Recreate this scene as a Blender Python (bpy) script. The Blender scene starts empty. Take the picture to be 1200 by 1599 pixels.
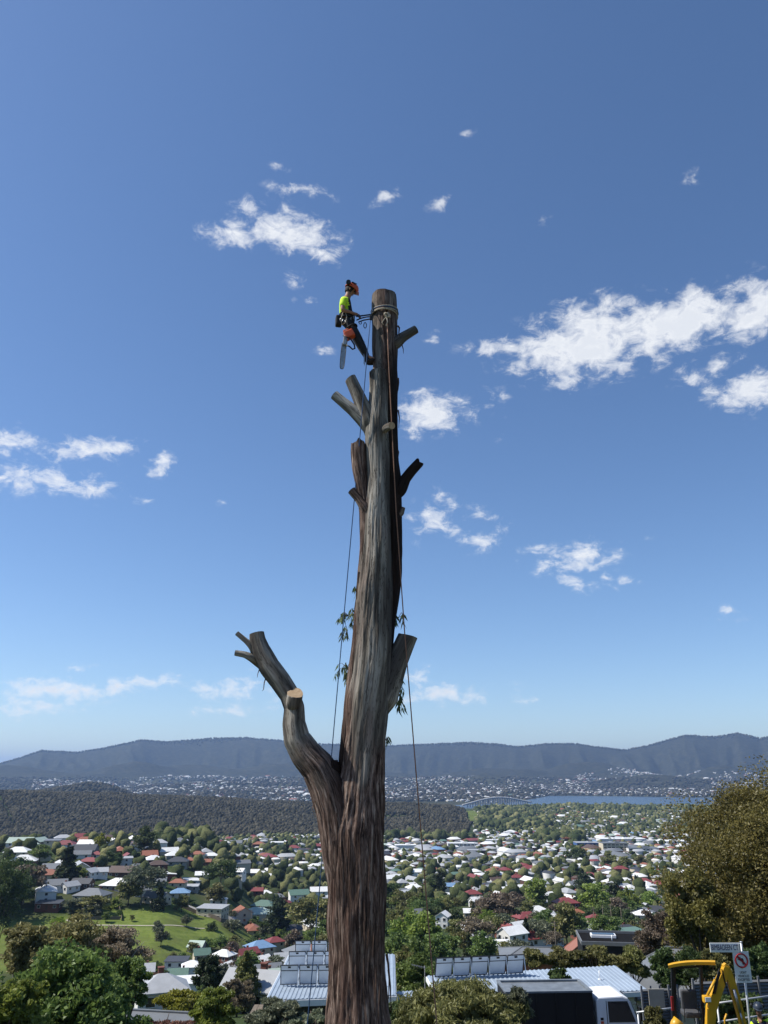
import bpy, bmesh, math, random
import numpy as np
from mathutils import Vector, Matrix, Euler

SC = bpy.context.scene
COL = SC.collection
R = math.radians
F_PX = 1201.0                 # focal length in photo pixels (1200 x 1599)
PITCH = R(18.72)
CAM = np.array([0.0, 0.0, 150.0])     # 150 m above the river

# ---------------------------------------------------------------- camera
cd = bpy.data.cameras.new('camera'); cam = bpy.data.objects.new('camera', cd); COL.objects.link(cam)
cam.location = CAM; cam.rotation_euler = (R(90) + PITCH, 0, 0)
cd.sensor_fit = 'VERTICAL'; cd.sensor_height = 36.0; cd.lens = 36.0 * F_PX / 1599.0
cd.clip_start = 0.1; cd.clip_end = 60000
SC.camera = cam

# ---------------------------------------------------------------- light
SUN_EL, SUN_AZ = R(51), R(-92)        # azimuth from +Y, clockwise positive
sd = bpy.data.lights.new('sun', 'SUN'); sd.energy = 4.9; sd.angle = R(0.53); sd.color = (1.0, 0.955, 0.88)
sun = bpy.data.objects.new('sun', sd); COL.objects.link(sun)
to_sun = Vector((math.cos(SUN_EL) * math.sin(SUN_AZ), math.cos(SUN_EL) * math.cos(SUN_AZ), math.sin(SUN_EL)))
sun.rotation_euler = to_sun.to_track_quat('Z', 'Y').to_euler()
vs = SC.view_settings
vs.view_transform = 'Standard'; vs.look = 'None'; vs.gamma = 1.0; vs.use_curve_mapping = False; vs.exposure = 0.34
SC.display_settings.display_device = 'sRGB'
cy = SC.cycles
cy.max_bounces = 5; cy.diffuse_bounces = 3; cy.glossy_bounces = 2; cy.transmission_bounces = 3
cy.transparent_max_bounces = 6; cy.volume_bounces = 0; cy.caustics_reflective = False; cy.caustics_refractive = False
cy.use_denoising = True

# ---------------------------------------------------------------- pixel geometry (photo pixels -> rays)
CP, SP = math.cos(PITCH), math.sin(PITCH)
def ray(px, py):
    u = (px - 600.0) / F_PX; v = (799.5 - py) / F_PX
    return np.array([u, CP - v * SP, SP + v * CP])
def PY(px, py, Y):                     # point of that ray on the vertical plane y = Y
    d = ray(px, py); return CAM + d * (Y / d[1])
def PZ(px, py, z):                     # point of that ray on the level z
    d = ray(px, py); return CAM + d * ((z - CAM[2]) / d[2])
def depth(p): return p[1] * CP + (p[2] - CAM[2]) * SP
def mpp(p): return depth(p) / F_PX     # metres per photo pixel at p
def project(p):
    q = np.asarray(p, float) - CAM
    zc = q[1] * CP + q[2] * SP; up = -q[1] * SP + q[2] * CP
    return 600 + F_PX * q[0] / zc, 799.5 - F_PX * up / zc

# ---------------------------------------------------------------- node helpers
def new_mat(name):
    m = bpy.data.materials.new(name); m.use_nodes = True
    nt = m.node_tree; nt.nodes.clear()
    return m, nt
def N(nt, t, **kw):
    n = nt.nodes.new(t)
    for k, v in kw.items():
        if k == 'ins':
            for i, val in v.items():
                n.inputs[i].default_value = val
        else: setattr(n, k, v)
    return n
def L(nt, a, b): nt.links.new(a, b)
def math_node(nt, op, a, b=None, clamp=False):
    n = nt.nodes.new('ShaderNodeMath'); n.operation = op; n.use_clamp = clamp
    for i, v in enumerate((a, b)):
        if v is None: continue
        if hasattr(v, 'links') or hasattr(v, 'is_linked'): nt.links.new(v, n.inputs[i])
        else: n.inputs[i].default_value = v
    return n.outputs[0]
def ramp(nt, fac, stops, interp='LINEAR'):
    n = nt.nodes.new('ShaderNodeValToRGB'); n.color_ramp.interpolation = interp
    el = n.color_ramp.elements
    while len(el) > 1: el.remove(el[-1])
    el[0].position, el[0].color = stops[0][0], (*stops[0][1], 1) if len(stops[0][1]) == 3 else stops[0][1]
    for p, c in stops[1:]:
        e = el.new(p); e.color = (*c, 1) if len(c) == 3 else c
    nt.links.new(fac, n.inputs[0]); return n.outputs[0]
def mixc(nt, fac, a, b, mode='MIX'):
    n = nt.nodes.new('ShaderNodeMix'); n.data_type = 'RGBA'; n.blend_type = mode
    for s, v in ((0, fac), (6, a), (7, b)):
        if hasattr(v, 'is_linked'): nt.links.new(v, n.inputs[s])
        else: n.inputs[s].default_value = v if s == 0 else ((*v, 1) if len(v) == 3 else v)
    return n.outputs[2]

# ---------------------------------------------------------------- sky: clear spring sky with small fair-weather clouds
W = bpy.data.worlds.new('World'); SC.world = W; W.use_nodes = True
nt = W.node_tree; nt.nodes.clear()
sky = N(nt, 'ShaderNodeTexSky', sky_type='NISHITA', sun_disc=False, sun_elevation=SUN_EL, sun_rotation=SUN_AZ % (2 * math.pi),
        altitude=1200, air_density=1.0, dust_density=0.9, ozone_density=1.6)
tc = N(nt, 'ShaderNodeTexCoord')
DIR = tc.outputs['Generated']
clouds = [  # photo px centre, radii, tilt (deg, anticlockwise), strength
 (445,358,88,34,-14,1.1),(355,366,44,20,4,.9),(520,366,32,13,-12,.75),(500,392,34,14,-28,.9),(470,302,52,10,-3,.6),(432,273,18,8,0,.55),
 (603,314,25,13,8,.6),(690,318,20,13,35,.7),(487,461,20,9,-8,.6),(464,431,16,8,0,.5),(502,546,16,8,0,.5),
 (915,534,135,56,10,1.5),(1045,507,135,50,16,1.5),(1170,480,90,38,22,1.35),(805,540,80,18,0,.9),(955,485,70,22,10,.7),
 (1170,607,85,32,14,1.1),(1085,588,30,18,15,.75),(1130,565,40,14,20,.6),
 (670,648,62,31,6,1.3),(28,684,58,24,-6,.9),(150,700,75,19,4,.95),(260,728,30,17,28,.8),(85,752,100,26,-4,.75),(155,766,34,13,4,.95),(15,745,30,10,10,.7),
 (683,812,48,32,-6,.72),(760,800,38,12,-8,.62),(752,850,36,17,10,.9),(798,817,16,11,30,.55),
 (902,876,70,27,6,1.0),(895,912,28,16,-8,.75),(942,908,15,8,0,.8),(810,885,10,9,0,.7),(975,915,18,9,8,.55),(850,858,40,12,0,.5),
 (1140,958,30,15,-4,.6),(1018,845,20,6,0,.5),
 (120,1077,190,20,4,.95),(55,1106,75,14,2,.75),(355,1076,80,15,5,.85),(360,1108,65,12,4,.7),(700,1082,90,16,4,.75),(655,1055,26,10,5,.7),(820,1098,28,8,0,.65),(230,1068,70,12,6,.75),
 (772,628,22,16,30,.5),(775,682,18,9,0,.45),(1125,445,22,7,18,.6),(735,208,20,7,0,.5),(1073,280,24,10,10,.42),(848,348,14,8,0,.4),(673,521,13,7,0,.5),(345,783,15,9,20,.45),(225,785,24,6,0,.45),(120,1040,40,6,0,.4)]
rc = random.Random(5)
specs = []
for (cx, cy_, ra, rb, tilt, s) in clouds:
    c = ray(cx, cy_); k = np.linalg.norm(c); c = c / k
    th = R(tilt)
    e1 = ray(cx + math.cos(th) * 10, cy_ - math.sin(th) * 10); e1 = e1 / np.linalg.norm(e1) - c
    e2 = ray(cx - math.sin(th) * 10, cy_ - math.cos(th) * 10); e2 = e2 / np.linalg.norm(e2) - c
    ang = 1.0 / 10
    r1, r2 = 1.22 * ra * np.linalg.norm(e1) * ang, 1.3 * rb * np.linalg.norm(e2) * ang
    specs.append((c, e1, r1, r2, s))
for i in range(14):                      # the same kind of sky all the way round
    az = R(rc.uniform(38, 322)); el = R(rc.choice([rc.uniform(6, 16), rc.uniform(14, 45), rc.uniform(30, 75)]))
    c = np.array([math.sin(az) * math.cos(el), math.cos(az) * math.cos(el), math.sin(el)])
    e1 = np.array([math.cos(az), -math.sin(az), 0.0]) + np.array([0, 0, rc.uniform(-.2, .2)])
    specs.append((c, e1, rc.uniform(.02, .1), rc.uniform(.012, .035), rc.uniform(.55, 1.2)))
field = None
# domain warp for ragged outlines
warp = N(nt, 'ShaderNodeTexNoise', ins={'Scale': 14.0, 'Detail': 7.0, 'Roughness': .6}); L(nt, DIR, warp.inputs['Vector'])
wsub = N(nt, 'ShaderNodeVectorMath', operation='MULTIPLY_ADD'); L(nt, warp.outputs['Color'], wsub.inputs[0])
wsub.inputs[1].default_value = (.05, .05, .05); wsub.inputs[2].default_value = (-.025, -.025, -.025)
wadd = N(nt, 'ShaderNodeVectorMath', operation='ADD'); L(nt, DIR, wadd.inputs[0]); L(nt, wsub.outputs[0], wadd.inputs[1])
for (c, e1, r1, r2, s) in specs:
    e1 = e1 - c * e1.dot(c); e1 /= np.linalg.norm(e1); e2 = np.cross(c, e1)
    m = Matrix(((e1[0], e2[0], c[0]), (e1[1], e2[1], c[1]), (e1[2], e2[2], c[2])))
    mp = N(nt, 'ShaderNodeMapping', vector_type='TEXTURE')
    if field is None: L(nt, wadd.outputs[0], mp.inputs[0])
    else:                                # chained so the shader evaluates the clouds one after the other
        ch = N(nt, 'ShaderNodeVectorMath', operation='MULTIPLY_ADD'); L(nt, field, ch.inputs[0]); ch.inputs[1].default_value = (1e-7,) * 3
        L(nt, wadd.outputs[0], ch.inputs[2]); L(nt, ch.outputs[0], mp.inputs[0])
    mp.inputs['Location'].default_value = tuple(c); mp.inputs['Rotation'].default_value = m.to_euler('XYZ'); mp.inputs['Scale'].default_value = (r1, r2, .3)
    ln = N(nt, 'ShaderNodeVectorMath', operation='LENGTH'); L(nt, mp.outputs[0], ln.inputs[0])
    v = math_node(nt, 'MULTIPLY_ADD', ln.outputs['Value'], -s); v.node.inputs[2].default_value = s
    field = v if field is None else math_node(nt, 'MAXIMUM', field, v)
n1 = N(nt, 'ShaderNodeTexNoise', ins={'Scale': 38.0, 'Detail': 10.0, 'Roughness': .64, 'Distortion': .35})
mpn = N(nt, 'ShaderNodeMapping'); mpn.inputs['Scale'].default_value = (1, 1, 1.7); L(nt, DIR, mpn.inputs[0]); L(nt, mpn.outputs[0], n1.inputs['Vector'])
nz = math_node(nt, 'MULTIPLY_ADD', n1.outputs['Fac'], 6.2); nz.node.inputs[2].default_value = -3.35
fld = math_node(nt, 'MINIMUM', field, 1.15)
inside = math_node(nt, 'MULTIPLY', math_node(nt, 'ADD', fld, .22, clamp=True), 3.2, clamp=True)
dens = math_node(nt, 'MULTIPLY', math_node(nt, 'ADD', math_node(nt, 'MULTIPLY', fld, 2.1), nz), inside)
alpha = ramp(nt, math_node(nt, 'MULTIPLY', dens, .5), [(0.0, (0, 0, 0)), (.22, (.10, .10, .10)), (.55, (.5, .5, .5)), (1.0, (1, 1, 1))])
n2 = N(nt, 'ShaderNodeTexNoise', ins={'Scale': 55.0, 'Detail': 5.0, 'Roughness': .55}); L(nt, mpn.outputs[0], n2.inputs['Vector'])
CLOUD = 7.9
ccol = ramp(nt, math_node(nt, 'ADD', math_node(nt, 'MULTIPLY', dens, .28), math_node(nt, 'MULTIPLY', n2.outputs['Fac'], .6)),
            [(.1, (.74 * CLOUD, .80 * CLOUD, .90 * CLOUD)), (.55, (.98 * CLOUD, .99 * CLOUD, 1.0 * CLOUD)), (1.0, (.80 * CLOUD, .83 * CLOUD, .88 * CLOUD))])
hsv = N(nt, 'ShaderNodeHueSaturation'); hsv.inputs['Saturation'].default_value = 1.08; L(nt, mixc(nt, 1.0, sky.outputs[0], (.99, 1.04, 1.12), 'MULTIPLY'), hsv.inputs['Color'])
skyc = mixc(nt, math_node(nt, 'MULTIPLY', alpha, .93), hsv.outputs[0], ccol)
bg = N(nt, 'ShaderNodeBackground'); bg.inputs['Strength'].default_value = 0.106
L(nt, skyc, bg.inputs['Color'])
wo = N(nt, 'ShaderNodeOutputWorld'); L(nt, bg.outputs[0], wo.inputs['Surface'])
W.cycles.sampling_method = 'MANUAL'; W.cycles.sample_map_resolution = 512

# ---------------------------------------------------------------- numpy noise
def _h(ix, iy, seed):
    n = (ix.astype(np.int64) * 374761393 + iy.astype(np.int64) * 668265263 + seed * 982451653) & 0x7fffffff
    n = ((n ^ (n >> 13)) * 1274126177) & 0x7fffffff
    n = (n ^ (n >> 16)) & 0xffff
    return n / 65535.0
def vnoise(x, y, seed=0, perx=None):
    x = np.asarray(x, float); y = np.asarray(y, float)
    ix = np.floor(x).astype(np.int64); iy = np.floor(y).astype(np.int64)
    fx = x - ix; fy = y - iy; fx = fx * fx * (3 - 2 * fx); fy = fy * fy * (3 - 2 * fy)
    ix1 = ix + 1
    if perx: ix = ix % perx; ix1 = ix1 % perx
    a = _h(ix, iy, seed); b = _h(ix1, iy, seed); c = _h(ix, iy + 1, seed); d = _h(ix1, iy + 1, seed)
    return (a * (1 - fx) + b * fx) * (1 - fy) + (c * (1 - fx) + d * fx) * fy
def fbm(x, y, seed=0, octv=4, gain=.5):
    s = 0; a = 1; t = 0
    for o in range(octv):
        s = s + a * vnoise(np.asarray(x) * 2 ** o, np.asarray(y) * 2 ** o, seed + o * 17); t += a; a *= gain
    return s / t

# ---------------------------------------------------------------- mesh builder
def mesh_np(name, V, Fc, mat=None, smooth=False, matidx=None, mats=None):
    """V (n,3); Fc (m,k) all faces with k corners"""
    me = bpy.data.meshes.new(name)
    V = np.asarray(V, np.float32); Fc = np.asarray(Fc, np.int32)
    me.vertices.add(len(V)); me.vertices.foreach_set('co', V.ravel())
    m, k = Fc.shape
    me.loops.add(m * k); me.loops.foreach_set('vertex_index', Fc.ravel())
    me.polygons.add(m); me.polygons.foreach_set('loop_start', np.arange(0, m * k, k, dtype=np.int32))
    if smooth: me.polygons.foreach_set('use_smooth', np.ones(m, bool))
    for mm in (mats or ([mat] if mat else [])): me.materials.append(mm)
    if matidx is not None: me.polygons.foreach_set('material_index', np.asarray(matidx, np.int32))
    me.update(calc_edges=True); me.validate()
    return me
def link(name, me, parent=None, loc=None):
    o = bpy.data.objects.new(name, me); COL.objects.link(o)
    if parent is not None: o.parent = parent
    if loc is not None: o.location = loc
    return o
def empty(name, loc, rz=0.0, rot=None):
    o = bpy.data.objects.new(name, None); COL.objects.link(o); o.location = loc
    o.rotation_euler = rot if rot else (0, 0, rz); o.empty_display_size = .3
    return o
def tag(o, label=None, cat=None, group=None, kind=None):
    if label: o['label'] = label
    if cat: o['category'] = cat
    if group: o['group'] = group
    if kind: o['kind'] = kind
    return o
class MB:
    def __init__(s): s.v = []; s.f = []; s.m = []; s.sm = []
    def add(s, vs, fs, mi=0, smooth=False):
        b = len(s.v); s.v += [tuple(map(float, p)) for p in vs]
        for f in fs: s.f.append([b + i for i in f]); s.m.append(mi); s.sm.append(smooth)
    def box(s, c, size, rz=0, mi=0, rot=None):
        x, y, z = size[0] / 2, size[1] / 2, size[2] / 2
        M = rot if rot is not None else Matrix.Rotation(rz, 3, 'Z')
        vs = [Vector(c) + M @ Vector((sx * x, sy * y, sz * z)) for sx in (-1, 1) for sy in (-1, 1) for sz in (-1, 1)]
        s.add(vs, [(0, 1, 3, 2), (4, 6, 7, 5), (0, 4, 5, 1), (2, 3, 7, 6), (0, 2, 6, 4), (1, 5, 7, 3)], mi)
    def bar(s, a, b, w, h, mi=0, up=(0, 0, 1)):
        a, b = Vector(a), Vector(b); d = (b - a); l = d.length; d.normalize()
        x = d.cross(Vector(up))
        if x.length < 1e-4: x = d.cross(Vector((0, 1, 0)))
        x.normalize(); z = x.cross(d)
        M = Matrix((x, d, z)).transposed()
        s.box((a + b) / 2, (w, l, h), mi=mi, rot=M)
    def tube(s, pts, rad, seg=8, mi=0, caps=True, smooth=True):
        pts = [Vector(p) for p in pts]; n = len(pts)
        if not hasattr(rad, '__len__'): rad = [rad] * n
        vs = []; t0 = None; x = None
        for i, p in enumerate(pts):
            t = (pts[min(i + 1, n - 1)] - pts[max(i - 1, 0)]).normalized()
            if x is None:
                x = t.cross(Vector((0, 0, 1)))
                if x.length < .05: x = t.cross(Vector((0, 1, 0)))
            x = (x - t * x.dot(t)).normalized(); y = t.cross(x)
            for k in range(seg):
                a = 2 * math.pi * k / seg
                vs.append(p + (x * math.cos(a) + y * math.sin(a)) * rad[i])
        fs = [(i * seg + k, i * seg + (k + 1) % seg, (i + 1) * seg + (k + 1) % seg, (i + 1) * seg + k) for i in range(n - 1) for k in range(seg)]
        s.add(vs, fs, mi, smooth)
        if caps:
            b = len(s.v) - len(vs)
            s.f.append([b + k for k in range(seg)][::-1]); s.m.append(mi); s.sm.append(False)
            s.f.append([b + (n - 1) * seg + k for k in range(seg)]); s.m.append(mi); s.sm.append(False)
    def cyl(s, a, b, r, seg=16, mi=0): s.tube([a, b], r, seg, mi)
    def prism(s, poly, axis_vec, mi=0):
        n = len(poly); a = Vector(axis_vec)
        vs = [Vector(p) for p in poly] + [Vector(p) + a for p in poly]
        s.add(vs, [tuple(range(n))[::-1], tuple(range(n, 2 * n))] + [(i, (i + 1) % n, n + (i + 1) % n, n + i) for i in range(n)], mi)
    def mesh(s, name, mats, bevel=0, origin=None):
        me = bpy.data.meshes.new(name)
        v = s.v if origin is None else [(p[0] - origin[0], p[1] - origin[1], p[2] - origin[2]) for p in s.v]
        me.from_pydata(v, [], s.f)
        for m in (mats if isinstance(mats, (list, tuple)) else [mats]): me.materials.append(m)
        me.polygons.foreach_set('material_index', s.m); me.polygons.foreach_set('use_smooth', s.sm)
        if bevel or True:
            bm = bmesh.new(); bm.from_mesh(me)
            bmesh.ops.recalc_face_normals(bm, faces=bm.faces)
            if bevel:
                ed = [e for e in bm.edges if len(e.link_faces) == 2 and e.calc_face_angle(0) > .5]
                bmesh.ops.bevel(bm, geom=ed, offset=bevel, segments=2, profile=.6, affect='EDGES', clamp_overlap=True)
            bm.to_mesh(me); bm.free()
        me.update(); return me
    def build(s, name, mats, parent=None, bevel=0, origin=None):
        """parent given: vertices are in the parent's local space unless origin is passed"""
        return link(name, s.mesh(name, mats, bevel, origin), parent)

# ---------------------------------------------------------------- terrain height
COLS = np.array([0, 130, 250, 330, 420, 520, 620, 700, 735, 780, 900, 1200.])
TCOL = (COLS - 600) / F_PX / 1.094
DN = np.array([1, 12.5, 20, 28, 38, 50, 100, 150, 200, 300, 380, 430, 480, 520, 620, 750, 900, 1200, 1500, 1700, 1900, 2200, 2450, 2800, 3300, 3600, 3800, 4200, 5000, 7000.])
near = [148.2, 144.6, 143.2, 141.7, 138.6, 135.5, 124, 114]
ZN = np.array([
 near + [102, 82, 66, 72, 82, 88, 92, 94, 78, 44, 28, 26, 40, 82, 102, 70, 40, 60, 60, 30, 10, -4],
 near + [102, 82, 66, 72, 82, 88, 92, 94, 78, 44, 28, 26, 40, 76, 94, 66, 45, 104, 104, 50, 10, -4],
 near + [102, 82, 66, 73, 80, 83, 87, 90, 80, 46, 28, 26, 38, 70, 85, 56, 20, 30, 20, 5, -4, -4],
 near + [102, 82, 65, 69, 73, 75, 79, 82, 78, 48, 30, 26, 38, 66, 78, 48, 14, 5, 3, -4, -4, -4],
 near + [103, 83, 66, 62, 60, 59, 57, 54, 51, 45, 36, 27, 36, 58, 68, 40, 10, 2, -4, -4, -4, -4],
 near + [104, 88, 74, 66, 62, 60, 57, 53, 50, 43, 34, 27, 34, 54, 62, 38, 8, 2, -4, -4, -4, -4],
 near + [105, 91, 80, 75, 71, 68, 61, 54, 48, 39, 32, 26, 32, 52, 60, 36, 8, 2, -4, -4, -4, -4],
 near + [106, 92, 82, 77, 73, 70, 62, 54, 48, 38, 32, 26, 30, 46, 54, 34, 8, 2, -4, -4, -4, -4],
 near + [106, 92, 82, 77, 73, 70, 62, 54, 48, 38, 32, 26, 27, 34, 40, 28, 8, 2, -4, -4, -4, -4],
 near + [106, 92, 82, 77, 73, 70, 62, 54, 48, 38, 32, 28, 26, 27, 30, 25, 12, 3, -4, -4, -4, -4],
 near + [106, 92, 82, 77, 73, 70, 62, 54, 48, 38, 32, 28, 26, 24, 24, 22, 20, 12, -4, -4, -4, -4],
 near + [106, 92, 82, 77, 73, 70, 62, 54, 48, 38, 32, 28, 26, 24, 24, 22, 20, 12, -4, -4, -4, -4]], float)
ZBACK = 148.2 + np.array([0, 1, 2, 3, 4, 6, 12, 18, 25, 40, 50, 55, 60, 65, 75, 85, 95, 110, 120, 125, 130, 140, 145, 150, 160, 160, 160, 160, 160, 160.])
LDN = np.log(DN)
# dense table in log distance, smoothed so slopes stay soft
LT = np.linspace(0, math.log(7000), 600)
TAB = np.array([np.interp(LT, LDN, z) for z in ZN]); TABB = np.interp(LT, LDN, ZBACK)
_k = np.hanning(13); _k /= _k.sum()
def _sm(a): return np.convolve(np.pad(a, 6, mode='edge'), _k, 'valid')
TAB = np.array([_sm(a) for a in TAB])
def terrain(x, y):
    x = np.asarray(x, float); y = np.asarray(y, float)
    d = np.sqrt(x * x + y * y) + 1e-6
    t = np.where(y > 0.05 * d, x / np.maximum(y, .05 * d), np.sign(x) * 20)
    ld = np.clip(np.log(np.maximum(d, 1.0)) / LT[-1] * 599, 0, 598.999)
    i = ld.astype(int); f = ld - i
    tt = np.clip(t, TCOL[0], TCOL[-1] - 1e-6)
    j = np.clip(np.searchsorted(TCOL, tt, side='right') - 1, 0, len(TCOL) - 2)
    g = (tt - TCOL[j]) / (TCOL[j + 1] - TCOL[j]); g = g * g * (3 - 2 * g)
    z = (TAB[j, i] * (1 - f) + TAB[j, i + 1] * f) * (1 - g) + (TAB[j + 1, i] * (1 - f) + TAB[j + 1, i + 1] * f) * g
    zb = TABB[i] * (1 - f) + TABB[i + 1] * f
    az = np.degrees(np.arctan2(x, y)); w = np.clip((np.abs(az) - 35) / 60, 0, 1); w = w * w * (3 - 2 * w)
    z = z * (1 - w) + zb * w
    amp = np.clip((d - 120) / 500, 0, 1) * np.where(z > 8, 1, .1)
    z = z + amp * ((fbm(x / 90, y / 90, 3, 3) - .5) * 5)
    return z
def tz(x, y): return float(terrain(np.array([x]), np.array([y]))[0])
_GR = np.exp(np.linspace(math.log(60), math.log(5000), 1400))
def ground(px, py):                    # where that photo ray meets the ground (beyond 60 m)
    d = ray(px, py); hd = math.hypot(d[0], d[1]); t = _GR / hd
    P = CAM[None, :] + d[None, :] * t[:, None]
    h = P[:, 2] - terrain(P[:, 0], P[:, 1])
    k = np.argmax(h < 0)
    if h[k] >= 0: k = len(_GR) - 1
    if k == 0: return P[0]
    a = h[k - 1] / (h[k - 1] - h[k]); p = P[k - 1] * (1 - a) + P[k] * a
    return np.array([p[0], p[1], tz(p[0], p[1])])
# ================================================================ materials
def principled(nt, rough=.8, spec=.3):
    p = N(nt, 'ShaderNodeBsdfPrincipled'); p.inputs['Roughness'].default_value = rough
    p.inputs['Specular IOR Level'].default_value = spec
    o = N(nt, 'ShaderNodeOutputMaterial'); L(nt, p.outputs[0], o.inputs[0]); return p
def mat_plain(name, col, rough=.7, var=.12, scale=3.0, metal=0.0, spec=.35, bump=0.0, rnd=0.0):
    m, nt = new_mat(name); p = principled(nt, rough, spec); p.inputs['Metallic'].default_value = metal
    tcn = N(nt, 'ShaderNodeTexCoord')
    n = N(nt, 'ShaderNodeTexNoise', ins={'Scale': scale, 'Detail': 4.0, 'Roughness': .6}); L(nt, tcn.outputs['Object'], n.inputs['Vector'])
    lo = tuple(c * (1 - var) for c in col); hi = tuple(min(1, c * (1 + var)) for c in col)
    c = ramp(nt, n.outputs['Fac'], [(.3, lo), (.7, hi)])
    if rnd:
        oi = N(nt, 'ShaderNodeObjectInfo'); hs = N(nt, 'ShaderNodeHueSaturation')
        L(nt, math_node(nt, 'MULTIPLY_ADD', oi.outputs['Random'], rnd), hs.inputs['Value']); hs.inputs['Value'].links[0].from_node.inputs[2].default_value = 1 - rnd / 2
        L(nt, c, hs.inputs['Color']); c = hs.outputs[0]
    L(nt, c, p.inputs['Base Color'])
    if bump:
        b = N(nt, 'ShaderNodeBump'); b.inputs['Strength'].default_value = bump; b.inputs['Distance'].default_value = .02
        L(nt, n.outputs['Fac'], b.inputs['Height']); L(nt, b.outputs[0], p.inputs['Normal'])
    return m
def mat_leaf(name, dark, light, trans=.3, rnd=.35, scale=.35, rough=.6):
    m, nt = new_mat(name)
    tcn = N(nt, 'ShaderNodeTexCoord'); geo = N(nt, 'ShaderNodeNewGeometry'); oi = N(nt, 'ShaderNodeObjectInfo')
    n = N(nt, 'ShaderNodeTexNoise', ins={'Scale': scale, 'Detail': 3.0}); L(nt, geo.outputs['Position'], n.inputs['Vector'])
    f = math_node(nt, 'ADD', math_node(nt, 'MULTIPLY', n.outputs['Fac'], .7), math_node(nt, 'MULTIPLY', geo.outputs['Random Per Island'], .45), clamp=True)
    c = ramp(nt, f, [(.25, dark), (.8, light)])
    hs = N(nt, 'ShaderNodeHueSaturation'); L(nt, c, hs.inputs['Color'])
    v = math_node(nt, 'MULTIPLY_ADD', oi.outputs['Random'], rnd); v.node.inputs[2].default_value = 1.22 - rnd / 2; L(nt, v, hs.inputs['Value'])
    h = math_node(nt, 'MULTIPLY_ADD', oi.outputs['Random'], .03); h.node.inputs[2].default_value = .485; L(nt, h, hs.inputs['Hue'])
    d = N(nt, 'ShaderNodeBsdfDiffuse'); L(nt, hs.outputs[0], d.inputs['Color'])
    t = N(nt, 'ShaderNodeBsdfTranslucent'); L(nt, hs.outputs[0], t.inputs['Color'])
    g = N(nt, 'ShaderNodeBsdfGlossy'); g.inputs['Roughness'].default_value = .5; g.inputs['Color'].default_value = (.5, .5, .5, 1)
    a = N(nt, 'ShaderNodeMixShader'); a.inputs[0].default_value = trans + .08; L(nt, d.outputs[0], a.inputs[1]); L(nt, t.outputs[0], a.inputs[2])
    b = N(nt, 'ShaderNodeMixShader'); b.inputs[0].default_value = .04; L(nt, a.outputs[0], b.inputs[1]); L(nt, g.outputs[0], b.inputs[2])
    o = N(nt, 'ShaderNodeOutputMaterial'); L(nt, b.outputs[0], o.inputs[0]); return m

# ground: gardens, dry grass, bare soil and the mown paddock (a mask stored on the mesh: the turf really is there)
def mat_ground():
    m, nt = new_mat('ground'); p = principled(nt, .95, .1)
    geo = N(nt, 'ShaderNodeNewGeometry'); pos = geo.outputs['Position']
    n1 = N(nt, 'ShaderNodeTexNoise', ins={'Scale': .02, 'Detail': 6.0, 'Roughness': .6}); L(nt, pos, n1.inputs['Vector'])
    n2 = N(nt, 'ShaderNodeTexNoise', ins={'Scale': .22, 'Detail': 7.0, 'Roughness': .7}); L(nt, pos, n2.inputs['Vector'])
    base = ramp(nt, n1.outputs['Fac'], [(.3, (.025, .036, .014)), (.48, (.042, .062, .018)), (.6, (.075, .075, .035)), (.72, (.11, .10, .07))])
    base = mixc(nt, math_node(nt, 'MULTIPLY', n2.outputs['Fac'], .6), base, (.03, .05, .015))
    grass = ramp(nt, n2.outputs['Fac'], [(.25, (.07, .10, .02)), (.5, (.125, .165, .034)), (.75, (.19, .215, .06))])
    n3 = N(nt, 'ShaderNodeTexNoise', ins={'Scale': .035, 'Detail': 5.0, 'Roughness': .65}); L(nt, pos, n3.inputs['Vector'])
    grass = mixc(nt, ramp(nt, n3.outputs['Fac'], [(.45, (0, 0, 0)), (.7, (1, 1, 1))]), grass, (.085, .10, .03))
    at = N(nt, 'ShaderNodeAttribute', attribute_name='turf')
    c = mixc(nt, at.outputs['Fac'], base, grass)
    L(nt, c, p.inputs['Base Color'])
    b = N(nt, 'ShaderNodeBump'); b.inputs['Strength'].default_value = .6; b.inputs['Distance'].default_value = .5
    L(nt, n2.outputs['Fac'], b.inputs['Height']); L(nt, b.outputs[0], p.inputs['Normal'])
    return m
M = {}
M['ground'] = mat_ground()
def mat_hill():
    m, nt = new_mat('far_forest_hill'); p = principled(nt, 1.0, .05)
    geo = N(nt, 'ShaderNodeNewGeometry'); pos = geo.outputs['Position']
    n1 = N(nt, 'ShaderNodeTexNoise', ins={'Scale': .0012, 'Detail': 7.0, 'Roughness': .62}); L(nt, pos, n1.inputs['Vector'])
    n2 = N(nt, 'ShaderNodeTexNoise', ins={'Scale': .022, 'Detail': 5.0, 'Roughness': .75}); L(nt, pos, n2.inputs['Vector'])
    wood = ramp(nt, n2.outputs['Fac'], [(.32, (.013, .016, .012)), (.52, (.037, .039, .027)), (.7, (.078, .074, .052))])
    dry = ramp(nt, n2.outputs['Fac'], [(.3, (.05, .055, .025)), (.7, (.10, .10, .055))])
    at = N(nt, 'ShaderNodeAttribute', attribute_name='open')
    f = math_node(nt, 'MULTIPLY', at.outputs['Fac'], ramp(nt, n1.outputs['Fac'], [(.42, (.12, .12, .12)), (.6, (.9, .9, .9))]))
    L(nt, mixc(nt, f, wood, dry), p.inputs['Base Color'])
    b = N(nt, 'ShaderNodeBump'); b.inputs['Strength'].default_value = 1.0; b.inputs['Distance'].default_value = 9.0
    L(nt, n2.outputs['Fac'], b.inputs['Height']); L(nt, b.outputs[0], p.inputs['Normal'])
    return m
M['hill'] = mat_hill()
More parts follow.
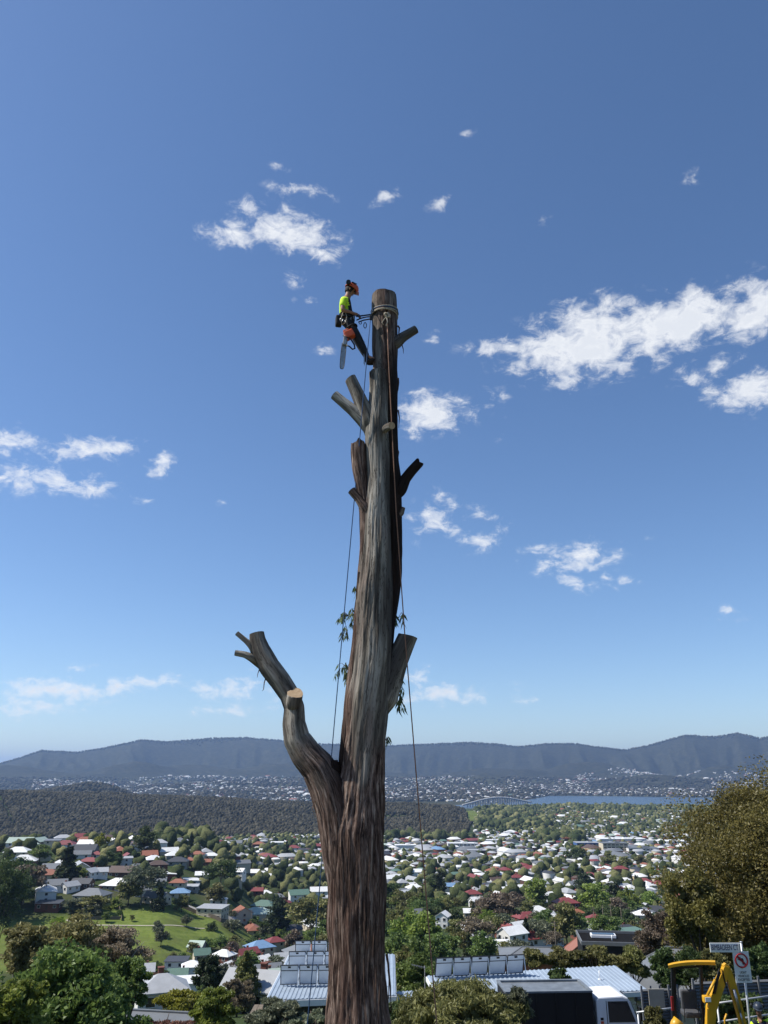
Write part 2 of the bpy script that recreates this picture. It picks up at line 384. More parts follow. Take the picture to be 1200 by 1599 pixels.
def mat_water():
    m, nt = new_mat('river_water'); p = principled(nt, .22, .5)
    p.inputs['Base Color'].default_value = (.03, .05, .08, 1)
    geo = N(nt, 'ShaderNodeNewGeometry')
    n = N(nt, 'ShaderNodeTexNoise', ins={'Scale': .05, 'Detail': 6.0, 'Roughness': .7}); L(nt, geo.outputs['Position'], n.inputs['Vector'])
    b = N(nt, 'ShaderNodeBump'); b.inputs['Strength'].default_value = .5; b.inputs['Distance'].default_value = 2.0
    L(nt, n.outputs['Fac'], b.inputs['Height']); L(nt, b.outputs[0], p.inputs['Normal'])
    return m
M['water'] = mat_water()
def C(h):                              # sRGB hex -> linear
    v = [int(h[i:i + 2], 16) / 255 for i in (0, 2, 4)]
    return tuple(x / 12.92 if x <= .04045 else ((x + .055) / 1.055) ** 2.4 for x in v)

# ================================================================ the land, out to the river
def in_poly(px, py, poly):
    c = np.zeros(np.shape(px), bool); n = len(poly)
    for i in range(n):
        x0, y0 = poly[i]; x1, y1 = poly[(i + 1) % n]
        if y0 == y1: continue
        hit = ((y0 > py) != (y1 > py)) & (px < (x1 - x0) * (py - y0) / (y1 - y0) + x0)
        c ^= hit
    return c
PADDOCK_PX = [(-30, 1438), (60, 1434), (128, 1428), (190, 1420), (238, 1413), (300, 1420), (345, 1437), (402, 1462), (385, 1474), (330, 1480), (285, 1492), (240, 1512), (185, 1512), (100, 1512), (-30, 1512)]
PADDOCK = [tuple(ground(a, b)[:2]) for a, b in PADDOCK_PX]
LAWN = [tuple(ground(a, b)[:2]) for a, b in [(727, 1267), (742, 1266), (752, 1282), (733, 1287)]]
def build_land():
    az = np.concatenate([np.arange(-180, -34, 3.0), np.arange(-34, 34, .17), np.arange(34, 180, 3.0)])
    rr = np.concatenate([[0.5, 3, 6], np.exp(np.linspace(math.log(9), math.log(7000), 330))])
    A, Rr = np.meshgrid(np.radians(az), rr, indexing='ij')
    X = Rr * np.sin(A); Y = Rr * np.cos(A); Z = terrain(X, Y)
    V = np.stack([X, Y, Z], -1).reshape(-1, 3)
    na, nr = len(az), len(rr)
    i = np.arange(na)[:, None]; k = np.arange(nr - 1)[None, :]; i2 = (i + 1) % na
    Fc = np.stack(np.broadcast_arrays(i * nr + k, i * nr + k + 1, i2 * nr + k + 1, i2 * nr + k), -1).reshape(-1, 4)
    me = mesh_np('ground', V, Fc[:, ::-1], M['ground'], smooth=True)
    px, py = V[:, 0], V[:, 1]
    w = in_poly(px, py, PADDOCK).astype(np.float32) + in_poly(px, py, LAWN).astype(np.float32)
    a = me.attributes.new('turf', 'FLOAT', 'POINT'); a.data.foreach_set('value', np.clip(w, 0, 1).astype(np.float32))
    return tag(link('ground', me), kind='structure')
build_land()
# river: one level sheet under the shore lines
def build_river():
    az = np.radians(np.arange(-60, 60.1, 2)); rr = np.array([2900, 4000, 5200, 6600, 8200.])
    V = [(r * math.sin(a), r * math.cos(a), 0) for a in az for r in rr]; n = len(rr)
    Fc = [(i * n + k, (i + 1) * n + k, (i + 1) * n + k + 1, i * n + k + 1) for i in range(len(az) - 1) for k in range(n - 1)]
    tag(link('river', mesh_np('river', V, Fc, M['water'])), kind='structure')
build_river()
# far shore and ranges
SKY = [(-700, 1188), (-300, 1194), (-60, 1198), (0, 1196), (30, 1188), (66, 1176), (121, 1178), (165, 1171), (220, 1159), (257, 1161), (330, 1153), (385, 1154), (440, 1158), (500, 1163), (601, 1166), (700, 1162), (736, 1160), (775, 1163), (811, 1168),
       (859, 1163), (901, 1164), (933, 1169), (976, 1174), (1019, 1166), (1072, 1153), (1120, 1156), (1155, 1151), (1189, 1159), (1215, 1155), (1300, 1160), (1600, 1178), (2000, 1188)]
SX = np.array([(a - 600) / F_PX for a, b in SKY]); SE = np.array([math.atan2(799.5 - b, F_PX) + PITCH for a, b in SKY])
def far_z(x, y):
    x = np.asarray(x, float); y = np.asarray(y, float); d = np.sqrt(x * x + y * y); t = x / y
    u = t * 1.045                                        # tan(azimuth) -> photo column at skyline height
    zc = 150 + 10400 * np.tan(np.interp(u, SX, SE))
    wob = (fbm(x / 900, y / 900, 11, 4) - .5)
    shore = 5650 + 260 * (vnoise(t * 14 + 5, t * 0, 2) - .5) - 350 * np.clip((t + .05) / -.2, 0, 1) - 1600 * np.clip(1 - np.abs((t + .06) / .262) ** 6, 0, 1)
    s = (d - shore)
    z = np.interp(s / 1000, [-1, 0, .25, .7, 1.5, 2.6, 3.2], [-25, -1, 8, 22, 55, 95, 120])
    up = np.clip((d - 8700 + 500 * (vnoise(t * 9, t * 0, 71) - .5)) / 1650, 0, 1); up = up * up * (3 - 2 * up)
    z = z + np.maximum(zc - z, -40) * up ** 1.15
    dn = np.clip((d - 10400) / 3000, 0, 1); z = z * (1 - dn * .6)
    rough = np.clip((s - 900) / 2000, 0, 1) * np.clip((10400 - d) / 1500, 0, 1)
    z = z + rough * wob * 190
    spur = 1 - np.abs(2 * fbm(t * 26 + .35 * vnoise(d / 700, t * 9, 61), d / 3800, 57, 3) - 1)
    z = z + rough * up * (1 - up) * 4 * (spur - .62) * 230
    rid = 1 - np.abs(2 * fbm(x / 1500 + 3, y / 1500, 31, 3) - 1)
    z = z - rough * (1 - rid) * 130
    def G(pxc, dist, rx, ry, h):
        xc = (pxc - 600) / F_PX / 1.045
        X0, Y0 = dist * math.sin(math.atan(xc)), dist * math.cos(math.atan(xc))
        lx = (x - X0) * math.cos(math.atan(xc)) - (y - Y0) * math.sin(math.atan(xc)); ly = d - dist
        return h * np.exp(-(lx / rx) ** 2 - (ly / ry) ** 2)
    z = z + G(190, 8100, 420, 300, 120) + G(440, 8350, 520, 300, 120) + G(310, 8700, 500, 300, 110) + G(590, 8300, 380, 280, 85) + G(905, 8500, 380, 300, 120) + G(1130, 8350, 330, 280, 150) + G(20, 8300, 420, 300, 90) + G(1010, 6950, 430, 320, 88) + G(760, 8300, 720, 480, 125) + G(1000, 8100, 500, 500, 70) + G(1180, 7600, 330, 330, 60) + G(60, 7600, 900, 600, 60) + G(330, 8300, 700, 500, 50)
    cap = 150 + d * np.tan(np.interp(u, SX, SE)) - 4
    return np.where(d < 10350, np.minimum(z, cap), z)
def knob(x, y):
    d = np.sqrt(x * x + y * y); u = 600 + F_PX * 1.045 * x / y
    return ((np.abs(u - 1010) < 95) & (np.abs(d - 6900) < 420)) | ((np.abs(u - 765) < 130) & (d > 7750))
def build_far():
    t = np.tan(np.radians(np.concatenate([np.arange(-58, -29, 1.0), np.arange(-29, 29, .1), np.arange(29, 58.1, 1.0)])))
    rr = np.concatenate([np.arange(3900, 10000, 45), np.arange(10000, 10900, 30), np.arange(10900, 13600, 250)])
    T, Rr = np.meshgrid(t, rr, indexing='ij'); a = np.arctan(T)
    X = Rr * np.sin(a); Y = Rr * np.cos(a); Z = far_z(X, Y)
    V = np.stack([X, Y, Z], -1).reshape(-1, 3); na, nr = len(t), len(rr)
    i = np.arange(na - 1)[:, None]; k = np.arange(nr - 1)[None, :]
    Fc = np.stack(np.broadcast_arrays(i * nr + k, (i + 1) * nr + k, (i + 1) * nr + k + 1, i * nr + k + 1), -1).reshape(-1, 4)
    me = mesh_np('hills', V, Fc, M['hill'], smooth=True)
    op = np.clip((130 - V[:, 2]) / 60, .08, 1) * np.where(knob(V[:, 0], V[:, 1]), .1, 1)
    at = me.attributes.new('open', 'FLOAT', 'POINT'); at.data.foreach_set('value', op.astype(np.float32))
    tag(link('hills', me), kind='structure')
    # blue ridge beyond, showing low at the far left and right
    V = []; ts = np.tan(np.radians(np.arange(-60, 60.1, .5)))
    for k, tt in enumerate(ts):
        aa = math.atan(tt)
        for r, z in ((15500, 100), (16500, 250 + 90 * float(fbm(tt * 9, 0, 8, 3))), (18500, 100)):
            V.append((r * math.sin(aa), r * math.cos(aa), z))
    Fc = [(i * 3 + k, (i + 1) * 3 + k, (i + 1) * 3 + k + 1, i * 3 + k + 1) for i in range(len(ts) - 1) for k in range(2)]
    me2 = mesh_np('terrain', V, Fc, M['hill'], smooth=True); tag(link('terrain', me2), kind='structure')
build_far()

# ---------------------------------------------------------------- stuff too small to count: far woods, far suburbs
rng = np.random.default_rng(7)
ICO = None
def blob_template(seed, sub=1):
    bm = bmesh.new(); bmesh.ops.create_icosphere(bm, subdivisions=sub, radius=1.0)
    V = np.array([v.co[:] for v in bm.verts]); Fc = np.array([[v.index for v in f.verts] for f in bm.faces]); bm.free()
    r = np.random.default_rng(seed); V = V * (1 + r.uniform(-.28, .28, (len(V), 1)) * (1 if sub == 1 else 1.15)); return V, Fc
def scatter_blobs(name, pts, rad, hgt, mat, seed=1, sink=.1, variants=5, sub=1):
    VV = []; FF = []; base = 0; r = np.random.default_rng(seed)
    tm = [blob_template(seed + i, sub) for i in range(variants)]
    which = r.integers(0, variants, len(pts))
    for v in range(variants):
        sel = which == v; P = pts[sel]; n = len(P)
        if n == 0: continue
        V, Fc = tm[v]; a = r.uniform(0, 6.28, n); ca, sa = np.cos(a), np.sin(a)
        x = V[None, :, 0] * ca[:, None] - V[None, :, 1] * sa[:, None]; y = V[None, :, 0] * sa[:, None] + V[None, :, 1] * ca[:, None]
        Q = np.stack([P[:, None, 0] + x * rad[sel][:, None], P[:, None, 1] + y * rad[sel][:, None], P[:, None, 2] + (V[None, :, 2] * .5 + .5 - sink) * hgt[sel][:, None]], -1)
        VV.append(Q.reshape(-1, 3)); FF.append((Fc[None] + (np.arange(n) * len(V))[:, None, None] + base).reshape(-1, 3)); base += n * len(V)
    return mesh_np(name, np.concatenate(VV), np.concatenate(FF), mat)
def mat_wood(name, dark, mid, light, scale=.05):
    m, nt = new_mat(name); p = principled(nt, 1.0, .05)
    geo = N(nt, 'ShaderNodeNewGeometry')
    n = N(nt, 'ShaderNodeTexNoise', ins={'Scale': scale * 14, 'Detail': 4.0, 'Roughness': .7}); L(nt, geo.outputs['Position'], n.inputs['Vector'])
    n2 = N(nt, 'ShaderNodeTexNoise', ins={'Scale': scale * .25, 'Detail': 3.0}); L(nt, geo.outputs['Position'], n2.inputs['Vector'])
    f = math_node(nt, 'ADD', math_node(nt, 'MULTIPLY', geo.outputs['Random Per Island'], .55), math_node(nt, 'ADD', math_node(nt, 'MULTIPLY', n.outputs['Fac'], .4), math_node(nt, 'MULTIPLY', n2.outputs['Fac'], .5)))
    L(nt, ramp(nt, f, [(.35, dark), (.75, mid), (1.15, light)]), p.inputs['Base Color'])
    b = N(nt, 'ShaderNodeBump'); b.inputs['Strength'].default_value = 1.0; b.inputs['Distance'].default_value = 1.5
    L(nt, n.outputs['Fac'], b.inputs['Height']); L(nt, b.outputs[0], p.inputs['Normal']); return m
M['bush_wood'] = mat_wood('dry_bushland', (.026, .025, .018), (.056, .053, .037), (.105, .096, .068))
M['town_tree'] = mat_wood('town_tree', (.026, .040, .017), (.082, .098, .042), (.21, .205, .09))
# the wooded hill across the valley
def wooded_hill():
    n = 44000; u = rng.uniform(-60, 745, n); d = np.sqrt(rng.uniform(1660 ** 2, 2750 ** 2, n))
    t = (u - 600) / F_PX / 1.05; a = np.arctan(t); x, y = d * np.sin(a), d * np.cos(a)
    edge = 735 - 25 * vnoise(d / 120, d * 0, 4) - np.clip((1820 - d) / 100, 0, 1) * 12
    keep = (u < edge) & (d > 1690 + 30 * vnoise(u / 15, u * 0, 6))
    op = fbm(x / 130, y / 130, 21, 3); keep &= ~((op > .70) & (rng.random(n) < .75))
    # the sandy track on the left flank
    keep &= ~((np.abs(u - (18 + (d - 1900) * -.02 + 22 * np.clip((2250 - d) / 400, 0, 1))) < 3.0) & (d > 1880) & (d < 2350))
    keep &= ~in_poly(x, y, LAWN)
    x, y = x[keep], y[keep]; k = len(x)
    P = np.stack([x, y, terrain(x, y)], -1); rad = rng.uniform(2.2, 4.9, k); h = rad * rng.uniform(1.8, 3.0, k)
    tag(link('bushland_forest', scatter_blobs('bushland_forest', P, rad, h, M['bush_wood'], 3)), 'dark dry bushland covering the long hill across the valley', 'forest', kind='stuff')
wooded_hill()
def small_left_hill():
    n = 5200; u = rng.uniform(-30, 330, n); d = rng.uniform(2800, 4300, n); t = (u - 600) / F_PX / 1.05; a = np.arctan(t)
    x, y = d * np.sin(a), d * np.cos(a); z = terrain(x, y); k = z > 12; x, y, z = x[k], y[k], z[k]; m = len(x)
    r = rng.uniform(5, 9, m)
    tag(link('hill_forest', scatter_blobs('hill_forest', np.stack([x, y, z], -1), r, r * 2, M['bush_wood'], 9)), 'hazy wooded hill rising behind the bushland at far left', 'forest', kind='stuff')
small_left_hill()
def far_trees():
    # trees along the crest of the ranges and clumps on the flanks
    n = 5200; u = rng.uniform(-60, 1290, n); d = 10400 + rng.normal(0, 90, n); t = (u - 600) / F_PX / 1.045; a = np.arctan(t)
    x, y = d * np.sin(a), d * np.cos(a); P = np.stack([x, y, far_z(x, y) - 2], -1); r = rng.uniform(6, 13, n) ; h = rng.uniform(10, 30, n)
    n2 = 17000; u = rng.uniform(-60, 1290, n2); d = rng.uniform(4250, 8000, n2); t = (u - 600) / F_PX / 1.045; a = np.arctan(t)
    x, y = d * np.sin(a), d * np.cos(a); z = far_z(x, y); k = (z > 1) & (z < 110)
    P2 = np.stack([x, y, z], -1)[k]; r2 = rng.uniform(6, 14, k.sum()); h2 = r2 * 1.3
    tag(link('range_forest', scatter_blobs('range_forest', np.concatenate([P, P2]), np.concatenate([r, r2]), np.concatenate([h, h2]), M['bush_wood'], 13)), 'forest fringe along the crest of the distant blue ranges', 'forest', kind='stuff')
far_trees()
# generic tiny houses for distances where only roofs and walls read
def palette_mats(prefix, cols, rough=.6, spec=.4):
    return [mat_plain(prefix, c, rough, .08, .5, spec=spec) for c in cols]
ROOFC = {'white': (.70, .70, .68), 'silver': (.36, .37, .38), 'grey': (.16, .17, .18), 'charcoal': (.05, .052, .058), 'red': (.20, .048, .045), 'terracotta': (.27, .105, .06), 'green': (.10, .17, .13), 'brown': (.10, .065, .05), 'blue': (.16, .27, .42), 'pale green': (.36, .44, .37)}
WALLC = {'white': (.72, .71, .68), 'cream': (.56, .50, .38), 'brick': (.17, .065, .045), 'grey': (.26, .26, .25), 'brown': (.10, .055, .04), 'yellow': (.5, .42, .26)}
MR = {k: mat_plain('roof_' + k.replace(' ', '_'), c, .5, .10, .8, spec=.5, rnd=.18) for k, c in ROOFC.items()}
MW = {k: mat_plain('wall_' + k, c, .85, .07, .6, rnd=.15) for k, c in WALLC.items()}
M['glass'] = mat_plain('window_glass', (.02, .024, .03), .08, .1, .5, spec=.8)
M['trim'] = mat_plain('white_trim', (.7, .7, .68), .6, .05, 2)
RK = list(ROOFC); WK = list(WALLC)
def tiny_houses(name, P, w, l, h, rot, ri, wi):
    """gabled/hipped little houses: 8 wall verts + 6 roof verts each"""
    n = len(P); hip = rng.uniform(0.0, .9, n)
    B = np.array([[-1, -1], [1, -1], [1, 1], [-1, 1]], float) * .5
    V = np.zeros((n, 14, 3)); ov = 1.08
    for k in range(4):
        V[:, k, 0] = B[k, 0] * w; V[:, k, 1] = B[k, 1] * l; V[:, k, 2] = -4
        V[:, 4 + k, 0] = B[k, 0] * w; V[:, 4 + k, 1] = B[k, 1] * l; V[:, 4 + k, 2] = h
        V[:, 8 + k, 0] = B[k, 0] * w * ov; V[:, 8 + k, 1] = B[k, 1] * l * ov; V[:, 8 + k, 2] = h - .1
    rh = np.minimum(w, l) * .24
    V[:, 12, 0] = -w / 2 + hip * l / 2 * .9; V[:, 13, 0] = w / 2 - hip * l / 2 * .9
    V[:, 12, 0] = np.minimum(V[:, 12, 0], -.3); V[:, 13, 0] = np.maximum(V[:, 13, 0], .3)
    V[:, 12:, 2] = (h + rh)[:, None]
    c, s = np.cos(rot), np.sin(rot); X = V[:, :, 0] * c[:, None] - V[:, :, 1] * s[:, None]; Y = V[:, :, 0] * s[:, None] + V[:, :, 1] * c[:, None]
    V[:, :, 0] = X + P[:, None, 0]; V[:, :, 1] = Y + P[:, None, 1]; V[:, :, 2] += P[:, None, 2]
    tq = [(0, 1, 5), (0, 5, 4), (1, 2, 6), (1, 6, 5), (2, 3, 7), (2, 7, 6), (3, 0, 4), (3, 4, 7), (8, 9, 13), (8, 13, 12), (10, 11, 12), (10, 12, 13), (9, 10, 13), (11, 8, 12)]
    Fc = (np.array(tq)[None] + (np.arange(n) * 14)[:, None, None]).reshape(-1, 3)
    mi = np.zeros((n, 14), int); mi[:, :8] = (len(RK) + wi)[:, None]; mi[:, 8:] = ri[:, None]
    return mesh_np(name, V.reshape(-1, 3), Fc, mats=[MR[k] for k in RK] + [MW[k] for k in WK], matidx=mi.ravel())
def pick_cols(n, rp=(.30, .22, .13, .05, .07, .10, .03, .05, .02, .03), wp=(.40, .22, .14, .12, .05, .07)):
    return rng.choice(len(RK), n, p=np.array(rp) / sum(rp)), rng.choice(len(WK), n, p=np.array(wp) / sum(wp))
def far_suburb():
    n = 24000; u = rng.uniform(60, 1290, n); d = np.sqrt(rng.uniform(4250 ** 2, 9000 ** 2, n)); t = (u - 600) / F_PX / 1.045; a = np.arctan(t)
    x, y = d * np.sin(a), d * np.cos(a); z = far_z(x, y)
    dn = fbm(x / 420, y / 420, 40, 3)
    lim = 120 + 110 * np.exp(-((u - 1000) / 70) ** 2) + 40 * np.clip((u - 950) / 200, 0, 1) - 25 * np.clip((260 - u) / 150, 0, 1)
    k = (z > 2.5) & (z < lim) & ~knob(x, y) & (dn > .43) & (rng.random(n) < np.clip(1.35 - z / 190, .2, 1))
    x, y, z = x[k], y[k], z[k]; n = len(x); ri, wi = pick_cols(n, (.42, .24, .14, .04, .04, .06, .02, .03, 0, .02))
    w = rng.uniform(11, 19, n); l = w * rng.uniform(.55, .9, n); big = rng.random(n) < .02; w[big] *= 2.6; l[big] *= 2.2
    tag(link('distant_houses', tiny_houses('distant_houses', np.stack([x, y, z], -1), w, l, rng.uniform(3, 6.5, n), rng.uniform(0, 3.14, n), ri, wi)), 'countless tiny pale houses of the suburb across the river', 'suburb', kind='stuff')
far_suburb()
# ================================================================ the dismantled eucalyptus
TY = 12.5
def mat_bark():
    m, nt = new_mat('eucalyptus_bark'); p = principled(nt, .9, .15)
    fib = N(nt, 'ShaderNodeAttribute', attribute_name='fib').outputs['Vector']
    br = N(nt, 'ShaderNodeAttribute', attribute_name='brown').outputs['Fac']
    dk = N(nt, 'ShaderNodeAttribute', attribute_name='oldbark').outputs['Fac']
    def noise(s, d=5, r=.6, dist=0):
        n = N(nt, 'ShaderNodeTexNoise', ins={'Scale': s, 'Detail': d, 'Roughness': r, 'Distortion': dist}); L(nt, fib, n.inputs['Vector']); return n.outputs['Fac']
    a = noise(7, 4, .55); b = noise(24, 7, .68); c = noise(95, 4, .7); pt = noise(3.2, 3)
    grey = ramp(nt, a, [(.36, (.10, .085, .068)), (.46, (.25, .22, .175)), (.55, (.43, .385, .315)), (.68, (.64, .58, .48))])
    grey = mixc(nt, ramp(nt, b, [(.51, (0, 0, 0)), (.60, (.75, .75, .75))]), grey, (.11, .088, .068))
    brown = ramp(nt, b, [(.39, (.028, .018, .014)), (.46, (.12, .075, .056)), (.54, (.25, .165, .125)), (.65, (.54, .42, .33))])
    brown = mixc(nt, ramp(nt, pt, [(.45, (0, 0, 0)), (.7, (.55, .55, .55))]), brown, (.14, .065, .045))
    brown = mixc(nt, ramp(nt, c, [(.52, (0, 0, 0)), (.7, (.5, .5, .5))]), brown, (.23, .175, .14))
    old = ramp(nt, b, [(.3, (.010, .007, .006)), (.6, (.04, .024, .018)), (.8, (.10, .05, .036))])
    pb = noise(2.3, 4, .6, .4); blotch = ramp(nt, pb, [(.47, (0, 0, 0)), (.58, (.8, .8, .8))])
    grey = mixc(nt, blotch, grey, mixc(nt, b, (.05, .042, .036), (.15, .13, .11)))
    f = math_node(nt, 'ADD', br, math_node(nt, 'MULTIPLY_ADD', a, .5), clamp=True); f.node.inputs[1].links[0].from_node.inputs[2].default_value = -.25
    col = mixc(nt, ramp(nt, f, [(.35, (0, 0, 0)), (.65, (1, 1, 1))]), grey, brown)
    f2 = math_node(nt, 'ADD', dk, math_node(nt, 'MULTIPLY_ADD', b, .6), clamp=True); f2.node.inputs[1].links[0].from_node.inputs[2].default_value = -.3
    col = mixc(nt, ramp(nt, f2, [(.4, (0, 0, 0)), (.7, (1, 1, 1))]), col, old)
    crack = ramp(nt, noise(13, 4, .6, .3), [(.482, (0, 0, 0)), (.5, (.85, .85, .85)), (.518, (0, 0, 0))])
    col = mixc(nt, crack, col, (.022, .016, .013))
    col = mixc(nt, 1.0, col, (.73, .75, .78), 'MULTIPLY')
    L(nt, col, p.inputs['Base Color'])
    h = math_node(nt, 'ADD', b, math_node(nt, 'MULTIPLY', c, .5))
    bu = N(nt, 'ShaderNodeBump'); bu.inputs['Distance'].default_value = .03
    L(nt, math_node(nt, 'MULTIPLY_ADD', f, .8), bu.inputs['Strength']); bu.inputs['Strength'].links[0].from_node.inputs[2].default_value = .2
    L(nt, h, bu.inputs['Height']); L(nt, bu.outputs[0], p.inputs['Normal'])
    return m
M['bark'] = mat_bark()
def mat_cut():
    m, nt = new_mat('sawn_wood'); p = principled(nt, .8, .2)
    t = N(nt, 'ShaderNodeTexCoord'); ln = N(nt, 'ShaderNodeVectorMath', operation='LENGTH'); L(nt, t.outputs['Object'], ln.inputs[0])
    w = math_node(nt, 'SINE', math_node(nt, 'MULTIPLY', ln.outputs['Value'], 420.0))
    n = N(nt, 'ShaderNodeTexNoise', ins={'Scale': 22.0, 'Detail': 4.0}); L(nt, t.outputs['Object'], n.inputs['Vector'])
    c = ramp(nt, n.outputs['Fac'], [(.3, (.46, .33, .2)), (.7, (.72, .57, .38))])
    L(nt, mixc(nt, math_node(nt, 'MULTIPLY_ADD', w, .12), c, (.28, .17, .09)), p.inputs['Base Color']); return m
M['cut'] = mat_cut()
M['cut_old'] = mat_plain('weathered_cut', (.30, .26, .20), .85, .3, 14)
gum = empty('eucalyptus_tree', (PY(558, 1599, TY)[0], TY, tz(PY(558, 1599, TY)[0], TY)))
tag(gum, 'tall bare eucalyptus trunk with limbs sawn off to stubs', 'tree')
GO = np.array(gum.location)
def spine(tab, Y):
    pts = []
    for row in tab:
        py, cx, w = row[:3]; y = Y + (row[3] if len(row) > 3 else 0)
        p = PY(cx, py, y); pts.append((p[0], p[1], p[2], w * mpp(p) / 2))
    return np.array(pts)
def stem(name, S, seg=72, step=.035, brown=.5, old=None, amp=.018, flat=.92, seed=1, parent=None, cut=None, cutmat=None, rag=0.0, cut_tilt=None, smooth_in=True, smooth_w=9, lumpy=1.0):
    """swept trunk/limb with real fibre ridges; S rows are x, y, z, radius"""
    seglen = np.r_[0, np.cumsum(np.linalg.norm(np.diff(S[:, :3], axis=0), axis=1))]
    n = max(6, int(seglen[-1] / step)); s = np.linspace(0, seglen[-1], n)
    C_ = np.stack([np.interp(s, seglen, S[:, k]) for k in range(4)], -1)
    if smooth_in:
        kk = np.hanning(smooth_w); kk /= kk.sum(); hw = smooth_w // 2
        if n > 20:
            for k in range(4): C_[hw:-hw, k] = np.convolve(C_[:, k], kk, 'valid')
    T = np.gradient(C_[:, :3], axis=0); T /= np.linalg.norm(T, axis=1)[:, None]
    ref = np.array([0, 1.0, 0.05]); Xa = np.cross(np.broadcast_to(ref, T.shape), T); Xa /= np.linalg.norm(Xa, axis=1)[:, None]; Ya = np.cross(T, Xa)
    th = np.linspace(0, 2 * np.pi, seg, endpoint=False); TH, SS = np.meshgrid(th, s); TN = TH / (2 * np.pi)
    rad = C_[:, 3][:, None]
    bm_ = brown(SS, TH) if callable(brown) else np.full_like(SS, brown)
    bm_ = np.clip(bm_ + (vnoise(TN * 9, SS * 1.3, seed + 5, 9) - .5) * .5, 0, 1)
    od = np.zeros_like(SS) if old is None else (old(SS, TH) if callable(old) else np.full_like(SS, old))
    lump = (vnoise(TN * 5, SS * 1.1, seed, 5) - .5) * .16 + (vnoise(TN * 11, SS * 2.1, seed + 1, 11) - .5) * .07
    k1 = max(14, int(seg * .33))
    rid = np.abs(vnoise(TN * k1, SS * 1.6 + TN * 3, seed + 2, k1) - .5) * 2 + .6 * vnoise(TN * k1 * 2, SS * 3.2, seed + 3, k1 * 2)
    disp = rad * lump * lumpy + amp * (.25 + 1.1 * bm_) * (rid - .8)
    rr = rad + disp
    Vx = C_[:, None, :3] + Xa[:, None, :] * (np.cos(TH) * rr)[..., None] + Ya[:, None, :] * (np.sin(TH) * rr * flat)[..., None]
    if rag: Vx[-1] += T[-1] * (rag * (vnoise(TN[-1] * 13, TN[-1] * 0, seed + 9, 13) - .4))[:, None]
    if cut_tilt is not None:                      # slanted saw cut at the tip
        off = (Vx[-1] - C_[-1, :3]) @ np.array(cut_tilt); Vx[-1] += T[-1] * off[:, None]
    V = Vx.reshape(-1, 3) - GO
    i = np.arange(n - 1)[:, None]; k = np.arange(seg)[None, :]
    Fc = np.stack(np.broadcast_arrays(i * seg + k, i * seg + (k + 1) % seg, (i + 1) * seg + (k + 1) % seg, (i + 1) * seg + k), -1).reshape(-1, 4)
    me = mesh_np(name, V, Fc, M['bark'], smooth=True)
    fibv = np.stack([np.cos(TH) * rad, np.sin(TH) * rad, SS * .085 + seed * 3.1 + .02 * np.sin(TH * 2)], -1).reshape(-1, 3)
    a = me.attributes.new('fib', 'FLOAT_VECTOR', 'POINT'); a.data.foreach_set('vector', fibv.astype(np.float32).ravel())
    a = me.attributes.new('brown', 'FLOAT', 'POINT'); a.data.foreach_set('value', bm_.astype(np.float32).ravel())
    a = me.attributes.new('oldbark', 'FLOAT', 'POINT'); a.data.foreach_set('value', od.astype(np.float32).ravel())
    o = link(name, me, parent or gum)
    if cut is not False:
        ring = Vx[-1] ; c = ring.mean(0); rg = (ring - c) * .985 + T[-1] * .004
        VV = np.concatenate([[T[-1] * .004], rg]); FF = [(0, 1 + k, 1 + (k + 1) % seg) for k in range(seg)]
        cm = mesh_np('cut_face', VV, FF, cutmat or M['cut_old']); co = link('cut_face', cm, o); co.location = c - GO
    return o
# front stem: grey decorticating bark above, fibrous red-brown below
A_TAB = [(1880, 560, 190), (1780, 559, 135), (1700, 558, 116), (1599, 558, 103), (1500, 557, 92), (1400, 558, 88), (1350, 557.5, 88), (1300, 556, 90), (1250, 561, 79), (1200, 565, 70), (1150, 569, 66), (1100, 574, 66), (1050, 579, 63), (1000, 582, 61), (950, 584.5, 57), (900, 587, 52), (850, 589, 47), (800, 589.5, 42), (750, 591, 37), (700, 589.5, 37), (660, 588.5, 36), (625, 591, 30), (600, 592, 28), (581, 591.5, 28)]
SA = spine(A_TAB, TY); zA = lambda py: PY(580, py, TY)[2]
HA = np.r_[0, np.cumsum(np.linalg.norm(np.diff(SA[:, :3], axis=0), axis=1))]
sA = lambda py: float(np.interp(-py, [-r[0] for r in A_TAB], HA))
def brownA(S_, T_):
    f = np.interp(S_, [0, sA(1330), sA(1200), sA(1080), sA(950), 99], [1.0, .95, .62, .34, .2, .12])
    ang = np.cos(T_ + math.pi / 2 - .2)
    side = np.clip(-np.cos(T_), 0, 1)                 # left flank keeps rough strips
    return f + .32 * side * (S_ < sA(780))
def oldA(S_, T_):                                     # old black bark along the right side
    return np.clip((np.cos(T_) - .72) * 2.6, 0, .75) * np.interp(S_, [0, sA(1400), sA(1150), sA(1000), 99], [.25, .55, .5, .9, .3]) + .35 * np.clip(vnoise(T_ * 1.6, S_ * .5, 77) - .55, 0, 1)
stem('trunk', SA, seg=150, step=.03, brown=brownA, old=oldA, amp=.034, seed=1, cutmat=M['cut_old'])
SB = spine([(1150, 582, 32), (1100, 585, 34), (1000, 597, 36), (950, 603, 36), (900, 608, 37), (850, 610, 37), (800, 610, 37), (760, 608, 38), (700, 604, 37), (650, 604, 36), (600, 603, 38), (550, 602, 41), (500, 601, 39), (472, 600.5, 37.5), (460, 600, 35)], TY + .16)
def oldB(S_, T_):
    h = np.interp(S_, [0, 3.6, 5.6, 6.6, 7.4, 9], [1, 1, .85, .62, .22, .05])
    return np.clip(h * (.55 + .55 * np.clip(np.cos(T_) + .25, 0, 1)), 0, 1)
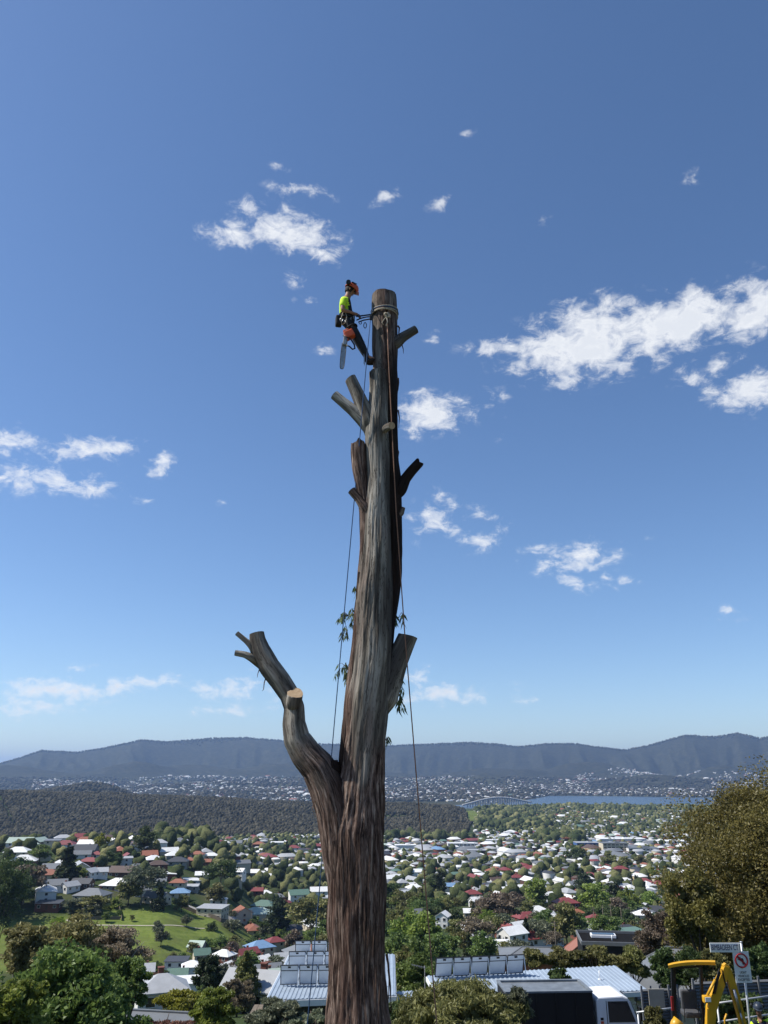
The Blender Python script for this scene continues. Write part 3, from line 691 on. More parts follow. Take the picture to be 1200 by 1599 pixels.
rearstem = stem('second_stem', SB, seg=90, step=.03, brown=lambda a, b: np.interp(a, [0, 5, 8], [.9, .75, .5]), old=oldB, amp=.016, seed=5, cutmat=M['cut_old'], rag=.02)
SCt = spine([(1235, 538, 18), (1180, 541, 22), (1100, 549, 22), (1000, 560, 22), (950, 564, 21), (900, 568, 20), (850, 572, 19), (800, 572, 20), (765, 568, 22), (730, 562.5, 24), (705, 560.5, 25), (692, 560, 23)], TY - .02)
stem('broken_stem', SCt, seg=48, step=.03, brown=.95, old=lambda a, b: np.interp(a, [0, 1.2, 2.4, 5], [.75, .5, .2, .1]), amp=.016, seed=8, rag=.09, cutmat=M['cut_old'])
# big left limb
SL = spine([(1400, 537, 40), (1340, 530, 50), (1300, 527, 55), (1262, 520, 54), (1230, 511, 56), (1200, 496, 53), (1178, 477, 48), (1155, 463, 42), (1130, 458.5, 37), (1105, 459, 33), (1085, 452, 32), (1062, 438, 33), (1040, 421, 32), (1015, 408, 29), (1000, 403, 26), (989, 401.5, 24)], TY - .06)
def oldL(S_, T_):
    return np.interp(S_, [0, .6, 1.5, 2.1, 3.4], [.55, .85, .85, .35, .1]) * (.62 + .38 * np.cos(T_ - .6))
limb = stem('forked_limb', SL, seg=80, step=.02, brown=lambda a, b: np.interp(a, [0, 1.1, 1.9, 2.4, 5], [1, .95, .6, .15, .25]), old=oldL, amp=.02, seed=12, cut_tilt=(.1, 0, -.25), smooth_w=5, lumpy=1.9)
def stub(tab, Y, name='branch_stub', brown=.35, old=0.0, seed=20, fresh=False, parent=None, tilt=None, rag=0):
    S = spine(tab, Y); root = S[0].copy(); root[1] = TY + .12; root[0] += (np.interp(-tab[0][0], [-r[0] for r in A_TAB], SA[:, 0]) - root[0]) * (.5 if parent is None and tab[0][1] > 480 else 0); root[3] *= .55; S[0] = root
    return stem(name, S, seg=32, step=.018, brown=brown, old=old, amp=.007, seed=seed, cutmat=M['cut'] if fresh else M['cut_old'], parent=parent, cut_tilt=tilt, rag=rag, flat=1.0)
stub([(545, 608, 26), (536, 618, 21), (527, 629, 16), (521, 639, 14.5), (514.5, 650, 13)], TY + .1, brown=.5, old=.25, seed=21)
stub([(690, 584, 34), (660, 576, 26), (640, 569, 24), (615, 558, 21), (592, 547.5, 19)], TY + .0, brown=.1, seed=22, fresh=True, tilt=(.3, 0, -.1))
stub([(680, 580, 30), (656, 567, 22), (641, 552, 19), (628, 536, 16), (617, 523, 15)], TY + .02, brown=.1, seed=23)
stub([(672, 597, 15, 0), (668, 604, 12.5, -.12), (664.5, 612, 11.5, -.3)], TY - .12, brown=.3, seed=24, fresh=True)
stub([(815, 577, 24), (795, 572, 19), (780, 562, 15), (766, 549.5, 14)], TY - .05, brown=.7, seed=25, fresh=True)
stub([(790, 620, 24), (765, 626, 21), (748, 633, 17), (735, 643, 16), (722, 655, 15)], TY + .12, brown=.8, old=.85, seed=26, rag=.05)
stub([(812, 624, 12), (802, 627, 8.5), (793, 630, 7)], TY + .08, brown=.5, old=.3, seed=27)
stub([(1130, 590, 46), (1090, 598, 46), (1060, 609, 40), (1030, 621, 33), (994, 637, 30)], TY + .08, brown=.2, old=.1, seed=28, tilt=(.28, 0, .1))
stub([(1030, 398, 16), (1010, 394, 11), (1002, 386, 8.5), (989, 370.5, 7.5)], TY - .1, seed=29, parent=None, brown=.2)
stub([(1040, 408, 20), (1027, 394, 13), (1022, 383, 10), (1019.5, 368, 9)], TY - .1, seed=30, brown=.2)
stub([(1110, 456, 26, 0), (1098, 459, 25, -.06), (1083, 461, 24, -.12)], TY - .12, seed=31, fresh=True, brown=.4, tilt=(0, .55, 0))
# small burr at the crotch of limb and trunk
stub([(1215, 520, 26), (1200, 521, 22), (1187, 521, 14)], TY - .1, name='crotch_burr', brown=1, old=.8, seed=33)
# loose ribbons of bark
def ribbon(name, pts, Y, w):
    b = MB(); P = [PY(x, y, Y + dy) - GO for x, y, dy in pts]; n = len(P)
    vs = []
    for i, p in enumerate(P):
        ww = w * (1 - .75 * i / (n - 1)); tw = .5 * math.sin(i * 1.3)
        vs += [p + np.array([-ww, tw * ww, 0]), p + np.array([ww, -tw * ww, 0]), p + np.array([ww * .9, .006 - tw * ww, 0]), p + np.array([-ww * .9, .006 + tw * ww, 0])]
    fs = [(i * 4 + k, i * 4 + (k + 1) % 4, i * 4 + 4 + (k + 1) % 4, i * 4 + 4 + k) for i in range(n - 1) for k in range(4)]
    b.add(vs, fs); b.build(name, M['ribbon'], gum)
M['ribbon'] = mat_plain('bark_ribbon', (.075, .045, .032), .9, .4, 20)
rr_ = random.Random(3)
for pts, w in [([(621, 508, 0), (624, 512, 0), (623, 522, -.02), (626, 530, 0)], .02), ([(628, 538, 0), (630, 545, 0), (630.5, 552, 0)], .012), ([(622, 590, 0), (623, 598, 0), (622, 610, 0)], .018), ([(621, 702, 0), (623, 706, 0), (622, 716, 0)], .016), ([(563, 876, 0), (560, 890, 0), (558.5, 905, 0), (557.5, 930, 0)], .016), ([(561, 893, -.1), (558, 915, -.12), (557, 936, -.1)], .02),
               ([(416, 1057, 0), (413, 1066, 0), (412, 1076, 0), (410, 1079, 0)], .012), ([(407, 1040, 0), (403, 1052, 0), (402, 1058, 0)], .01), ([(498, 1238, -.2), (488, 1236, -.25), (478, 1241, -.3), (463, 1246, -.3)], .006), ([(502, 1228, -.2), (490, 1222, -.25), (478, 1218, -.3)], .006), ([(494, 1245, -.15), (488, 1262, -.2), (492, 1275, -.2)], .01), ([(604, 1490, -.2), (606.5, 1505, -.22), (608, 1530, -.2), (607, 1560, -.2)], .02), ([(607, 1515, -.2), (610, 1540, -.2), (611, 1580, -.2)], .016),
               ([(622, 640, 0), (624, 652, .0), (623, 668, 0)], .014), ([(598, 1215, -.1), (600, 1245, -.12), (599, 1290, -.1)], .012)]:
    ribbon('bark_strip', pts, TY, w)
for k in range(46):                                   # long loose fibres over the stringy lower trunk
    py = rr_.uniform(1240, 1560); u = rr_.uniform(-.92, .92)
    cx = np.interp(py, [1200, 1300, 1599], [560, 556, 558]); wpx = np.interp(py, [1200, 1300, 1599], [72, 88, 103]) / 2
    ln = rr_.uniform(30, 120); lean = rr_.uniform(-.05, .05); dy = -math.sqrt(1 - u * u) * wpx * .0115 * .95 - .006
    ribbon('bark_strip', [(cx + u * wpx + lean * q * ln + rr_.uniform(-.8, .8), py + q * ln, dy - .012 * q) for q in (0, .33, .66, 1)], TY, rr_.uniform(.004, .012))
# epicormic leaf sprays
M['gumleaf'] = mat_leaf('eucalyptus_leaf', (.05, .07, .03), (.15, .19, .09), .4, .1, 3)
def spray(px, py, dpx, n, seed, Y):
    r = random.Random(seed); b = MB(); base = PY(px, py, Y) - GO; m = mpp(PY(px, py, Y))
    tips = []
    for q in range(max(5, n // 6)):
        p0 = Vector(base); d = Vector((r.uniform(-1, 1) * dpx[0] * m, r.uniform(-.25, .25), r.uniform(-1, .8) * dpx[1] * m))
        pts = [p0, p0 + d * .5 + Vector((0, 0, .06)), p0 + d]; b.tube(pts, [.006, .004, .002], 4, 0); tips += [(pts[1], pts[2])] * 3
    for k in range(n):
        a, e = r.choice(tips); p = a.lerp(e, r.uniform(0, 1)); l = r.uniform(.09, .16); w = l * .13
        d = Vector((r.uniform(-.7, .7), r.uniform(-.7, .7), -1)).normalized(); s = d.cross(Vector((r.uniform(-1, 1), r.uniform(-1, 1), .2))).normalized()
        b.add([p, p + d * l * .35 + s * w, p + d * l, p + d * l * .35 - s * w], [(0, 1, 2, 3)], 1)
    b.build('leaf_spray', [M['ribbon'], M['gumleaf']], gum)
spray(545, 962, (20, 14), 70, 1, TY + .3); spray(543, 985, (12, 14), 26, 7, TY + .3); spray(542, 1044, (20, 24), 80, 2, TY + .3); spray(620, 1078, (13, 36), 150, 3, TY + .35); spray(622, 965, (12, 20), 46, 4, TY + .3); spray(604, 1158, (6, 6), 10, 5, TY + .2); spray(556, 925, (4, 16), 16, 6, TY + .3)

# ================================================================ ropes
M['rope_blue'] = mat_plain('blue_rope', (.03, .075, .17), .8, .3, 60)
M['rope_tan'] = mat_plain('tan_rope', (.26, .14, .09), .85, .3, 60)
M['rope_grey'] = mat_plain('pale_rope', (.42, .36, .27), .85, .3, 60)
M['black'] = mat_plain('black_webbing', (.014, .014, .016), .75, .2, 20)
M['steel'] = mat_plain('worn_steel', (.35, .35, .36), .35, .15, 30, metal=.9)
def rope(name, pts, r, mat, label, group=None):
    b = MB(); o = pts[-1]
    b.tube(pts, r, 7); ob = b.build(name, mat, None, origin=o); ob.location = o
    tag(ob, label, 'rope', group); return ob
def line(pa, pb, n=14, sag=.0):
    return [np.array(pa) * (1 - t) + np.array(pb) * t - np.array([0, 0, sag * 4 * t * (1 - t)]) for t in np.linspace(0, 1, n)]
ga = PY(458, 1830, 13.4); ga[2] = tz(ga[0], ga[1]) + .01
rope('climbing_rope', line(PY(578.5, 500, TY - .36), ga, 24, .02), .008, M['rope_blue'], 'thin dark blue climbing rope hanging from the climber down left of the trunk')
gb = PY(704, 1770, 12.3); gb[2] = tz(gb[0], gb[1]) + .01
rope('lowering_rope', [PY(605, 505, TY - .12), PY(607, 560, TY - .14), PY(611, 640, TY - .2), PY(614, 700, TY - .2), PY(619, 800, TY - .14), PY(626, 900, TY - .06)] + line(PY(632, 985, TY - .08), gb, 16, .03), .0095, M['rope_tan'], 'reddish tan lowering rope running down the front of the trunk to the right')
sl = empty('rigging_sling', PY(605, 492, TY)); tag(sl, 'pale rope sling knotted round the top of the trunk', 'sling')
b = MB(); so = np.array(sl.location)
for off, tilt in ((0, 6), (4.5, 5), (9, -2)):
    pts = []
    for k in range(33):
        a = 2 * math.pi * k / 32; cxp = 600.6; hw = 20.8
        pts.append(PY(cxp + hw * math.cos(a), 486 + off + tilt * (math.cos(a) * -.2 + .5 * -math.sin(a)), TY + .16 + .0) * [1, 0, 1] + [0, TY + .16 - .262 * math.sin(a) * -1, 0] - so)
    b.tube(pts, .011, 6, caps=False)
b.build('rope_wrap', M['rope_grey'], sl)
b = MB()
for k in range(4):
    pts = [PY(605 + 4.5 * math.cos(a + k), 492 + 3.5 * math.sin(a * 1.0 + k * 1.7), TY - .13 - .02 * math.sin(a * 2)) - so for a in np.linspace(0, 5.2, 12)]
    b.tube(pts, .012, 6)
b.build('knot', M['rope_grey'], sl)
b = MB(); b.tube([PY(604, 495, TY - .14) - so, PY(600, 499, TY - .15) - so, PY(597, 503, TY - .14) - so, PY(599, 507, TY - .13) - so], .01, 6); b.tube([PY(604, 496, TY - .14) - so, PY(605.5, 503, TY - .15) - so, PY(603, 508, TY - .14) - so, PY(606, 510, TY - .13) - so], .012, 6)
b.build('tail', M['rope_grey'], sl)

# ================================================================ people
def skin_mesh(name, verts, edges, radii, root, mat, sub=2, smooth=True):
    me = bpy.data.meshes.new(name); me.from_pydata([tuple(v) for v in verts], edges, [])
    o = bpy.data.objects.new(name, me); COL.objects.link(o)
    md = o.modifiers.new('Skin', 'SKIN'); md.use_smooth_shade = True; md.branch_smoothing = .6
    if not me.skin_vertices: me.skin_vertices.new() if hasattr(me.skin_vertices, 'new') else None
    for i, r in enumerate(radii):
        sv = me.skin_vertices[0].data[i]; sv.radius = r if hasattr(r, '__len__') else (r, r); sv.use_root = (i == root)
    s2 = o.modifiers.new('Sub', 'SUBSURF'); s2.levels = sub; s2.render_levels = sub
    dg = bpy.context.evaluated_depsgraph_get(); ev = o.evaluated_get(dg)
    nm = bpy.data.meshes.new_from_object(ev); nm.name = name
    bpy.data.objects.remove(o); bpy.data.meshes.remove(me)
    nm.materials.clear()
    for m_ in (mat if isinstance(mat, (list, tuple)) else [mat]): nm.materials.append(m_)
    nm.polygons.foreach_set('use_smooth', [True] * len(nm.polygons)); nm.polygons.foreach_set('material_index', [0] * len(nm.polygons))
    return nm
M['skin'] = mat_plain('skin', (.33, .17, .11), .6, .1, 12)
M['hair'] = mat_plain('dark_hair', (.025, .016, .012), .8, .3, 40)
M['hivis'] = mat_plain('hi_vis_yellow', (.58, .85, .03), .8, .06, 8)
M['navy'] = mat_plain('navy_cloth', (.014, .018, .035), .9, .2, 8)
M['trouser'] = mat_plain('dark_work_trousers', (.022, .022, .024), .9, .35, 9)
M['boot'] = mat_plain('boot_leather', (.02, .014, .011), .7, .3, 14)
M['orange'] = mat_plain('orange_plastic', (.62, .10, .03), .38, .1, 8)
M['helmet_dark'] = mat_plain('dark_helmet', (.03, .04, .06), .4, .1, 8)
M['dkplastic'] = mat_plain('black_plastic', (.012, .012, .013), .5, .15, 12)
M['barsteel'] = mat_plain('guide_bar_steel', (.33, .33, .32), .4, .25, 20, metal=.6)
def dome(b, c, rx, ry, rz, M3, mi=0, lat0=-.15, seg=18, rings=8):
    vs = []; fs = []
    for i in range(rings + 1):
        la = lat0 + (math.pi / 2 - lat0) * i / rings
        for k in range(seg):
            lo = 2 * math.pi * k / seg
            v = Vector((rx * math.cos(la) * math.cos(lo), ry * math.cos(la) * math.sin(lo), rz * math.sin(la)))
            vs.append(Vector(c) + M3 @ v)
    for i in range(rings):
        for k in range(seg): fs.append((i * seg + k, i * seg + (k + 1) % seg, (i + 1) * seg + (k + 1) % seg, (i + 1) * seg + k))
    b.add(vs, fs, mi, True)
def torus_pts(c, r, M3, n=14, sx=1.0):
    return [Vector(c) + M3 @ Vector((r * sx * math.cos(a), r * math.sin(a), 0)) for a in np.linspace(0, 2 * math.pi, n)]
def make_person(origin, J, face_dir, look_down, cols, label, helmet='orange', split_front=True):
    """J: joints in world space; face_dir: unit vector in the ground plane"""
    root = empty('person', origin); tag(root, label, 'person'); O = Vector(origin)
    j = {k: Vector(v) - O for k, v in J.items()}
    fd = Vector(face_dir).normalized(); side = fd.cross(Vector((0, 0, 1))).normalized()   # to the person's right
    up = Vector((0, 0, 1)); hf = (fd * math.cos(look_down) - up * math.sin(look_down)).normalized(); hu = side.cross(hf).normalized()
    H = j['head']
    # body: one continuous skinned figure
    vs, ed, ra = [], [], []
    def add(p, r, par=None):
        vs.append(Vector(p)); ra.append(r)
        if par is not None: ed.append((par, len(vs) - 1))
        return len(vs) - 1
    pel = add(j['pelvis'], .12); wst = add(j['pelvis'].lerp(j['chest'], .5), .115, pel); ch = add(j['chest'], .13, wst)
    nb = add(j['neck'], .055, ch); hd0 = add(H - hu * .05 + hf * .01, (.068, .075), nb); hd1 = add(H + hu * .035, (.078, .092), hd0); add(H + hu * .10, (.055, .065), hd1)
    for s in ('R', 'L'):
        a = add(j['sh' + s], .058, ch); e = add(j['el' + s], .042, a); m_ = add(j['el' + s].lerp(j['wr' + s], .35), .04, e); w = add(j['wr' + s], .027, m_); add(j['hd' + s], (.036, .022), w)
        h = add(j['hip' + s], .088, pel); k = add(j['kn' + s], .057, h); c = add(j['kn' + s].lerp(j['an' + s], .35), .056, k); n_ = add(j['an' + s], .04, c); add(j['toe' + s], .035, n_)
    body = skin_mesh('body', vs, ed, ra, pel, M['skin'])
    bm = bmesh.new(); bm.from_mesh(body)
    fb = MB()
    nose = H + hf * .092 - hu * .012; fb.tube([H + hf * .078 + hu * .02, nose + hf * .012, H + hf * .082 - hu * .028], [.007, .013, .010], 6)
    for s_ in (-1, 1): fb.tube([H + side * s_ * .074 + hu * .02, H + side * s_ * .086 - hf * .008, H + side * s_ * .075 - hu * .035], [.008, .014, .007], 6)
    for s in ('R', 'L'):                                # five unequal, bent fingers per hand
        w, hnd = j['wr' + s], j['hd' + s]; d = (hnd - w).normalized(); q = d.cross(up).normalized() if abs(d.z) < .9 else side.copy(); nrm = q.cross(d)
        for i, (o_, l_) in enumerate(((-.027, .062), (-.009, .072), (.009, .068), (.026, .054))):
            p0 = hnd + q * o_; p1 = p0 + d * l_ * .55 - nrm * .012; p2 = p1 + d * l_ * .35 - nrm * .035; fb.tube([p0, p1, p2], [.0095, .0088, .0075], 6)
        t0 = w.lerp(hnd, .35) + q * .02 * -1; fb.tube([t0, t0 - q * .03 + d * .03, t0 - q * .03 + d * .065 - nrm * .015], [.012, .0105, .0085], 6)
    tm = fb.mesh('tmp', M['skin']); bm.from_mesh(tm); bm.to_mesh(body); bm.free(); bpy.data.meshes.remove(tm)
    body.polygons.foreach_set('use_smooth', [True] * len(body.polygons))
    bo = link('body', body, root)
    for s_ in (-1, 1):
        e = MB(); e.tube([H + hf * .07 + side * s_ * .03 + hu * .018, H + hf * .088 + side * s_ * .03 + hu * .018], .011, 8); e.build('eye', M['dkplastic'], bo)
    e = MB(); e.tube([H + hf * .085 - side * .025 - hu * .055, H + hf * .094 - hu * .052, H + hf * .085 + side * .025 - hu * .055], .006, 6); e.build('mouth', mat_plain('lip', (.22, .08, .065), .6), bo)
    hb = MB(); dome(hb, H + hu * .02 - hf * .012, .094, .104, .115, Matrix((side, hf, hu)).transposed(), lat0=-.75); hm = hb
    # open the face: keep only the faces behind/above the face plane
    keep = [i for i, f in enumerate(hb.f) if (sum((Vector(hb.v[q]) for q in f), Vector()) / len(f) - H).dot(hf) < .045 or (sum((Vector(hb.v[q]) for q in f), Vector()) / len(f) - H).dot(hu) > .07]
    hb.f = [hb.f[i] for i in keep]; hb.m = [0] * len(keep); hb.sm = [True] * len(keep); hb.build('hair', M['hair'], root)
    # shirt with short sleeves
    vs, ed, ra = [], [], []
    p0 = add(j['pelvis'].lerp(j['chest'], .12), .152); p1 = add(j['pelvis'].lerp(j['chest'], .55), .155, p0); p2 = add(j['chest'], .168, p1); p3 = add(j['chest'].lerp(j['neck'], .75), .085, p2)
    for s in ('R', 'L'):
        a = add(j['sh' + s], .074, p2); add(j['sh' + s].lerp(j['el' + s], .72), .062, a)
    sm_ = skin_mesh('shirt', vs, ed, ra, p2, [M[cols['shirt']], M['navy']])
    ax0, ax1 = j['pelvis'], j['neck']
    if split_front:
        mi = []
        for pl in sm_.polygons:
            c = pl.center; t = max(0, min(1, (c - ax0).dot(ax1 - ax0) / (ax1 - ax0).length_squared)); q = ax0.lerp(ax1, t)
            arm = min((c - j['sh' + s].lerp(j['el' + s], .4)).length for s in 'RL') < .13
            mi.append(1 if (c - q).dot(fd) > .018 and not arm else 0)
        sm_.polygons.foreach_set('material_index', mi)
    link('shirt', sm_, root)
    vs, ed, ra = [], [], []
    p0 = add(j['pelvis'] + (j['chest'] - j['pelvis']).normalized() * .09, .15); p1 = add(j['pelvis'], .158, p0)
    for s in ('R', 'L'):
        h = add(j['hip' + s], .118, p1); k = add(j['kn' + s], .086, h); c = add(j['kn' + s].lerp(j['an' + s], .4), .08, k); add(j['kn' + s].lerp(j['an' + s], .93), .062, c)
    link('trousers', skin_mesh('trousers', vs, ed, ra, p1, M['trouser']), root)
    for s in ('R', 'L'):
        vs, ed, ra = [], [], []
        a = add(j['kn' + s].lerp(j['an' + s], .78), .056); b_ = add(j['an' + s], .058, a); hl = add(j['an' + s].lerp(j['heel' + s], .8), .05, b_); add(j['an' + s].lerp(j['toe' + s], .55) + (j['heel' + s] - j['an' + s]) * .5, (.05, .045), hl); add(j['toe' + s], (.046, .036), len(vs) - 1)
        link('boot', skin_mesh('boot', vs, ed, ra, b_, M['boot']), root)
    # helmet
    M3 = Matrix((side, hf, hu)).transposed(); hm = M['orange'] if helmet == 'orange' else M['helmet_dark']
    b = MB(); c = H + hu * .055; dome(b, c, .115, .138, .122, M3, lat0=-.12)
    b.tube([c + M3 @ Vector((.116 * math.cos(a), .139 * math.sin(a), -.012)) for a in np.linspace(0, 2 * math.pi, 25)], .009, 6, caps=False)
    b.add([c + M3 @ Vector(v) for v in ((-.085, .10, -.005), (.085, .10, -.005), (.05, .172, -.02), (-.05, .172, -.02), (-.085, .10, -.017), (.085, .10, -.017), (.05, .172, -.03), (-.05, .172, -.03))], [(0, 1, 2, 3), (7, 6, 5, 4), (0, 4, 5, 1), (1, 5, 6, 2), (2, 6, 7, 3), (3, 7, 4, 0)])
    ho = b.build('helmet', hm, root)
    for s_ in (-1, 1):
        b = MB()
        for q in range(3): b.bar(c + M3 @ Vector((s_ * (.055 + q * .022), -.06 + q * .005, .108 - q * .022)), c + M3 @ Vector((s_ * (.055 + q * .022), .04, .112 - q * .022)), .012, .012)
        b.build('vent', M['dkplastic'], ho)
        b = MB(); cc = c + M3 @ Vector((s_ * .118, -.085, .01)); b.tube([cc - side * s_ * -.0, cc + side * s_ * .045], [.05, .043], 14); b.bar(cc, c + M3 @ Vector((s_ * .115, -.01, .02)), .012, .016); b.build('ear_muff', M['dkplastic'], ho)
    b = MB(); b.tube([c + M3 @ Vector((-.1, .02, -.02)), c + M3 @ Vector((-.075, .035, -.12)), c + M3 @ Vector((0, .055, -.175)), c + M3 @ Vector((.075, .035, -.12)), c + M3 @ Vector((.1, .02, -.02))], .006, 5); b.build('chin_strap', M['black'], ho)
    return root, j, (fd, side, up)
def PJ(px, py, dy): return PY(px, py, TY + .12 + dy)
JC = {'head': PJ(547.5, 454.5, 0), 'neck': PJ(543, 463, 0), 'chest': PJ(539, 473, 0), 'pelvis': PJ(542, 500, 0)}
for s, y in (('R', -1), ('L', 1)):
    JC['sh' + s] = PJ(536.5, 468.5, .165 * y); JC['el' + s] = PJ(535 if y < 0 else 540, 484, .21 * y); JC['wr' + s] = PJ(553.5, 489.5, .12 * y); JC['hd' + s] = PJ(559, 491.5, .09 * y)
    JC['hip' + s] = PJ(545, 505, .095 * y); JC['kn' + s] = PJ(560 - (y > 0) * 1.5, 530 + (y > 0) * 1, .12 * y); JC['an' + s] = PJ(573.5 + (y > 0) * 2, 557 + (y > 0) * 4, .12 * y); JC['toe' + s] = PJ(585.5 + (y > 0) * 2, 561 + (y > 0) * 4, .11 * y); JC['heel' + s] = PJ(572.5 + (y > 0) * 2, 565 + (y > 0) * 4, .12 * y)
climber, cj, (cfd, cside, cup) = make_person(PJ(572, 569, 0), JC, (1, .05, 0), .55, {'shirt': 'hivis'}, 'tree climber in orange helmet and yellow shirt roped high on the trunk')
# climbing harness
b = MB(); Mx = Matrix((cside, cfd, cup)).transposed()
for off in (-.02, .03, .075):
    c = cj['pelvis'] + Vector((0, 0, .02 + off)); b.tube([c + Mx @ Vector((.163 * math.cos(a), .133 * math.sin(a), 0)) for a in np.linspace(0, 2 * math.pi, 22)], .02, 6, caps=False)
for s in 'RL':
    c = cj['hip' + s].lerp(cj['kn' + s], .3); d = (cj['kn' + s] - cj['hip' + s]).normalized(); u1 = d.cross(Vector((0, 1, 0))).normalized(); u2 = d.cross(u1)
    b.tube([c + (u1 * math.cos(a) + u2 * math.sin(a)) * .108 for a in np.linspace(0, 2 * math.pi, 18)], .017, 6, caps=False)
harness = b.build('harness', M['black'], climber)
b = MB(); b.box(cj['pelvis'] + Vector((-.15, -.06, -.06)), (.12, .15, .2), .2); b.build('gear_bag', M['black'], climber, bevel=.03)
b = MB()
for k, (dx, dz) in enumerate(((-.1, -.08), (-.05, -.1), (.02, -.09), (.09, -.06), (.13, -.03))):
    b.tube(torus_pts(cj['pelvis'] + Vector((dx, -.14, dz)), .035, Matrix.Rotation(R(90), 3, 'X') @ Matrix.Rotation(.4 * k, 3, 'Y'), 12, .6), .006, 5, caps=False)
b.build('carabiner', M['steel'], harness)
b = MB(); p = cj['pelvis'] + Vector((-.03, -.17, .08)); b.tube([p, p + Vector((.04, -.01, -.12)), p + Vector((.01, -.02, -.26)), p + Vector((-.06, -.01, -.3))], .007, 5); b.tube([p + Vector((-.03, 0, 0)), p + Vector((-.07, -.01, -.16)), p + Vector((-.05, -.02, -.3))], .007, 5); b.build('tool_strop', M['rope_grey'], harness)
b = MB(); a0 = cj['anR']; b.bar(a0 + Vector((-.05, -.02, .3)), a0 + Vector((-.05, -.03, -.16)), .02, .03); b.tube([a0 + Vector((-.05, -.03, -.12)), a0 + Vector((-.04, -.03, -.2))], [.014, .004], 6); b.build('climbing_spur', M['steel'], climber)
# lanyard from hip to trunk and round it
wp = [PJ(556, 494, -.1), PJ(566, 492.5, -.13), PJ(580, 490.5, -.2)]
for a in np.linspace(-2.5, 2.3, 18): wp.append(np.array([PY(600.6, 490, TY + .16)[0] + .265 * math.cos(a), TY + .16 + .265 * math.sin(a), PY(600.6, 490, TY + .16)[2]]))
wp += [PJ(581, 491.5, .12), PJ(557, 494.5, .1)]
rope('positioning_lanyard', wp, .010, M['rope_blue'], 'blue positioning lanyard looped from the harness round the trunk top')
fl = empty('rope_grab', PJ(570, 497, -.12)); tag(fl, 'dark rope grab and carabiners linking the harness to the climbing rope', 'climbing gear'); fo = np.array(fl.location)
b = MB(); b.tube([PJ(557, 500, -.1) - fo, PJ(564, 497, -.13) - fo, PJ(572, 495, -.16) - fo, PJ(579, 494.5, -.2) - fo], .012, 6); b.tube([PJ(560, 503, -.1) - fo, PJ(568, 500, -.13) - fo, PJ(579, 498, -.2) - fo], .012, 6); b.build('link', M['black'], fl)
b = MB(); b.box(PJ(579.5, 496.5, -.25) - fo, (.05, .04, .09)); b.build('grab_body', M['dkplastic'], fl, bevel=.01)
b = MB(); b.tube(torus_pts(PJ(570.5, 508, -.13) - fo, .06, Matrix.Rotation(R(90), 3, 'X'), 16, .42), .008, 5, caps=False); b.tube(torus_pts(PJ(563, 504, -.12) - fo, .03, Matrix.Rotation(R(90), 3, 'X'), 12, .8), .007, 5, caps=False); b.build('carabiner', M['dkplastic'], fl)
# chainsaw hung from the harness
cso = PJ(546, 522, -.22); saw = empty('chainsaw', cso); tag(saw, 'orange chainsaw hanging bar down from the climber harness', 'chainsaw')
q = lambda px, py, dy=0: Vector(PJ(px, py, -.22 + dy) - cso)
b = MB(); Mb = Matrix.Rotation(R(-28), 3, 'Y'); b.box(q(546, 523), (.18, .15, .15), rot=Mb); b.box(q(541.5, 519.5), (.11, .13, .1), rot=Mb, mi=1); b.build('engine_housing', [M['orange'], M['rope_grey']], saw, bevel=.025)
b = MB(); b.box(q(539.5, 533), (.075, .11, .2), rot=Matrix.Rotation(R(6), 3, 'Y')); b.build('sprocket_cover', M['barsteel'], saw, bevel=.015)
b = MB(); b.tube([q(549, 531, .05), q(553.5, 538, .04), q(554.5, 544, 0), q(551, 545.5, -.04), q(546, 541, -.06), q(541, 539, -.05)], .014, 7); b.build('rear_handle', M['dkplastic'], saw)
b = MB(); b.tube([q(536, 523.5, .08), q(539, 527, .1), q(544, 531, .07), q(548, 529, -.07), q(543, 527, -.1), q(537, 524, -.08)], .011, 7); b.build('front_handle', M['dkplastic'], saw)
bt, bb = q(537.8, 536), q(534, 576); d = (bb - bt).normalized(); wv = d.cross(Vector((0, 1, 0))).normalized()
poly = []
for t, w in ((0, .036), (.3, .042), (.7, .04), (.9, .036), (.96, .028), (.99, .016)): poly.append(bt + (bb - bt) * t + wv * w)
for t, w in ((.99, .016), (.96, .028), (.9, .036), (.7, .04), (.3, .042), (0, .036)): poly.append(bt + (bb - bt) * t - wv * w)
b = MB(); b.prism([p - Vector((0, .003, 0)) for p in poly], (0, .006, 0)); b.build('guide_bar', M['barsteel'], saw)
b = MB(); b.tube([p + (p - (bt + bb) / 2).normalized() * .006 for p in poly], .006, 5); b.build('chain', M['dkplastic'], saw)
# ================================================================ vegetation
LEAF = {
 'dark green': mat_leaf('leaf_dark_green', (0.021, 0.039, 0.015), (0.098, 0.135, 0.042), .28),
 'mid green': mat_leaf('leaf_mid_green', (0.042, 0.072, 0.021), (0.173, 0.232, 0.060), .33),
 'bright green': mat_leaf('leaf_bright_green', (0.069, 0.106, 0.022), (0.250, 0.312, 0.062), .4),
 'olive': mat_leaf('leaf_olive', (.055, .062, .022), (.22, .215, .075), .28),
 'yellow-green': mat_leaf('leaf_yellow_green', (0.072, 0.090, 0.014), (0.264, 0.252, 0.036), .35),
 'brown': mat_leaf('leaf_brown', (.055, .043, .030), (.21, .165, .115), .25),
 'grey-green': mat_leaf('leaf_grey_green', (0.045, 0.054, 0.033), (0.180, 0.195, 0.120), .25),
 'golden brown': mat_leaf('leaf_golden_brown', (.046, .042, .014), (.205, .178, .052), .3, .12, .30),
 'blackish green': mat_leaf('leaf_blackish_green', (0.014, 0.023, 0.013), (0.056, 0.076, 0.034), .22),
 'rust': mat_leaf('leaf_rust', (0.075, 0.038, 0.022), (0.300, 0.165, 0.105), .25),
}
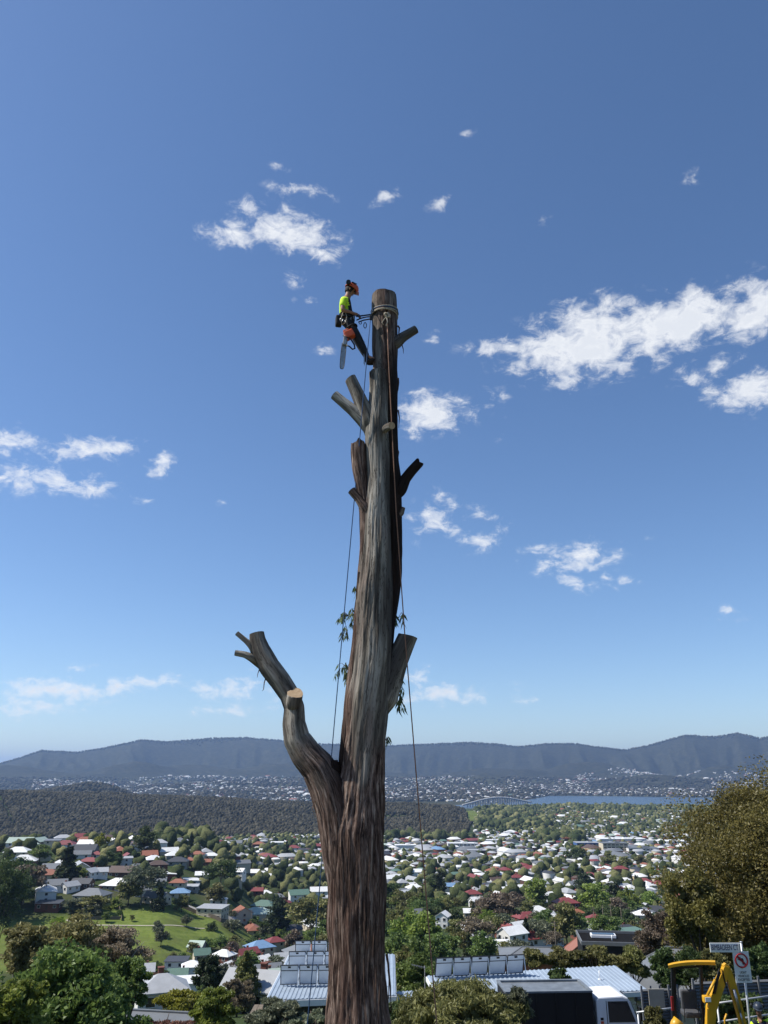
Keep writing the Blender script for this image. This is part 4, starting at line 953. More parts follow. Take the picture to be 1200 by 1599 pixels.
LEAF['bronze'] = mat_leaf('leaf_bronze', (.085, .07, .048), (.32, .26, .18), .3)
LEAF['bronze olive'] = mat_leaf('leaf_bronze_olive', (.08, .082, .034), (.32, .30, .12), .3)
M['trunkwood'] = mat_plain('tree_trunk', (.085, .065, .05), .95, .35, 3, bump=.4)
M['palewood'] = mat_plain('pale_gum_limb', (.34, .30, .25), .9, .25, 3, bump=.3)
def leaf_quads(P, D, size, r, ratio=.45, up=.35):
    """one rhombic leaf at each P; D preferred direction"""
    n = len(P)
    d = r.normal(size=(n, 3)) * .8 + D; d /= np.linalg.norm(d, axis=1)[:, None]
    q = r.normal(size=(n, 3)); q[:, 2] *= (1 - up); s = np.cross(d, q); s /= np.linalg.norm(s, axis=1)[:, None] + 1e-9
    l = size * r.uniform(.6, 1.35, n)[:, None]; w = l * ratio
    V = np.stack([P - d * l * .5, P + s * w * .5 - d * l * .05, P + d * l * .5, P - s * w * .5 - d * l * .05], 1).reshape(-1, 3)
    return V, np.arange(n * 4).reshape(n, 4)
def crown_points(seed, n, shape, clumps, fill=.35, size=.3):
    """points grouped in clumps spread over an uneven unit crown (z 0..1 for cone, -1..1 for ball)"""
    r = np.random.default_rng(seed)
    th = r.uniform(0, 2 * np.pi, clumps)
    if shape == 'cone':
        z = r.uniform(0, 1, clumps) ** 1.25; rad = (1 - z) ** .85 * r.uniform(.45, 1.0, clumps) + .03
        Cc = np.stack([np.cos(th) * rad, np.sin(th) * rad, z * 2 - 1], -1); cs = size * (.35 + .8 * (1 - z))
    elif shape == 'column':
        z = r.uniform(-1, 1, clumps); rad = np.sqrt(np.clip(1 - np.abs(z) ** 3, 0, 1)) * r.uniform(.3, 1, clumps)
        Cc = np.stack([np.cos(th) * rad, np.sin(th) * rad, z], -1); cs = size * r.uniform(.7, 1.2, clumps)
    elif shape == 'spread':
        z = r.uniform(-.5, 1, clumps); rad = np.sqrt(np.clip(1 - (z * .8) ** 2, 0, 1)) * r.uniform(.25, 1, clumps) ** .6
        Cc = np.stack([np.cos(th) * rad, np.sin(th) * rad, z], -1); cs = size * r.uniform(.6, 1.3, clumps)
    else:
        z = r.uniform(-.75, 1, clumps); rad = np.sqrt(1 - z * z * .92) * np.where(r.random(clumps) < fill, r.uniform(.1, .6, clumps), r.uniform(.65, 1.0, clumps))
        sc = np.where(r.random(clumps) < .2, 1.08, .92); Cc = np.stack([np.cos(th) * rad * sc, np.sin(th) * rad * sc, z * sc * .95], -1); cs = size * r.uniform(.6, 1.35, clumps)
    k = r.integers(0, clumps, n)
    off = r.normal(size=(n, 3)); off /= np.linalg.norm(off, axis=1)[:, None]; off *= (r.random(n) ** .45)[:, None] * cs[k][:, None]
    off[:, 2] *= .7
    return Cc[k] + off, off, r
def crown_mesh(name, seed, n, shape, clumps, dims, leaf, mat, size=.3, fill=.35, ratio=.45, droop=0.0, z0=None, core=2.2):
    """dims rx, ry, rz in metres; centre of the crown at z0"""
    P, O, r = crown_points(seed, n, shape, clumps, fill, size)
    P = P * np.array(dims); P[:, 2] += dims[2] if z0 is None else z0
    D = O / (np.linalg.norm(O, axis=1)[:, None] + 1e-6) * .7; D[:, 2] -= droop
    V, Fc = leaf_quads(P, D, leaf, r, ratio)
    if core:                                          # inner, larger sprays that close the crown
        k = n // 7; q = r.integers(0, n, k); c0 = np.array([0, 0, dims[2] if z0 is None else z0]); Q = c0 + (P[q] - c0) * r.uniform(.45, .88, (k, 1))
        V2, F2 = leaf_quads(Q, D[q], leaf * core, r, max(ratio, .5)); Fc = np.concatenate([Fc, F2 + len(V)]); V = np.concatenate([V, V2])
    return mesh_np(name, V, Fc, mat)
def limb_mesh(name, seed, h, r0, crown_r, crown_z, mat, nb=7, top=None, seg=7):
    r = random.Random(seed); b = MB(); top = top or crown_z
    tr = [Vector((0, 0, -.6))]
    for i in range(1, 6): tr.append(Vector((r.uniform(-.03, .03) * h, r.uniform(-.03, .03) * h, top * i / 5)))
    b.tube(tr, [r0 * 1.35] + [r0 * (1 - .14 * i) for i in range(1, 6)], seg)
    for i in range(nb):
        a = r.uniform(0, 6.28); p = tr[r.choice([2, 3, 4])]; e = Vector((math.cos(a) * crown_r * r.uniform(.4, .85), math.sin(a) * crown_r * r.uniform(.4, .85), crown_z + r.uniform(-.1, .45) * crown_r))
        m_ = p.lerp(e, .5) + Vector((0, 0, -.06 * crown_r)); b.tube([p, m_, e], [r0 * .5, r0 * .32, r0 * .1], 5)
    return b.mesh(name, mat)
# shared models for the middle distance (unit sizes, scaled per tree)
LIB = {}
def lib(kind, i, crown_args, limb_args, n):
    for q in range(n):
        LIB.setdefault(kind, []).append((crown_mesh('crown', i * 50 + q, *crown_args), limb_mesh('trunk', i * 50 + q, *limb_args)))
# unit tree: height about 10 m
lib('round', 1, (1900, 'ball', 40, (4.2, 4.2, 4.0), .8, None, .36, .35, .6, .1, 5.6), (10, .22, 3.4, 5.6, M['trunkwood'], 6), 4)
lib('spread', 2, (1800, 'spread', 38, (5.0, 5.0, 3.4), .78, None, .34, .3, .5, .25, 6.2), (10, .25, 4.2, 7.0, M['palewood'], 9), 3)
lib('cone', 3, (1800, 'cone', 70, (2.9, 2.9, 5.0), .75, None, .22, .3, .5, .2, 5.2), (10, .2, 1.0, 6.0, M['trunkwood'], 3), 2)
lib('column', 4, (1600, 'column', 44, (2.0, 2.0, 4.6), .72, None, .4, .3, .55, -.2, 5.2), (10, .2, .8, 5.5, M['trunkwood'], 3), 2)
lib('bush', 5, (800, 'ball', 20, (2.6, 2.6, 1.6), .6, None, .42, .4, .55, .1, 1.5), (3, .09, 1.6, 1.2, M['trunkwood'], 5), 3)
for k in LIB:
    for a, b_ in LIB[k]: a.materials.clear(); a.materials.append(LEAF['mid green'])
TREES = []        # every individual tree for labelling: (root, kind, colour, px, py)
def put_tree(kind, colour, pos, h, seed=None, label=None, name=None, wscale=1.0, group=None, list_it=True):
    r = random.Random(seed if seed is not None else int(abs(pos[0] * 13 + pos[1] * 7)))
    cm, tm = LIB[kind][r.randrange(len(LIB[kind]))]
    s = h / (10.0 if kind != 'bush' else 3.2)
    root = empty(name or ('shrub' if kind == 'bush' else {'cone': 'conifer_tree', 'column': 'columnar_tree', 'spread': 'gum_tree', 'round': 'broadleaf_tree'}[kind]), pos, r.uniform(0, 6.28))
    root.scale = (s * wscale, s * wscale, s)
    c = link('crown', cm, root); c.material_slots[0].link = 'OBJECT'; c.material_slots[0].material = LEAF[colour]
    link('trunk', tm, root)
    root['category'] = 'shrub' if kind == 'bush' else 'tree'
    if label: root['label'] = label
    if group: root['group'] = group
    if list_it and not label: u, v = project(np.array(pos) + [0, 0, h * .5]); TREES.append((root, kind, colour, u, v))
    return root
def big_tree(name, label, pos, n, shape, clumps, dims, zc, leaf, mat, trunk_r, wood, seed, size=.3, ratio=.45, droop=.1, fill=.35, nb=9, cat='tree', extra=None):
    root = empty(name, pos); tag(root, label, cat)
    link('crown', crown_mesh('crown', seed, n, shape, clumps, dims, leaf, mat, size, fill, ratio, droop, zc), root)
    link('trunk', limb_mesh('trunk', seed, zc, trunk_r, dims[0] * .9, zc, wood, nb), root)
    return root
def at_ground(px, Y):                                 # a point on the ground in that photo column at distance Y
    x = PY(px, 1560, Y)[0]; return np.array([x, Y, tz(x, Y)])
def near_tree(name, label, px, py_c, Y, wpx, hpx, n, shape, clumps, leaf, mat, seed, wood='trunkwood', tr=.14, cat='tree', **kw):
    """crown centred on the photo point at distance Y, standing on the ground below"""
    c = PY(px, py_c, Y); m_ = mpp(c); g = tz(c[0], c[1]); zc = c[2] - g
    dims = (wpx / 2 * m_, wpx / 2 * m_ * kw.pop('deep', .9), hpx / 2 * m_)
    return big_tree(name, label, (c[0], c[1], g), n, shape, clumps, dims, zc, leaf, mat if not isinstance(mat, str) else LEAF[mat], tr, M[wood], seed, cat=cat, **kw)
# ---- foreground planting, left to right
near_tree('broadleaf_tree', 'big leafy green tree filling the bottom left corner', 92, 1603, 33, 262, 205, 30000, 'ball', 190, .2, 'mid green', 101, size=.2, tr=.18, ratio=.5)
near_tree('broadleaf_tree', 'paler green leafy treetop in the extreme lower left corner', 12, 1592, 25, 120, 118, 11000, 'ball', 70, .16, 'bright green', 102, size=.22, ratio=.42)
near_tree('gum_tree', 'tall dark tree shading the grass at the left edge above the corner', 2, 1400, 330, 80, 115, 9000, 'ball', 60, .75, 'dark green', 103, size=.26, tr=.5)
near_tree('gum_tree', 'bronze-green gum with pale forked limbs behind the corner tree, left one', 112, 1482, 68, 125, 84, 11000, 'ball', 80, .26, 'bronze olive', 104, wood='palewood', tr=.16, size=.22, nb=12)
near_tree('gum_tree', 'brown-topped gum with pale forked limbs just below the paddock', 182, 1492, 74, 120, 78, 9000, 'ball', 64, .25, 'bronze', 105, wood='palewood', tr=.15, size=.2, nb=14)
near_tree('gum_tree', 'olive treetop poking up left of the bronze-green gum', 40, 1490, 62, 100, 76, 7500, 'ball', 50, .26, 'bronze olive', 106, wood='palewood', tr=.14, size=.24)
near_tree('broadleaf_tree', 'small green treetop above the brown gum at paddock edge', 95, 1452, 92, 44, 34, 2200, 'ball', 22, .34, 'bright green', 107, size=.3)
near_tree('broadleaf_tree', 'green leafy tree under the brown gum beside the white-walled cottage', 200, 1540, 52, 70, 80, 6500, 'ball', 44, .24, 'mid green', 108, size=.24)
near_tree('broadleaf_tree', 'yellow-green feathery tree at the bottom above the grey roof', 283, 1576, 60, 96, 52, 7600, 'ball', 56, .24, 'yellow-green', 109, size=.2, droop=.2)
near_tree('broadleaf_tree', 'fresh green mop-headed tree beside the yellow-green one', 338, 1578, 55, 78, 64, 8000, 'ball', 56, .24, 'bright green', 110, size=.22, droop=.45, ratio=.35)
near_tree('shrub', 'purplish red shrub along the very bottom below the grey roof', 250, 1604, 50, 90, 26, 2400, 'ball', 26, .16, 'rust', 111, size=.25, cat='shrub')
near_tree('gum_tree', 'dark open gum with bare stems right of the white cottage', 326, 1524, 150, 52, 60, 4200, 'ball', 40, .5, 'blackish green', 112, size=.24, tr=.2)
near_tree('cypress_tree', 'golden olive conical tree left of the solar house roof', 384, 1528, 120, 62, 72, 6500, 'cone', 100, .42, 'olive', 113, size=.26, tr=.2)
near_tree('broadleaf_tree', 'brown feathery tree in front of the golden olive tree', 372, 1552, 112, 56, 42, 3600, 'ball', 34, .38, 'brown', 114, size=.26)
near_tree('shrub', 'low grey-green bush beneath the solar house eave', 432, 1592, 38, 110, 50, 9000, 'ball', 60, .17, 'grey-green', 115, size=.2, cat='shrub', ratio=.3)
near_tree('shrub', 'silvery soft shrub at the foot of the trunk on its left', 490, 1596, 24, 60, 34, 3600, 'ball', 34, .08, 'grey-green', 116, size=.24, cat='shrub', ratio=.25, droop=-.4)
near_tree('shrub', 'wide dark wattle bush with drooping narrow leaves right of the trunk', 716, 1598, 21, 215, 112, 30000, 'ball', 170, .15, LEAF['olive'], 117, size=.17, ratio=.2, droop=.7, cat='shrub', tr=.06)
near_tree('shrub', 'small dark shrub between the trunk and the wattle bush', 630, 1592, 26, 66, 50, 6000, 'ball', 40, .13, 'dark green', 118, size=.25, cat='shrub')
near_tree('shrub', 'grey-leaved branch end of bush hanging over the truck tray', 805, 1570, 21.5, 66, 50, 1500, 'ball', 24, .12, 'grey-green', 119, size=.25, ratio=.18, droop=.8, cat='shrub', tr=.04)
near_tree('shrub', 'round dark shrub standing up in front of the blue-grey roof', 874, 1536, 41, 44, 38, 3200, 'ball', 34, .18, 'dark green', 120, size=.28, cat='shrub', tr=.06)
near_tree('gum_tree', 'huge golden brown dense tree filling the right edge', 1226, 1408, 55, 350, 376, 150000, 'ball', 340, .185, 'golden brown', 121, size=.2, tr=.4, fill=.2)
near_tree('gum_tree', 'golden lower bough clump left of the huge brown tree', 1088, 1425, 52, 100, 120, 22000, 'ball', 70, .18, 'golden brown', 122, size=.26, tr=.2)
near_tree('broadleaf_tree', 'reddish brown bare-looking tree left of the huge golden tree', 1030, 1460, 80, 84, 66, 8000, 'ball', 60, .27, 'brown', 123, size=.22, tr=.14, nb=14)
for i, (px, py, w, h, lab) in enumerate(((835, 1497, 44, 22, 'leftmost low olive shrub behind the blue-grey roof'), (880, 1497, 60, 28, 'second olive shrub from the left behind the blue-grey roof'), (935, 1500, 70, 30, 'wide olive shrub in front of the black box house'), (990, 1505, 46, 40, 'olive shrub at right end of the hedge by the black house'))):
    near_tree('shrub', lab, px, py, 62, w * 1.1, h * 1.15, 5000, 'ball', 40, .23, 'olive', 130 + i, size=.26, cat='shrub', tr=.06, droop=-.3)
for i, (px, py, w, h, c, lab) in enumerate(((1042, 1519, 44, 52, 'dark green', 'dark leafy shrub behind the left post of the yellow digger'), (1078, 1512, 64, 46, 'dark green', 'tall dark shrub behind the yellow digger canopy'), (1112, 1508, 50, 38, 'olive', 'shrub behind the digger boom left of the street sign'), (1172, 1514, 40, 50, 'dark green', 'dark narrow shrub right of the street sign post'), (1196, 1505, 30, 50, 'dark green', 'dark shrub at right edge beyond the street sign'))):
    near_tree('shrub', lab, px, py, 37, w * 1.1, h * 1.1, 6500, 'ball', 44, .16, c, 140 + i, size=.27, cat='shrub', tr=.05, droop=-.4, ratio=.35)
near_tree('shrub', 'scruffy dark weeds by the railing beside the truck cab', 1022, 1592, 30, 40, 36, 2600, 'ball', 22, .13, 'olive', 150, size=.25, cat='shrub', tr=.03)
near_tree('shrub', 'dark greenery behind the worker along the railing', 1150, 1584, 32, 110, 56, 6000, 'ball', 44, .16, 'dark green', 151, size=.25, cat='shrub', tr=.03)
near_tree('broadleaf_tree', 'bushy green tree behind the antenna mast right of the trunk', 655, 1536, 84, 86, 74, 7000, 'ball', 60, .3, 'mid green', 160, size=.24)
near_tree('broadleaf_tree', 'olive leafy tree between the narrow steel roof and the antenna mast', 634, 1520, 96, 56, 70, 5000, 'ball', 44, .32, 'olive', 161, size=.26)
near_tree('shrub', 'dense green bush in front of the tall trees by the antenna mast', 690, 1530, 78, 60, 40, 4000, 'ball', 40, .26, 'mid green', 162, size=.26, cat='shrub', tr=.06)
# ================================================================ near street: houses, vehicles, signs
M['metalroof'] = mat_plain('blue_grey_steel_roof', (.30, .36, .43), .42, .08, 1.2, spec=.5)
M['fascia'] = mat_plain('pale_fascia', (.78, .79, .80), .5, .05, 2)
M['creamwall'] = mat_plain('cream_render', (.58, .54, .46), .85, .08, 1.5)
M['panelback'] = mat_plain('solar_backsheet', (.78, .79, .81), .45, .06, 1.5)
M['darkframe'] = mat_plain('black_anodised', (.015, .015, .017), .4, .1, 5)
M['greyroof'] = mat_plain('grey_steel_roof', (.15, .16, .17), .5, .08, 1.2)
M['blackclad'] = mat_plain('black_cladding', (.010, .010, .012), .6, .15, 2)
M['fence'] = mat_plain('grey_corrugated_fence', (.17, .175, .18), .55, .1, 2)
M['blackroof'] = mat_plain('black_membrane_roof', (.012, .012, .013), .95, .15, 2, spec=.05)
M['boardgrey'] = mat_plain('dull_board', (.30, .28, .24), .85, .15, 2)
M['shade'] = mat_plain('painted_carport_shade', (.05, .05, .05), .8, .2, 2)  # shade under the carport roof, put into the wall colour
M['timber'] = mat_plain('weathered_timber', (.16, .13, .10), .9, .3, 6)
def v3(p): return Vector((float(p[0]), float(p[1]), float(p[2])))
def ribbed_sheet(name, A, B, C_, D, n, mat, parent, org, rib=.03, thick=.05, trap=.3):
    """A front-left, B front-right, C back-right, D back-left: one folded steel sheet with n ribs running front to back"""
    A, B, C_, D = (v3(p) - v3(org) for p in (A, B, C_, D)); nrm = (B - A).cross(D - A).normalized()
    if nrm.z < 0: nrm = -nrm
    us = []
    for k in range(n):
        u = k / n
        us += [(u, 0), (u + trap / n * .6, 0), (u + trap / n, 1), (u + trap / n * 2, 1), (u + trap / n * 2.4, 0)]
    us.append((1, 0)); top = []; bot = []
    for u, h in us:
        f = A.lerp(B, u) + nrm * (h * rib); k = D.lerp(C_, u) + nrm * (h * rib); top.append((f, k)); bot.append((A.lerp(B, u) - nrm * thick, D.lerp(C_, u) - nrm * thick))
    m_ = len(us); vs = [p for t in top for p in t] + [p for t in bot for p in t]; o = 2 * m_
    fs = [(2 * i, 2 * i + 2, 2 * i + 3, 2 * i + 1) for i in range(m_ - 1)] + [(o + 2 * i, o + 2 * i + 1, o + 2 * i + 3, o + 2 * i + 2) for i in range(m_ - 1)]
    fs += [(2 * i, o + 2 * i, o + 2 * i + 2, 2 * i + 2) for i in range(m_ - 1)] + [(2 * i + 1, 2 * i + 3, o + 2 * i + 3, o + 2 * i + 1) for i in range(m_ - 1)] + [(0, 1, o + 1, o), (2 * m_ - 2, o + 2 * m_ - 2, o + 2 * m_ - 1, 2 * m_ - 1)]
    b = MB(); b.add(vs, fs); return b.build(name, mat, parent)
def solar_panel(parent, p0, p1, h, lean, org):
    """panel seen from behind: bottom edge p0-p1, leaning towards the viewer"""
    p0, p1 = v3(p0) - v3(org), v3(p1) - v3(org); ax = (p1 - p0); w = ax.length; ax.normalize(); back = ax.cross(Vector((0, 0, 1))).normalized()
    if back.y > 0: back = -back
    up = (Vector((0, 0, 1)) * h + back * lean).normalized(); L_ = math.hypot(h, lean); nrm = ax.cross(up).normalized(); Mx = Matrix((ax, up, nrm)).transposed()
    c = p0 + ax * w / 2 + up * L_ / 2
    b = MB(); b.box(c, (w * .93, L_ * .97, .012), rot=Mx); pn = b.build('solar_panel', M['panelback'], parent)
    b = MB()
    for s in (-1, 1): b.box(c + ax * s * w * .475, (.04, L_, .045), rot=Mx)
    for s in (-1, 1): b.box(c + up * s * L_ * .5, (w * .99, .04, .044), rot=Mx)
    b.box(c + up * L_ * .22, (w * .92, .035, .04), rot=Mx); b.build('frame', M['darkframe'], pn)
    b = MB(); b.box(c + up * L_ * .4 - nrm * (.02 if nrm.y > 0 else -.02), (.16, .08, .04), rot=Mx); b.build('junction_box', M['darkframe'], pn)
    b = MB(); q = p1 - ax * .02; b.bar(q + back * (lean + .12), q + up * L_ * .9, .035, .035); b.bar(q, q + back * (lean + .12), .035, .03); b.build('support', M['fascia'], pn)
def wall_box(b, P, z0, z1, inset=0.3, mi=0):
    c = sum((v3(p) for p in P), Vector()) / len(P)
    Q = [v3(p) + (c - v3(p)).normalized() * inset for p in P]
    b.add([(q.x, q.y, z0) for q in Q] + [(q.x, q.y, z1) for q in Q], [(0, 1, 2, 3), (4, 5, 6, 7), (0, 1, 5, 4), (1, 2, 6, 5), (2, 3, 7, 6), (3, 0, 4, 7)], mi)
def steel_house(label, A, B, C_, D, nr, zfloor, roofmat=None, wallmat=None, fasc=.22):
    org = (v3(A) + v3(B)) / 2; org.z = zfloor
    root = empty('house', org); tag(root, label, 'house')
    ribbed_sheet('roof', A, B, C_, D, nr, roofmat or M['metalroof'], root, org)
    b = MB()
    for p, q in ((A, B), (B, C_), (C_, D), (D, A)):
        p, q = v3(p) - org, v3(q) - org; d = (q - p).normalized() * .05; b.bar(p - d + Vector((0, 0, -.05 - fasc / 2)), q + d + Vector((0, 0, -.05 - fasc / 2)), .1, fasc)
    b.build('fascia', M['fascia'], root)
    b = MB(); zz = min(A[2], B[2], C_[2], D[2]) - .12 - org.z
    wall_box(b, [v3(p) - org for p in (A, B, C_, D)], -1.5, zz, .75); b.build('wall', wallmat or M['creamwall'], root)
    return root, org
# --- blue-grey skillion house with five rear-facing panels
RL, RRt, ER = PZ(667, 1524, 139.3), PZ(962, 1508, 139.3), PZ(1012, 1546, 139.0)
EL = RL + (ER - RRt); hr, ho = steel_house('pale blue-grey ribbed steel roofed house behind the truck with five tilted panels', EL, ER, RRt, RL, 44, 135.6)
for k in range(5):
    p0 = PZ(679 + 27.8 * k, 1525 - 1.25 * k, 139.33); p1 = PZ(679 + 27.8 * (k + 1) - 1, 1525 - 1.25 * (k + 1), 139.33); solar_panel(hr, p0, p1, .98, .42, ho)
b = MB(); q = v3(PZ(937, 1530, 139.15)) - ho; b.tube([q, q + Vector((0, 0, .45))], .03, 8); b.tube([q, q + Vector((0, 0, .05))], .1, 10); b.build('vent_pipe', M['fascia'], hr)
for (a, t) in ((.72, .0), (.9, .0)):
    b = MB(); p = v3(EL).lerp(v3(ER), a) - ho + (v3(RRt) - v3(ER)).normalized() * .72 + Vector((0, 0, -1.35)); d = (v3(ER) - v3(EL)).normalized(); b.bar(p - d * .6, p + d * .6, .06, 1.1); w_ = b.build('window', M['glass'], hr)
    b = MB(); 
    for s in (-1, 1): b.bar(p - d * .66 + Vector((0, -.04, s * .58)), p + d * .66 + Vector((0, -.04, s * .58)), .06, .07)
    b.build('window_frame', M['fascia'], w_)
# --- house with three rows of panels, half hidden by the trunk
FL, FR, BR, BL = PZ(415, 1562, 138.3), PZ(618, 1554, 138.3), PZ(616, 1490, 138.45), PZ(452, 1490, 138.45)
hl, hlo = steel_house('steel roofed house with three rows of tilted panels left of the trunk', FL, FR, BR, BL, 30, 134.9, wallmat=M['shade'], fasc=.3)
for y0, x0, n, hh in ((1537, 438, 5, 1.05), (1510.5, 451, 4, .95), (1489.5, 461, 4, .85)):
    for k in range(n):
        wp_ = 29.5 if y0 > 1530 else (28 if y0 > 1500 else 25.5)
        p0, p1 = PZ(x0 + wp_ * k, y0 - .3 * k, 138.42), PZ(x0 + wp_ * (k + 1) - 1.2, y0 - .3 * (k + 1), 138.42)
        solar_panel(hl, p0, p1, hh, .4, hlo)
b = MB(); p = v3(FL) - hlo + Vector((.9, .9, 0)); b.bar(p + Vector((0, 0, -.3)), p + Vector((0, 0, -3.6)), .16, .16, up=(0, 1, 0)); b.build('verandah_post', M['fascia'], hl)
b = MB(); p = v3(FL) - hlo + Vector((1.5, .8, 0)); b.bar(p + Vector((0, 0, -2.2)), p + Vector((.5, 0, -1.5)), .1, .12, up=(0, 1, 0)); b.build('brace', M['fascia'], hl)
A2, B2, C2, D2 = PZ(612, 1561, 137.7), PZ(664, 1557, 137.7), PZ(672, 1546, 137.8), PZ(614, 1549, 137.8)
steel_house('low flat steel lean-to roof just right of the trunk', A2, B2, C2, D2, 9, 134.6)
bk = empty('bucket', np.array([*PZ(489, 1583, 136.6)[:2], 136.6])); tag(bk, 'white plastic tub under the eave left of the trunk', 'tub')
b = MB(); b.tube([(0, 0, 0), (0, 0, .02), (0, 0, .32), (0, 0, .35)], [.2, .22, .27, .29], 18); b.build('tub', M['fascia'], bk)
b = MB(); b.tube(torus_pts((0, 0, .35), .285, Matrix.Identity(3), 20), .018, 6, caps=False); b.build('rim', M['fascia'], bk)
dk = MB(); c = PZ(460, 1583, 136.5); dk.box((0, 0, 0), (5.2, 2.6, .16)); dk.box((-2.2, .3, -1.3), (.14, .14, 2.5)); dk.box((2.2, .3, -1.3), (.14, .14, 2.5))
# deck on posts that carries the tub
de = empty('timber_deck', (c[0], c[1] + .6, 136.5 - .0)); tag(de, 'shaded timber deck below the eave of the three-row solar house', 'deck')
for k in range(18):
    bb_ = MB(); bb_.box((-2.5 + k * .292, 0, 0), (.27, 2.4, .06)); bb_.build('plank', M['timber'], de)
for sx in (-1, 1):
    bb_ = MB(); bb_.box((sx * 2.2, 0, -1.0), (.14, .14, 1.9)); bb_.build('post', M['timber'], de)
# --- hip and gable roofs right of centre
def hip_house(label, c, w, l, rz, zwall, zeave, rise, roofmat, wallmat, hip=.5, name='house', ov=.5, chimney=None, windows=0):
    root = empty(name, (c[0], c[1], zwall), rz); tag(root, label, 'house')
    he = zeave - zwall; b = MB(); b.box((0, 0, he / 2 - 1), (w, l, he + 2)); b.build('wall', wallmat, root)
    W2, L2 = w / 2 + ov, l / 2 + ov; k = W2 - hip * L2; k = max(k, .1)
    V = [(-W2, -L2, he), (W2, -L2, he), (W2, L2, he), (-W2, L2, he), (-k, 0, he + rise), (k, 0, he + rise)]
    V += [(x, y, z - .14) for x, y, z in V[:4]]
    b = MB(); b.add(V, [(0, 1, 5, 4), (2, 3, 4, 5), (1, 2, 5), (3, 0, 4), (0, 6, 7, 1), (1, 7, 8, 2), (2, 8, 9, 3), (3, 9, 6, 0), (6, 9, 8, 7)])
    rf = b.build('roof', roofmat, root)
    b = MB(); b.bar((-k, 0, he + rise + .03), (k, 0, he + rise + .03), .22, .08)
    for sx, kk in ((-1, -k), (1, k)):
        for sy in (-1, 1): b.bar((sx * W2, sy * L2, he + .02), (kk, 0, he + rise + .02), .18, .07)
    b.build('ridge_cap', roofmat, rf)
    for i in range(windows):
        x = -w / 2 + w * (i + .5) / windows; b = MB(); b.box((x, -l / 2 - .03, he - 1.35), (1.3, .06, 1.2)); wd = b.build('window', M['glass'], root)
        b = MB()
        for s in (-1, 1): b.box((x + s * .68, -l / 2 - .06, he - 1.35), (.08, .08, 1.36)); b.box((x, -l / 2 - .06, he - 1.35 + s * .64), (1.28, .08, .08))
        b.build('window_frame', M['trim'], wd)
    if chimney: b = MB(); b.box((chimney, l * .15, he + rise * .8), (.7, .7, 1.8)); b.box((chimney, l * .15, he + rise * .8 + .95), (.85, .85, .12)); b.build('chimney', MW['brick'], rf)
    return root
def zat(px, py, Y): return PY(px, py, Y)[2]
c = PY(1082, 1510, 66); hip_house('big grey steel hip roofed house behind the yellow digger', c, 9.4, 7.5, R(-14), c[2] - 3.4, c[2] - 1.35, 2.6, M['greyroof'], M['creamwall'], .8)
c = PY(1190, 1500, 78); hip_house('smaller grey gable roof at the right edge behind the street sign', c, 6, 6.5, R(70), c[2] - 4, c[2] - .6, 2.0, M['greyroof'], M['creamwall'], .05)
# black box house
c = PY(965, 1490, 92); bh = empty('house', (c[0], c[1], c[2] - 4.5), R(-8)); tag(bh, 'black flat-roofed box house with parapet and skylight', 'house')
b = MB(); b.box((0, 0, 2.6), (7.7, 6.0, 6.6)); b.build('wall', M['blackclad'], bh)
b = MB()
for s in (-1, 1): b.box((0, s * 3.03, 6.0), (7.9, .14, .36)); b.box((s * 3.88, 0, 6.0), (.14, 5.9, .36))
b.build('parapet', M['fence'], bh)
b = MB(); b.box((0, 0, 5.93), (7.5, 5.8, .03)); b.build('roof', M['blackroof'], bh)
b = MB(); b.box((-1.3, .6, 6.12), (2.6, 1.3, .3)); sk = b.build('skylight', M['panelback'], bh, bevel=.04)
b = MB(); b.box((-1.3, .6, 6.29), (2.3, 1.05, .03)); b.build('pane', M['glass'], sk)
b = MB(); b.tube([(-.6, -1.2, 5.94), (-.6, -1.2, 6.5)], .06, 8); b.build('vent_pipe', M['fascia'], bh)
# houses just beyond: terracotta roof, white gable
c = PY(846, 1497, 120); hip_house('house with orange brick wall and low grey hip roof above the five panels', c, 10.5, 8, R(-6), c[2] - 2.5, c[2] + .4, 1.0, MR['grey'], mat_plain('orange_brick', (.34, .13, .075), .9, .25, 4), .7)
c = PY(906, 1493, 118); hip_house('small house with terracotta roof and white gable left of the black box house', c, 4.4, 3.6, R(80), c[2] - 2.5, c[2] + .2, 1.7, MR['terracotta'], MW['white'], .02)
c = PY(252, 1592, 58); hip_house('grey slate roof at the bottom edge left of centre', c, 4.6, 5, R(-10), c[2] - 3.5, c[2] - .45, .9, M['greyroof'], M['creamwall'], .05)
